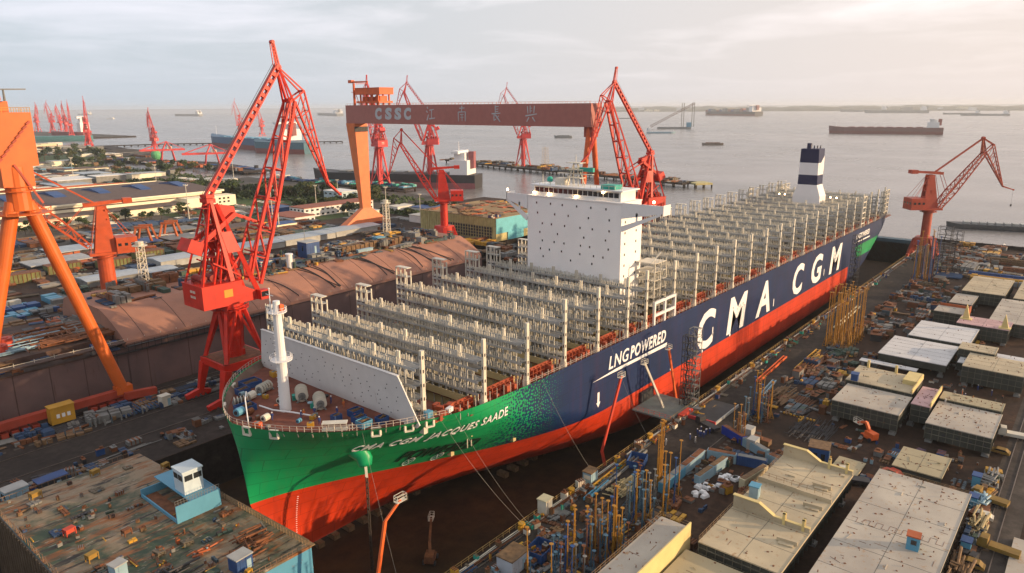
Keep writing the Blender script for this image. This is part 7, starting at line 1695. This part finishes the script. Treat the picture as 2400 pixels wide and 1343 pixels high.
# ---- scaffold towers beside the hull
def scaffold(loc, w_, d_, h, label, m=GRY, n=None):
    t_ = thing('scaffold_tower', loc, label, 'scaffold tower'); n = n or int(h/2); b = MB()
    for sx in (-1, 1):
        for sy in (-1, 1): b.beam((sx*w_/2, sy*d_/2, 0), (sx*w_/2, sy*d_/2, h), .14)
    for k in range(n+1):
        z = h*k/n
        for s_ in (-1, 1): b.beam((-w_/2, s_*d_/2, z), (w_/2, s_*d_/2, z), .1); b.beam((s_*w_/2, -d_/2, z), (s_*w_/2, d_/2, z), .1)
        if k < n: b.beam((-w_/2, -d_/2, z), (w_/2, -d_/2, z+h/n), .08); b.beam((-w_/2, d_/2, z+h/n), (-w_/2, -d_/2, z), .08)
    b.build('frame', m, t_)
    b = MB()
    for k in range(1, n+1): b.box((w_*(.28 if k % 2 else -.28), 0, h*k/n), (w_*.36, d_*.8, .05))
    for k in range(n): b.beam((-w_*.3, 0, h*k/n), (w_*.3, 0, h*(k+1)/n), .4, .05) if k % 2 else b.beam((w_*.3, 0, h*k/n), (-w_*.3, 0, h*(k+1)/n), .4, .05)
    b.build('landing', GRY if m is not DRK else DRK, t_)
    return t_
scaffold((121, -42.3, -1), 3.2, 2.6, 23.5, 'tall grey scaffold stair tower in front of the first big white letter')
scaffold((117.9, -41.6, -1), 1.8, 2.4, 22, 'dark narrow scaffold tower left of the grey stair tower', DRK)
scaffold((297.5, -38.5, -6), 3.4, 3.4, 30, 'dark stair tower behind the last big white letter', DRK)
scaffold((350, -66, 0), 6, 6, 24, 'black scaffold tower to the right of the brick red crane', DRK)
scaffold((358, -70, 0), 5, 5, 21, 'second black scaffold tower right of the brick red crane', DRK)
# ---- boom lifts at work on the hull
def boom_lift(loc, rz, pts, label, m):
    t_ = thing('boom_lift', loc, label, 'boom lift', rz)
    b = MB(); b.box((0, 0, .9), (3.6, 2.2, .7)); b.box((-.6, 0, 1.8), (2.8, 1.9, 1.1)); b.build('chassis', m, t_)
    for sx in (-1.3, 1.3):
        for sy in (-1, 1): b = MB(); b.tube((sx, sy*1.25-.2, .55), (sx, sy*1.25+.2, .55), .55, .55, 12); b.build('wheel', DRK, t_)
    b = MB(); q_ = [Vector(p_) for p_ in pts]
    for i, (p_, r_) in enumerate(zip(q_, q_[1:])): b.beam(p_, r_, .62-.12*i, .7-.14*i)
    b.build('boom', m, t_)
    e = q_[-1]; b = MB()
    for a_ in ((-1.1, -.5), (1.1, -.5), (1.1, .5), (-1.1, .5)): b.beam(e+Vector((a_[0], a_[1], -.2)), e+Vector((a_[0], a_[1], 1.0)), .07)
    for z in (-.2, .45, 1.0):
        b.beam(e+Vector((-1.1, -.5, z)), e+Vector((1.1, -.5, z)), .07); b.beam(e+Vector((-1.1, .5, z)), e+Vector((1.1, .5, z)), .07); b.beam(e+Vector((-1.1, -.5, z)), e+Vector((-1.1, .5, z)), .07); b.beam(e+Vector((1.1, -.5, z)), e+Vector((1.1, .5, z)), .07)
    b.box(e+Vector((0, 0, -.22)), (2.3, 1.1, .08)); b.build('basket', WHG, t_); return t_
LFT = mat('lift_orange', (.70, .13, .03), .5, var=.15)
boom_lift((10, -33, -12.9), 0, [(0, 0, 2), (1.2, -1.6, 13.5), (3.0, -2.4, 24.6), (6.6, -2.6, 27.4)], 'orange boom lift with raised arm on the dock floor in front of the bow', LFT)
boom_lift((86, -36.4, -12.9), 0, [(0, 0, 2), (-1.6, 1, 10), (4.2, -.6, 29.2)], 'red boom lift reaching up the navy side left of the arrow mark side', mat('lift_red', (.62, .06, .03)))
boom_lift((121, -37.4, -12.9), 0, [(0, 0, 2), (.6, .4, 13), (-3.2, 1.6, 29.0)], 'orange red boom lift leaning over the slogan lettering', LFT)
boom_lift((111, -38.2, -12.9), 0, [(0, 0, 2), (1.4, .6, 13.6), (-5.8, 3.0, 28)], 'white boom lift with raised arm beneath the slogan lettering', WHG)
boom_lift((34, -24, -12.9), .6, [(0, 0, 2), (2, .5, 3.5), (9, 1.5, 5.0)], 'dull brown boom lift with lowered arm on the dock floor', RST)
# gangway bridge and entrance platform
GP = thing('gangway', (112, -38, 0), 'grey gangway platform bridging the dock edge to the shell door', 'gangway')
b = MB(); b.bb(-6, -5.5, -.2, 9, 6.6, .25); b.beam((-5, -5.4, .5), (9, -5.4, .5), .3, .5); b.build('platform', mat('gangway_grey', (.16, .19, .18), .7, var=.3), GP)
b = MB(); b.bb(-1, 6.4, .3, 6, 7.2, 3.4); b.build('shell_door', DRK, GP)
rail_on(GP, [(-6, -5.4, .3), (-6, 6.4, .3)], 1.2, mat('lift_red', (.62, .06, .03))); rail_on(GP, [(9, -5.4, .3), (9, 6.4, .3)], 1.2, mat('lift_red', (.62, .06, .03)))
b = MB(); b.bb(-3, -7.6, 0, 3, -6.0, 1.2); b.build('stair', mat('lift_red', (.62, .06, .03)), GP)
# ---- dock edge furniture: rails, cable trays, bollards
random.seed(55)
b = MB(); x = -10.
while x < 420:
    b.beam((x, -43.3, 0), (x, -43.3, 1.15), .08); x += 2.0
b.beam((-10, -43.3, 1.1), (420, -43.3, 1.1), .06); b.beam((-10, -43.3, .6), (420, -43.3, .6), .05); tag(b.build('dock_edge_railing', mat('rail_ochre', (.42, .28, .10), .7, var=.3)), 'thin ochre railing running along the edge of the ship dock', 'railing')
for q in range(4):
    b = MB(); y = -44.2-q*.35; pts = [Vector((8+i*6, y+random.uniform(-.12, .12), .2+random.random()*.08)) for i in range(68)]; b.path(pts, .07 if q % 2 else .11, 5); tag(b.build('service_pipe', WHG if q < 2 else RST), '%s service pipe laid along the dock edge, %s' % (('white', 'pale', 'rusty', 'brown')[q], ('nearest the railing', 'second from the railing', 'third from the railing', 'farthest from the railing')[q]), 'pipe')
scatter(120, 12, 330, -47.6, -43.9, .02, .25, 1.1, 'small valve box or coil beside the service pipes on the dock edge', 'gear along the dock edge', 1.6, [YEL, WHG, RST, GRY, BRN, TGR, BLU], 'valve_box', 'valve box')
for k, x in enumerate((40.5, 58, 77, 93, 134, 160, 191, 222, 260)):
    b = MB(); b.tube((0, 0, 0), (0, 0, 1.2), .45, .4, 10); b.tube((0, 0, 1.2), (0, 0, 1.5), .75, .75, 10); b.box((0, 0, .5), (1.8, .6, 1)); o = b.build('bollard', YEL); o.location = (x, -44.4, .02); tag(o, 'yellow mooring bollard on the dock edge', 'bollard', 'yellow bollards on the dock edge')
cabin((48.6, -44.2, 0), (2.4, 2.2, 3.2), WHG, CRM, 'white upright cabin on the dock edge, nearest the bottom', .05, 0, 'cabin', 'edge_cabin', door=False)
cabin((65.4, -44.4, 0), (3, 2.2, 2.7), LBL, BRN, 'pale green cabin with brown roof and white windows on the dock edge', .05, 2, 'cabin', 'edge_cabin', winm=WHG)
cabin((29.8, -51.0, 0), (5.2, 3.6, 3.2), mat('light_cabin', (.42, .46, .52), .6, var=.2, rust=.1), BRN, 'white cabin with brown pitched roof at the bottom centre', .05, 0)
def bin_(loc, a_, c_, h, m, label, rz=0, fill=None):
    t_ = thing('open_bin', loc, label, 'bin', rz)
    b = MB(); b.bb(-a_, -c_, 0, a_, -c_+.12, h); b.bb(-a_, c_-.12, 0, a_, c_, h); b.bb(-a_, -c_+.12, 0, -a_+.12, c_-.12, h); b.bb(a_-.12, -c_+.12, 0, a_, c_-.12, h); b.bb(-a_, -c_, .05, a_, c_, .15)
    for k in range(int(a_*2)): b.bb(-a_+.4+k, -c_-.08, .1, -a_+.5+k, -c_, h)
    b.build('wall', m, t_)
    b = MB(); R = random.Random(label)
    for k in range(12): b.box((R.uniform(-.7, .7)*a_, R.uniform(-.7, .7)*c_, .3+R.random()*.5), (R.uniform(.2, .9), R.uniform(.2, .6), .3), R.uniform(0, 3))
    b.build('contents', fill or RST, t_); return t_
bin_((36.2, -52.4, 0), 2.6, 2.0, 1.9, BLU, 'bright blue open box beside the props at the bottom centre', .1)
bin_((79.2, -48.6, 0), 2.6, 2.0, 1.8, BLU, 'blue bin with rusty load beside the long yellow beam', .3, RST)
# black fenced pit and long beams on the apron
PT = thing('fenced_pit', (119, -50, 0), 'black covered pit fenced in red and grey on the quay apron', 'pit')
b = MB(); b.bb(-7.6, -3.6, .02, 7.4, 3.6, .35); b.build('cover', DRK, PT)
b = MB(); b.bb(-8, -4, 0, -7.6, 4, .9); b.build('red_barrier', mat('barrier_red', (.6, .05, .05)), PT)
b = MB(); b.bb(-7.6, -4, 0, 7.6, -3.7, .8); b.build('grey_barrier', LGR, PT)
def long_beam(p_, q_, w_, m, label, nm='steel_beam'):
    c_ = ((p_[0]+q_[0])/2, (p_[1]+q_[1])/2, 0); b = MB(); P_, Q_ = Vector((p_[0]-c_[0], p_[1]-c_[1], .45)), Vector((q_[0]-c_[0], q_[1]-c_[1], .45)); n_ = Vector((-(Q_-P_).y, (Q_-P_).x, 0)).normalized()
    for s_ in (-1, 1): b.beam(P_+n_*s_*w_, Q_+n_*s_*w_, .3, .6)
    for k in range(12): c2 = P_.lerp(Q_, k/11); b.beam(c2-n_*w_, c2+n_*w_, .18)
    o = b.build(nm, m); o.location = c_; return tag(o, label, 'beam')
long_beam((63.5, -47.0), (78.5, -46.4), .5, YEL, 'long yellow beam lying on the quay apron')
long_beam((57.5, -48.4), (67.5, -47.6), .4, SKB, 'light blue beam lying in line with the yellow beam')
long_beam((63, -48.2), (86, -46.9), .5, GRY, 'long grey lattice beam lying beside the yellow beam')
long_beam((166, -56.8), (190, -56.2), .7, YEL, 'yellow lattice beam lying near the yellow prop grid')
long_beam((148, -51), (176, -49.6), .5, ORG, 'orange lattice beam lying on the apron beside the ship side')
long_beam((139, -56), (152, -54.8), .5, LBL, 'pale blue lattice beam on the apron below the orange beam')
long_beam((220, -53), (258, -51.6), .6, CRM, 'long cream pipe on the apron near the stern of the ship')
pipes_heap('pipe_heap', mat('pale_timber', (.42, .34, .18), .8, var=.4), 62, 74, -54.5, -50, .02, 60, .16, 'heap of pale timbers and tubes on the apron beside the yellow beam')
pipes_heap('pipe_heap', RST, 168, 186, -62, -57, .02, 40, .22, 'rack of brown and yellow pipes left of the yellow prop grid')
pipes_heap('pipe_heap', BRN, 134, 150, -64, -58, .02, 50, .2, 'brown pipe heap behind the small prop rack')
pipes_heap('pipe_heap', DRK, 96, 132, -70, -80, .02, 0, .2, 'dark bars') if False else None
pipes_heap('bar_stack', DRK, 116, 134, -80, -70, .02, 80, .1, 'dark bars laid out on the ground before the double block', 'bars', 1)
pipes_heap('bar_stack', WHG, 204, 214, -114, -108, .02, 30, .16, 'white bars stacked at the right edge beyond the cream block', 'bars', 2)
# ---- blue container pens
def wall_run(p_, q_, h, th, m, top, label, grp):
    """run of half height containers set end to end; each is its own thing"""
    L_ = Vector((q_[0]-p_[0], q_[1]-p_[1], 0)); n = max(1, int(L_.length/5.2)); a_ = math.atan2(L_.y, L_.x)
    for k in range(n):
        c_ = Vector((p_[0], p_[1], 0))+L_*(k+.5)/n; l_ = L_.length/n-.15
        t_ = thing('half_container', c_, label, 'container', a_, grp)
        b = MB(); b.box((0, 0, h/2), (l_, th, h))
        for i in range(int(l_/.6)): b.bb(-l_/2+.3+i*.6, -th/2-.05, .1, -l_/2+.45+i*.6, th/2+.05, h-.1)
        b.build('body', m if random.random() < .75 else LBL, t_)
        b = MB(); b.box((0, 0, h+.06), (l_*.94, th*.85, .08)); b.build('load', top if random.random() < .7 else GRY, t_)
wall_run((71, -59.4), (92, -59.2), 2.3, 1.6, SKB, RST, 'pale blue half container in the front row of the pen by the tallest props', 'front row of the container pen')
wall_run((93, -60), (96.4, -73.5), 2.3, 1.6, BLU, RST, 'blue half container in the back row of the pen by the tallest props', 'back row of the container pen')
wall_run((79, -64), (92, -65), 2.3, 1.4, LBL, BRN, 'pale half container in the middle row of the pen', 'middle row of the container pen')
wall_run((84, -72.4), (94, -74), 2.3, 1.4, CRM, BRN, 'cream half container closing the right side of the pen', 'right side of the container pen')
wall_run((108.4, -57.5), (101.6, -71.5), 2.2, 1.6, mat('royal_blue', (.02, .05, .34), .5, var=.2), RST, 'royal blue half container in the long row behind the pen', 'royal blue row behind the pen')
wall_run((100, -72.5), (96.5, -84), 2.4, 1.7, BLU, RST, 'blue half container in the row above the largest cream block', 'row above the largest cream block')
cabin((105, -82.4, 0), (4.4, 4.4, 5.6), BLU, BRN, 'blue two storey cabin with open slatted roof above the largest cream block', .2, 2)
for k, (x, y) in enumerate(((110, -63.6), (104.6, -66.8))):
    b = MB(); b.box((0, 0, 1.4), (3, 2.2, 2.8))
    for i in range(6): b.bb(-1.56, -1, .3+i*.42, -1.5, 1, .5+i*.42)
    o = b.build('louvred_unit', LGR); o.location = (x, y, 0); tag(o, ('grey louvred unit beside the short orange props', 'grey louvred unit behind the royal blue row')[k], 'machine')
for i in range(4):
    for j in range(3):
        b = MB(); b.tube((-1.0, 0, .8), (1.0, 0, .8), .8, .8, 14); b.tube((-1.1, 0, .8), (-1.0, 0, .8), .86, .86, 14); b.tube((1.0, 0, .8), (1.1, 0, .8), .86, .86, 14)
        o = b.build('cable_drum', GRY); o.location = (101.5+i*2.1-j*.8, -74.5-j*1.9, .02); o.rotation_euler = (0, 0, .5); tag(o, 'grey cable drum lying in the cluster beside the royal blue row', 'drum', 'grey cable drums')
for (x, y, n, lab, grp) in ((84, -68.5, 16, 'white sack lying in the container pen', 'white sacks in the pen'), (77.5, -66, 12, 'white topped pallet in the front of the container pen', 'white topped pallets')):
    for k in range(n):
        b = MB(); b.box((0, 0, .25), (1.5, 1.1, .5), 0, .85); b.box((0, 0, .55), (1.1, .8, .12)); o = b.build('sack' if 'sack' in lab else 'pallet', WHT); o.location = (x+random.uniform(-4, 5)*.7, y+random.uniform(-1.8, 1.8), .02); o.rotation_euler = (0, 0, random.uniform(0, 3)); tag(o, lab, 'sack' if 'sack' in lab else 'pallet', grp)
# ---- vehicles, workers
def car(loc, rz, m, label, L_=4.4, truck=False):
    t_ = thing('truck' if truck else 'parked_car', loc, label, 'truck' if truck else 'car', rz); b = MB()
    if truck:
        b.bb(-3.4, -1.1, .7, 3.4, 1.1, 1.0); b.bb(-3.4, -1.15, 1.0, 1.6, 1.15, 1.5); b.build('bed', m, t_)
        b = MB(); b.prism([(1.8, .8), (3.5, .8), (3.5, 1.9), (3.1, 2.7), (1.8, 2.7)], -1.1, 1.1, lambda x, z, q: (x, q, z)); b.build('cab', m, t_)
        b = MB(); b.bb(3.2, -.95, 1.8, 3.54, .95, 2.3); b.build('windscreen', GLS, t_); wx = (-2.4, -1.4, 2.6)
    else:
        b.prism([(-2.2, .35), (2.2, .35), (2.2, .8), (1.2, .95), (.6, 1.45), (-1.3, 1.45), (-1.9, .95), (-2.2, .9)], -.88, .88, lambda x, z, q: (x, q, z)); b.build('body', m, t_)
        b = MB(); b.prism([(1.1, .97), (.58, 1.38), (-1.22, 1.38), (-1.75, .97)], -.9, .9, lambda x, z, q: (x, q, z)); b.build('window', GLS, t_); wx = (-1.35, 1.35)
    for x in wx:
        for s_ in (-1, 1): b = MB(); b.tube((x, s_*.75-.12, .36), (x, s_*.75+.12, .36), .36, .36, 12); b.build('wheel', DRK, t_)
    return t_
car((106, -88, 0), .4, WHG, 'white vehicle parked by the thin ochre plate above the largest cream block')
car((102, -91, 0), 1.9, DRK, 'dark open machine with white frames beside the thin ochre plate', truck=True)
car((112, -97, 0), 1.2, mat('drum_red', (.5, .06, .03)), 'small red vehicle by the low ochre plate block', L_=4)
car((108, -53.2, 0), 1.2, DRK, 'dark open truck beside the group of workers', truck=True)
for k, (x, y, a_, tr) in enumerate(((92, -119.8, 1.5, True), (104, -115.4, 1.6, False), (112, -116, 1.4, True), (140, -114.6, 1.5, False), (152, -116.4, 1.7, True), (84, -116.4, 1.55, False))):
    car((x, y, 0), a_, mat('truck_ochre', (.26, .16, .03), .7, var=.4, rust=.4) if k % 3 != 1 else WHG, ('yellow truck on the lane at the right edge, nearest the bottom', 'white car parked at the right edge beside the timber stacks', 'yellow truck second up the right edge lane', 'yellow car parked below the double block at right', 'white truck farthest up the right edge lane', 'yellow car right of the pale grey block')[k], truck=tr)
ex = boom_lift((128, -88, 0), 1.0, [(0, 0, 2), (1.5, 0, 4.2), (4.2, 0, 3.0)], 'orange lifting machine with folded arm before the double block', LFT)
# heavy stacks along the right lane
for k, (x0, x1, y, m, lab) in enumerate(((96, 106, -115.6, mat('pale_timber', (.42, .34, .18)), 'stack of pale timbers beside the pale grey block at the right edge'), (74, 86, -115.2, BRN, 'long stack of brown timbers along the right edge, nearest the bottom'), (106, 114, -114.6, LBL, 'stack of pale blue plates beside the timber stack at right'), (118, 128, -115, GRY, 'grey stack at the right edge above the red vehicle'))):
    pipes_heap('timber_stack', m, x0, x1, y-1.6, y+1.6, .02, 36, .25, lab, 'stack', 4)
for k, (x, y, lab) in enumerate(((118.5, -112.6, 'blue locker at the right edge above the timber stack'), (107.8, -113.4, 'blue locker between the timber stacks'), (88.4, -114.9, 'blue locker at the end of the long brown timber stack'))): cabin((x, y, 0), (2.2, 1.6, 2.6), SKB, BLU, lab, 0, 0, 'locker', 'locker', door=False)
b = MB(); b.prism([(3*cos(pi*i/8), 1.7*sin(pi*i/8)) for i in range(9)]+[(2.6*cos(pi*i/8), 1.4*sin(pi*i/8)) for i in range(8, -1, -1)], -1.6, 1.6, lambda x, z, q: (x, q, z)); o = b.build('curved_plate', BRN); o.location = (107, -98.6, 0); o.rotation_euler = (0, 0, .9); tag(o, 'brown curved plate lying above the pale grey block', 'plate')
WT = thing('hull_block', (37, -122, 0), 'brown and white deck strip at the bottom right corner beyond the rails', 'deck block'); b = MB(); b.bb(40, -9, 0, 62, .4, .6); b.build('deck_plate', DKG, WT); b = MB(); b.bb(20, -9, 0, 39.6, .4, .5); b.build('brown_plate', mat('brown_plate', (.22, .10, .06), .8, var=.3), WT)
SK = mat('skin', (.45, .28, .2), .6)
def worker_mesh(coat, hat, pose):
    """small standing figure: one continuous body swept from boots to crown, arms and legs branching off it"""
    import bmesh
    me = bpy.data.meshes.new('body'); s_ = pose
    V = [(0, 0, .95), (0, 0, 1.2), (0, 0, 1.42), (.0, 0, 1.52), (.02, 0, 1.66), (0, .1, .92), (s_*.10, .12, .5), (s_*.02-.05, .13, .08), (s_*.02+.1, .13, .04), (0, -.1, .92), (-s_*.10, -.12, .5), (-s_*.1, -.13, .08), (-s_*.1+.15, -.13, .04),
         (0, .2, 1.38), (s_*.05, .27, 1.1), (s_*.22, .25, .88), (0, -.2, 1.38), (-s_*.03, -.28, 1.1), (s_*.15, -.24, .9)]
    E = [(0, 1), (1, 2), (2, 3), (3, 4), (0, 5), (5, 6), (6, 7), (7, 8), (0, 9), (9, 10), (10, 11), (11, 12), (2, 13), (13, 14), (14, 15), (2, 16), (16, 17), (17, 18)]
    Rr = [.15, .16, .17, .06, .105, .09, .07, .05, .045, .09, .07, .05, .045, .07, .05, .04, .07, .05, .04]
    me.from_pydata(V, E, []); o = bpy.data.objects.new('body', me); COL.objects.link(o)
    sk = o.modifiers.new('s', 'SKIN'); o.modifiers.new('d', 'SUBSURF').levels = 1
    for i, v in enumerate(me.skin_vertices[0].data): v.radius = (Rr[i], Rr[i]); v.use_root = i == 0
    bpy.context.view_layer.update(); m2 = bpy.data.meshes.new_from_object(o.evaluated_get(bpy.context.evaluated_depsgraph_get())); bpy.data.objects.remove(o)
    m2.materials.clear(); m2.materials.append(coat); m2.materials.append(SK)
    for p_ in m2.polygons: p_.material_index = 1 if 1.5 < p_.center.z < 1.72 else 0; p_.use_smooth = True
    b = MB(); b.use(hat); b.sphere((0.02, 0, 1.72), .14, 8, 6, .8); b.box((.08, 0, 1.70), (.3, .26, .03))
    return m2, b.mesh('helmet')
COAT = [mat('overall_blue', (.03, .06, .22), .8), mat('overall_grey', (.30, .31, .33), .8), mat('overall_orange', (.6, .16, .04), .8)]
WM = [worker_mesh(COAT[i % 3], WHT if i != 2 else YEL, (1, -1.2, .5, 1.6)[i]) for i in range(4)]
def worker(x, y, z, lab, grp=None, k=None):
    bm_, hm_ = WM[k if k is not None else random.randrange(4)]; t_ = thing('person', (x, y, z), lab, 'person', random.uniform(0, 6), grp)
    for nm, me in (('body', bm_), ('helmet', hm_)): o = bpy.data.objects.new(nm, me); COL.objects.link(o); o.parent = t_
for k in range(9): worker(103.5+random.uniform(-1.6, 1.8), -54.2+random.uniform(-1.6, 1.6), 0, 'worker in blue overalls and white helmet in the group by the dark truck', 'workers by the dark truck', 0 if k % 3 else 3)
for (x, y, lab) in ((92.5, -49.2, 'lone worker on the apron beside the blue bin'), (91.2, -47.0, 'worker beside the white pipes below the gangway'), (99, -52.6, 'left one of the pair of workers below the group'), (98.2, -54.4, 'right one of the pair of workers below the group'), (131, -55, 'worker in grey standing above the black pit'), (133, -56.4, 'worker with orange coat above the black pit'), (113, -45.6, 'worker at the foot of the grey stair tower'), (108.6, -58, 'worker by the royal blue containers'), (147, -101, 'worker walking on the pale dotted block edge')): worker(x, y, 0 if 'dotted' not in lab else 6.6, lab)
for k in range(14): worker(random.uniform(160, 186), random.uniform(-112, -82), 0, 'worker crossing the open brown ground behind the double block', 'workers on the open ground')
for k in range(8): worker(random.uniform(9, 26), random.uniform(-16, -2), 21.9, 'worker among the winches on the bow deck', 'workers on the bow deck')
# ---- loose gear over the right yard
random.seed(404)
free = lambda x, y: (49 < x < 103 and -115 < y < -77) or (133 < x < 165 and -115 < y < -75) or (18 < x < 54 and -93 < y < -68) or (70 < x < 97 and -60.5 < y < -58)
scatter(60, 40, 132, -76, -59, .02, .5, 2.0, 'crate, coil or bin on the dark ground between the apron and the cream blocks', 'gear before the cream blocks', 1.8, CL, 'yard_crate', 'bin', hole=free)
scatter(60, 20, 60, -57, -48, .02, .4, 1.2, 'small pallet or valve on the bottom part of the quay apron', 'gear at the bottom of the apron', 1.4, [GRY, RST, BRN, YEL, DRK, LBL], 'pallet', 'pallet')
scatter(40, 132, 200, -76, -57, .02, .6, 2.6, 'crate or coil beside the small prop rack and the yellow grid', 'gear by the prop racks', 2.6, CL, 'yard_crate', 'bin')
scatter(80, 216, 330, -80, -58, .02, .8, 3.4, 'crate, bin or bundle on the far part of the yard before the river', 'gear on the far yard', 3, CL, 'bundle', 'bundle')
scatter(40, 166, 186, -114, -76, .02, .3, .9, 'small crate on the open brown ground', 'crates on the open ground', .8, [RST, WHG, GRY, DRK], 'steel_part', 'scrap')
scatter(40, 103, 132, -112, -84, .02, .4, 1.6, 'crate or plate on the brown ground around the low ochre plate', 'gear around the low plate', 1.2, [RST, BLU, LBL, GRY, BRN], 'ground_crate', 'plates')
scatter(60, 331, 440, -120, -62, .02, 1.2, 5, 'dark stack on the riverside strip at upper right', 'stacks on the riverside strip', 3, CL, 'stack', 'stack')
for k, (x, y0, y1, m, lab) in enumerate(((352, -119, -78, BLU, 'long blue sheet pile stack near the river at right'), (343, -112, -84, YEL, 'long yellow beam stack below the blue one at right'), (372, -118, -90, RST, 'long rusty beam stack by the river wall at right'), (396, -116, -80, BRN, 'brown pipe stack nearest the river wall'))):
    b = MB(); b.use(m)
    for i in range(5): b.bb(-2+i*.9, (y0-y1)/2, 0, -1.3+i*.9, (y1-y0)/2, 2.0+(i % 2)*.8)
    for i in range(8): b.bb(-2.2, (y0-y1)/2+2+i*(y1-y0)/8., 0, 2.6, (y0-y1)/2+2.4+i*(y1-y0)/8., 2.4)
    o = b.build('beam_stack', None); o.location = (x, (y0+y1)/2, .02); tag(o, lab, 'beam stack')
b = MB(); b.bb(-.3, -60, 0, .3, 60, 2.2)
for k in range(25): b.bb(-.5, -60+k*5, 0, .5, -59.6+k*5, 2.4)
o = b.build('river_wall', GM2); o.location = (444, -102, 0); tag(o, 'dark low wall along the river edge at upper right', 'wall')
gt = thing('dock_gate', (431, 0, -13), 'dark blue floating gate closing the dock behind the stern', 'dock gate'); b = MB(); b.bb(-3, -43, 0, 3, 43, 15); b.build('caisson', mat('gate_blue', (.03, .09, .13), .6, var=.3, rust=.2), gt); rail_on(gt, [(-3, -43, 15), (-3, 43, 15)], 1.2, GRY, 3)

heap(140,   40, 132, -76, -59.5, .02, .25, 1.1, 'small litter of offcuts, hoses and tools on the dark ground before the cream blocks', .9)
heap(260, 20, 60, -68, -46, .02, .2, .9, 'small litter on the bottom part of the quay apron', .8)
heap(260,  132, 198, -76, -58, .02, .3, 1.6, 'small litter and coils around the prop racks', 1.4)
heap(260,   216, 336, -80, -58, .02, .4, 2.0, 'small litter and bundles on the far part of the yard', 2.0)
heap(90,  104, 132, -114, -78, .02, .2, 1.0, 'small litter on the brown ground before the double block', .6)
heap(110,  188, 260, -115, -76, .02, .3, 1.4, 'small litter between the pale blocks', 1.0)
heap(420, 340, 440, -122, -60, .02, .8, 3.2, 'dark stacked gear covering the riverside strip', 2.4)
heap(300,  10, 420, -49, -44, .02, .15, .8, 'small coils, valves and cable ends along the dock edge', .8)
heap(260, 60, 130, -116.5, -113.8, .02, .4, 1.6, 'stacked offcuts along the right lane', 1.6)
heap(260, -60, 40, 44, 56, .02, .25, 1.2, 'small litter on the shaded quay between the docks', 1.0, [DRK, GRY, RST, BRN, CL[0]])
heap(300, -60, 60, 73, 85, .02, .25, 1.3, 'small litter beside the rails on the shaded quay', 1.2, [DRK, GRY, RST, BRN, CL[0], CL[11]])
for k in range(30):
    x = 20+k*13.2; b = MB()
    for s_ in (-1, 1): b.beam((-5.6, s_*.4, .25), (5.6, s_*.4, .25), .12, .3)
    for i in range(9): b.box((-5.4+i*1.35, 0, .12), (.2, 1.6, .2))
    o = b.build('pipe_trestle', CL[(k*5) % 12]); o.location = (x, -45.3, .02); tag(o, 'low trestle of the pipe line along the dock edge', 'trestle', 'pipe trestles along the dock edge')
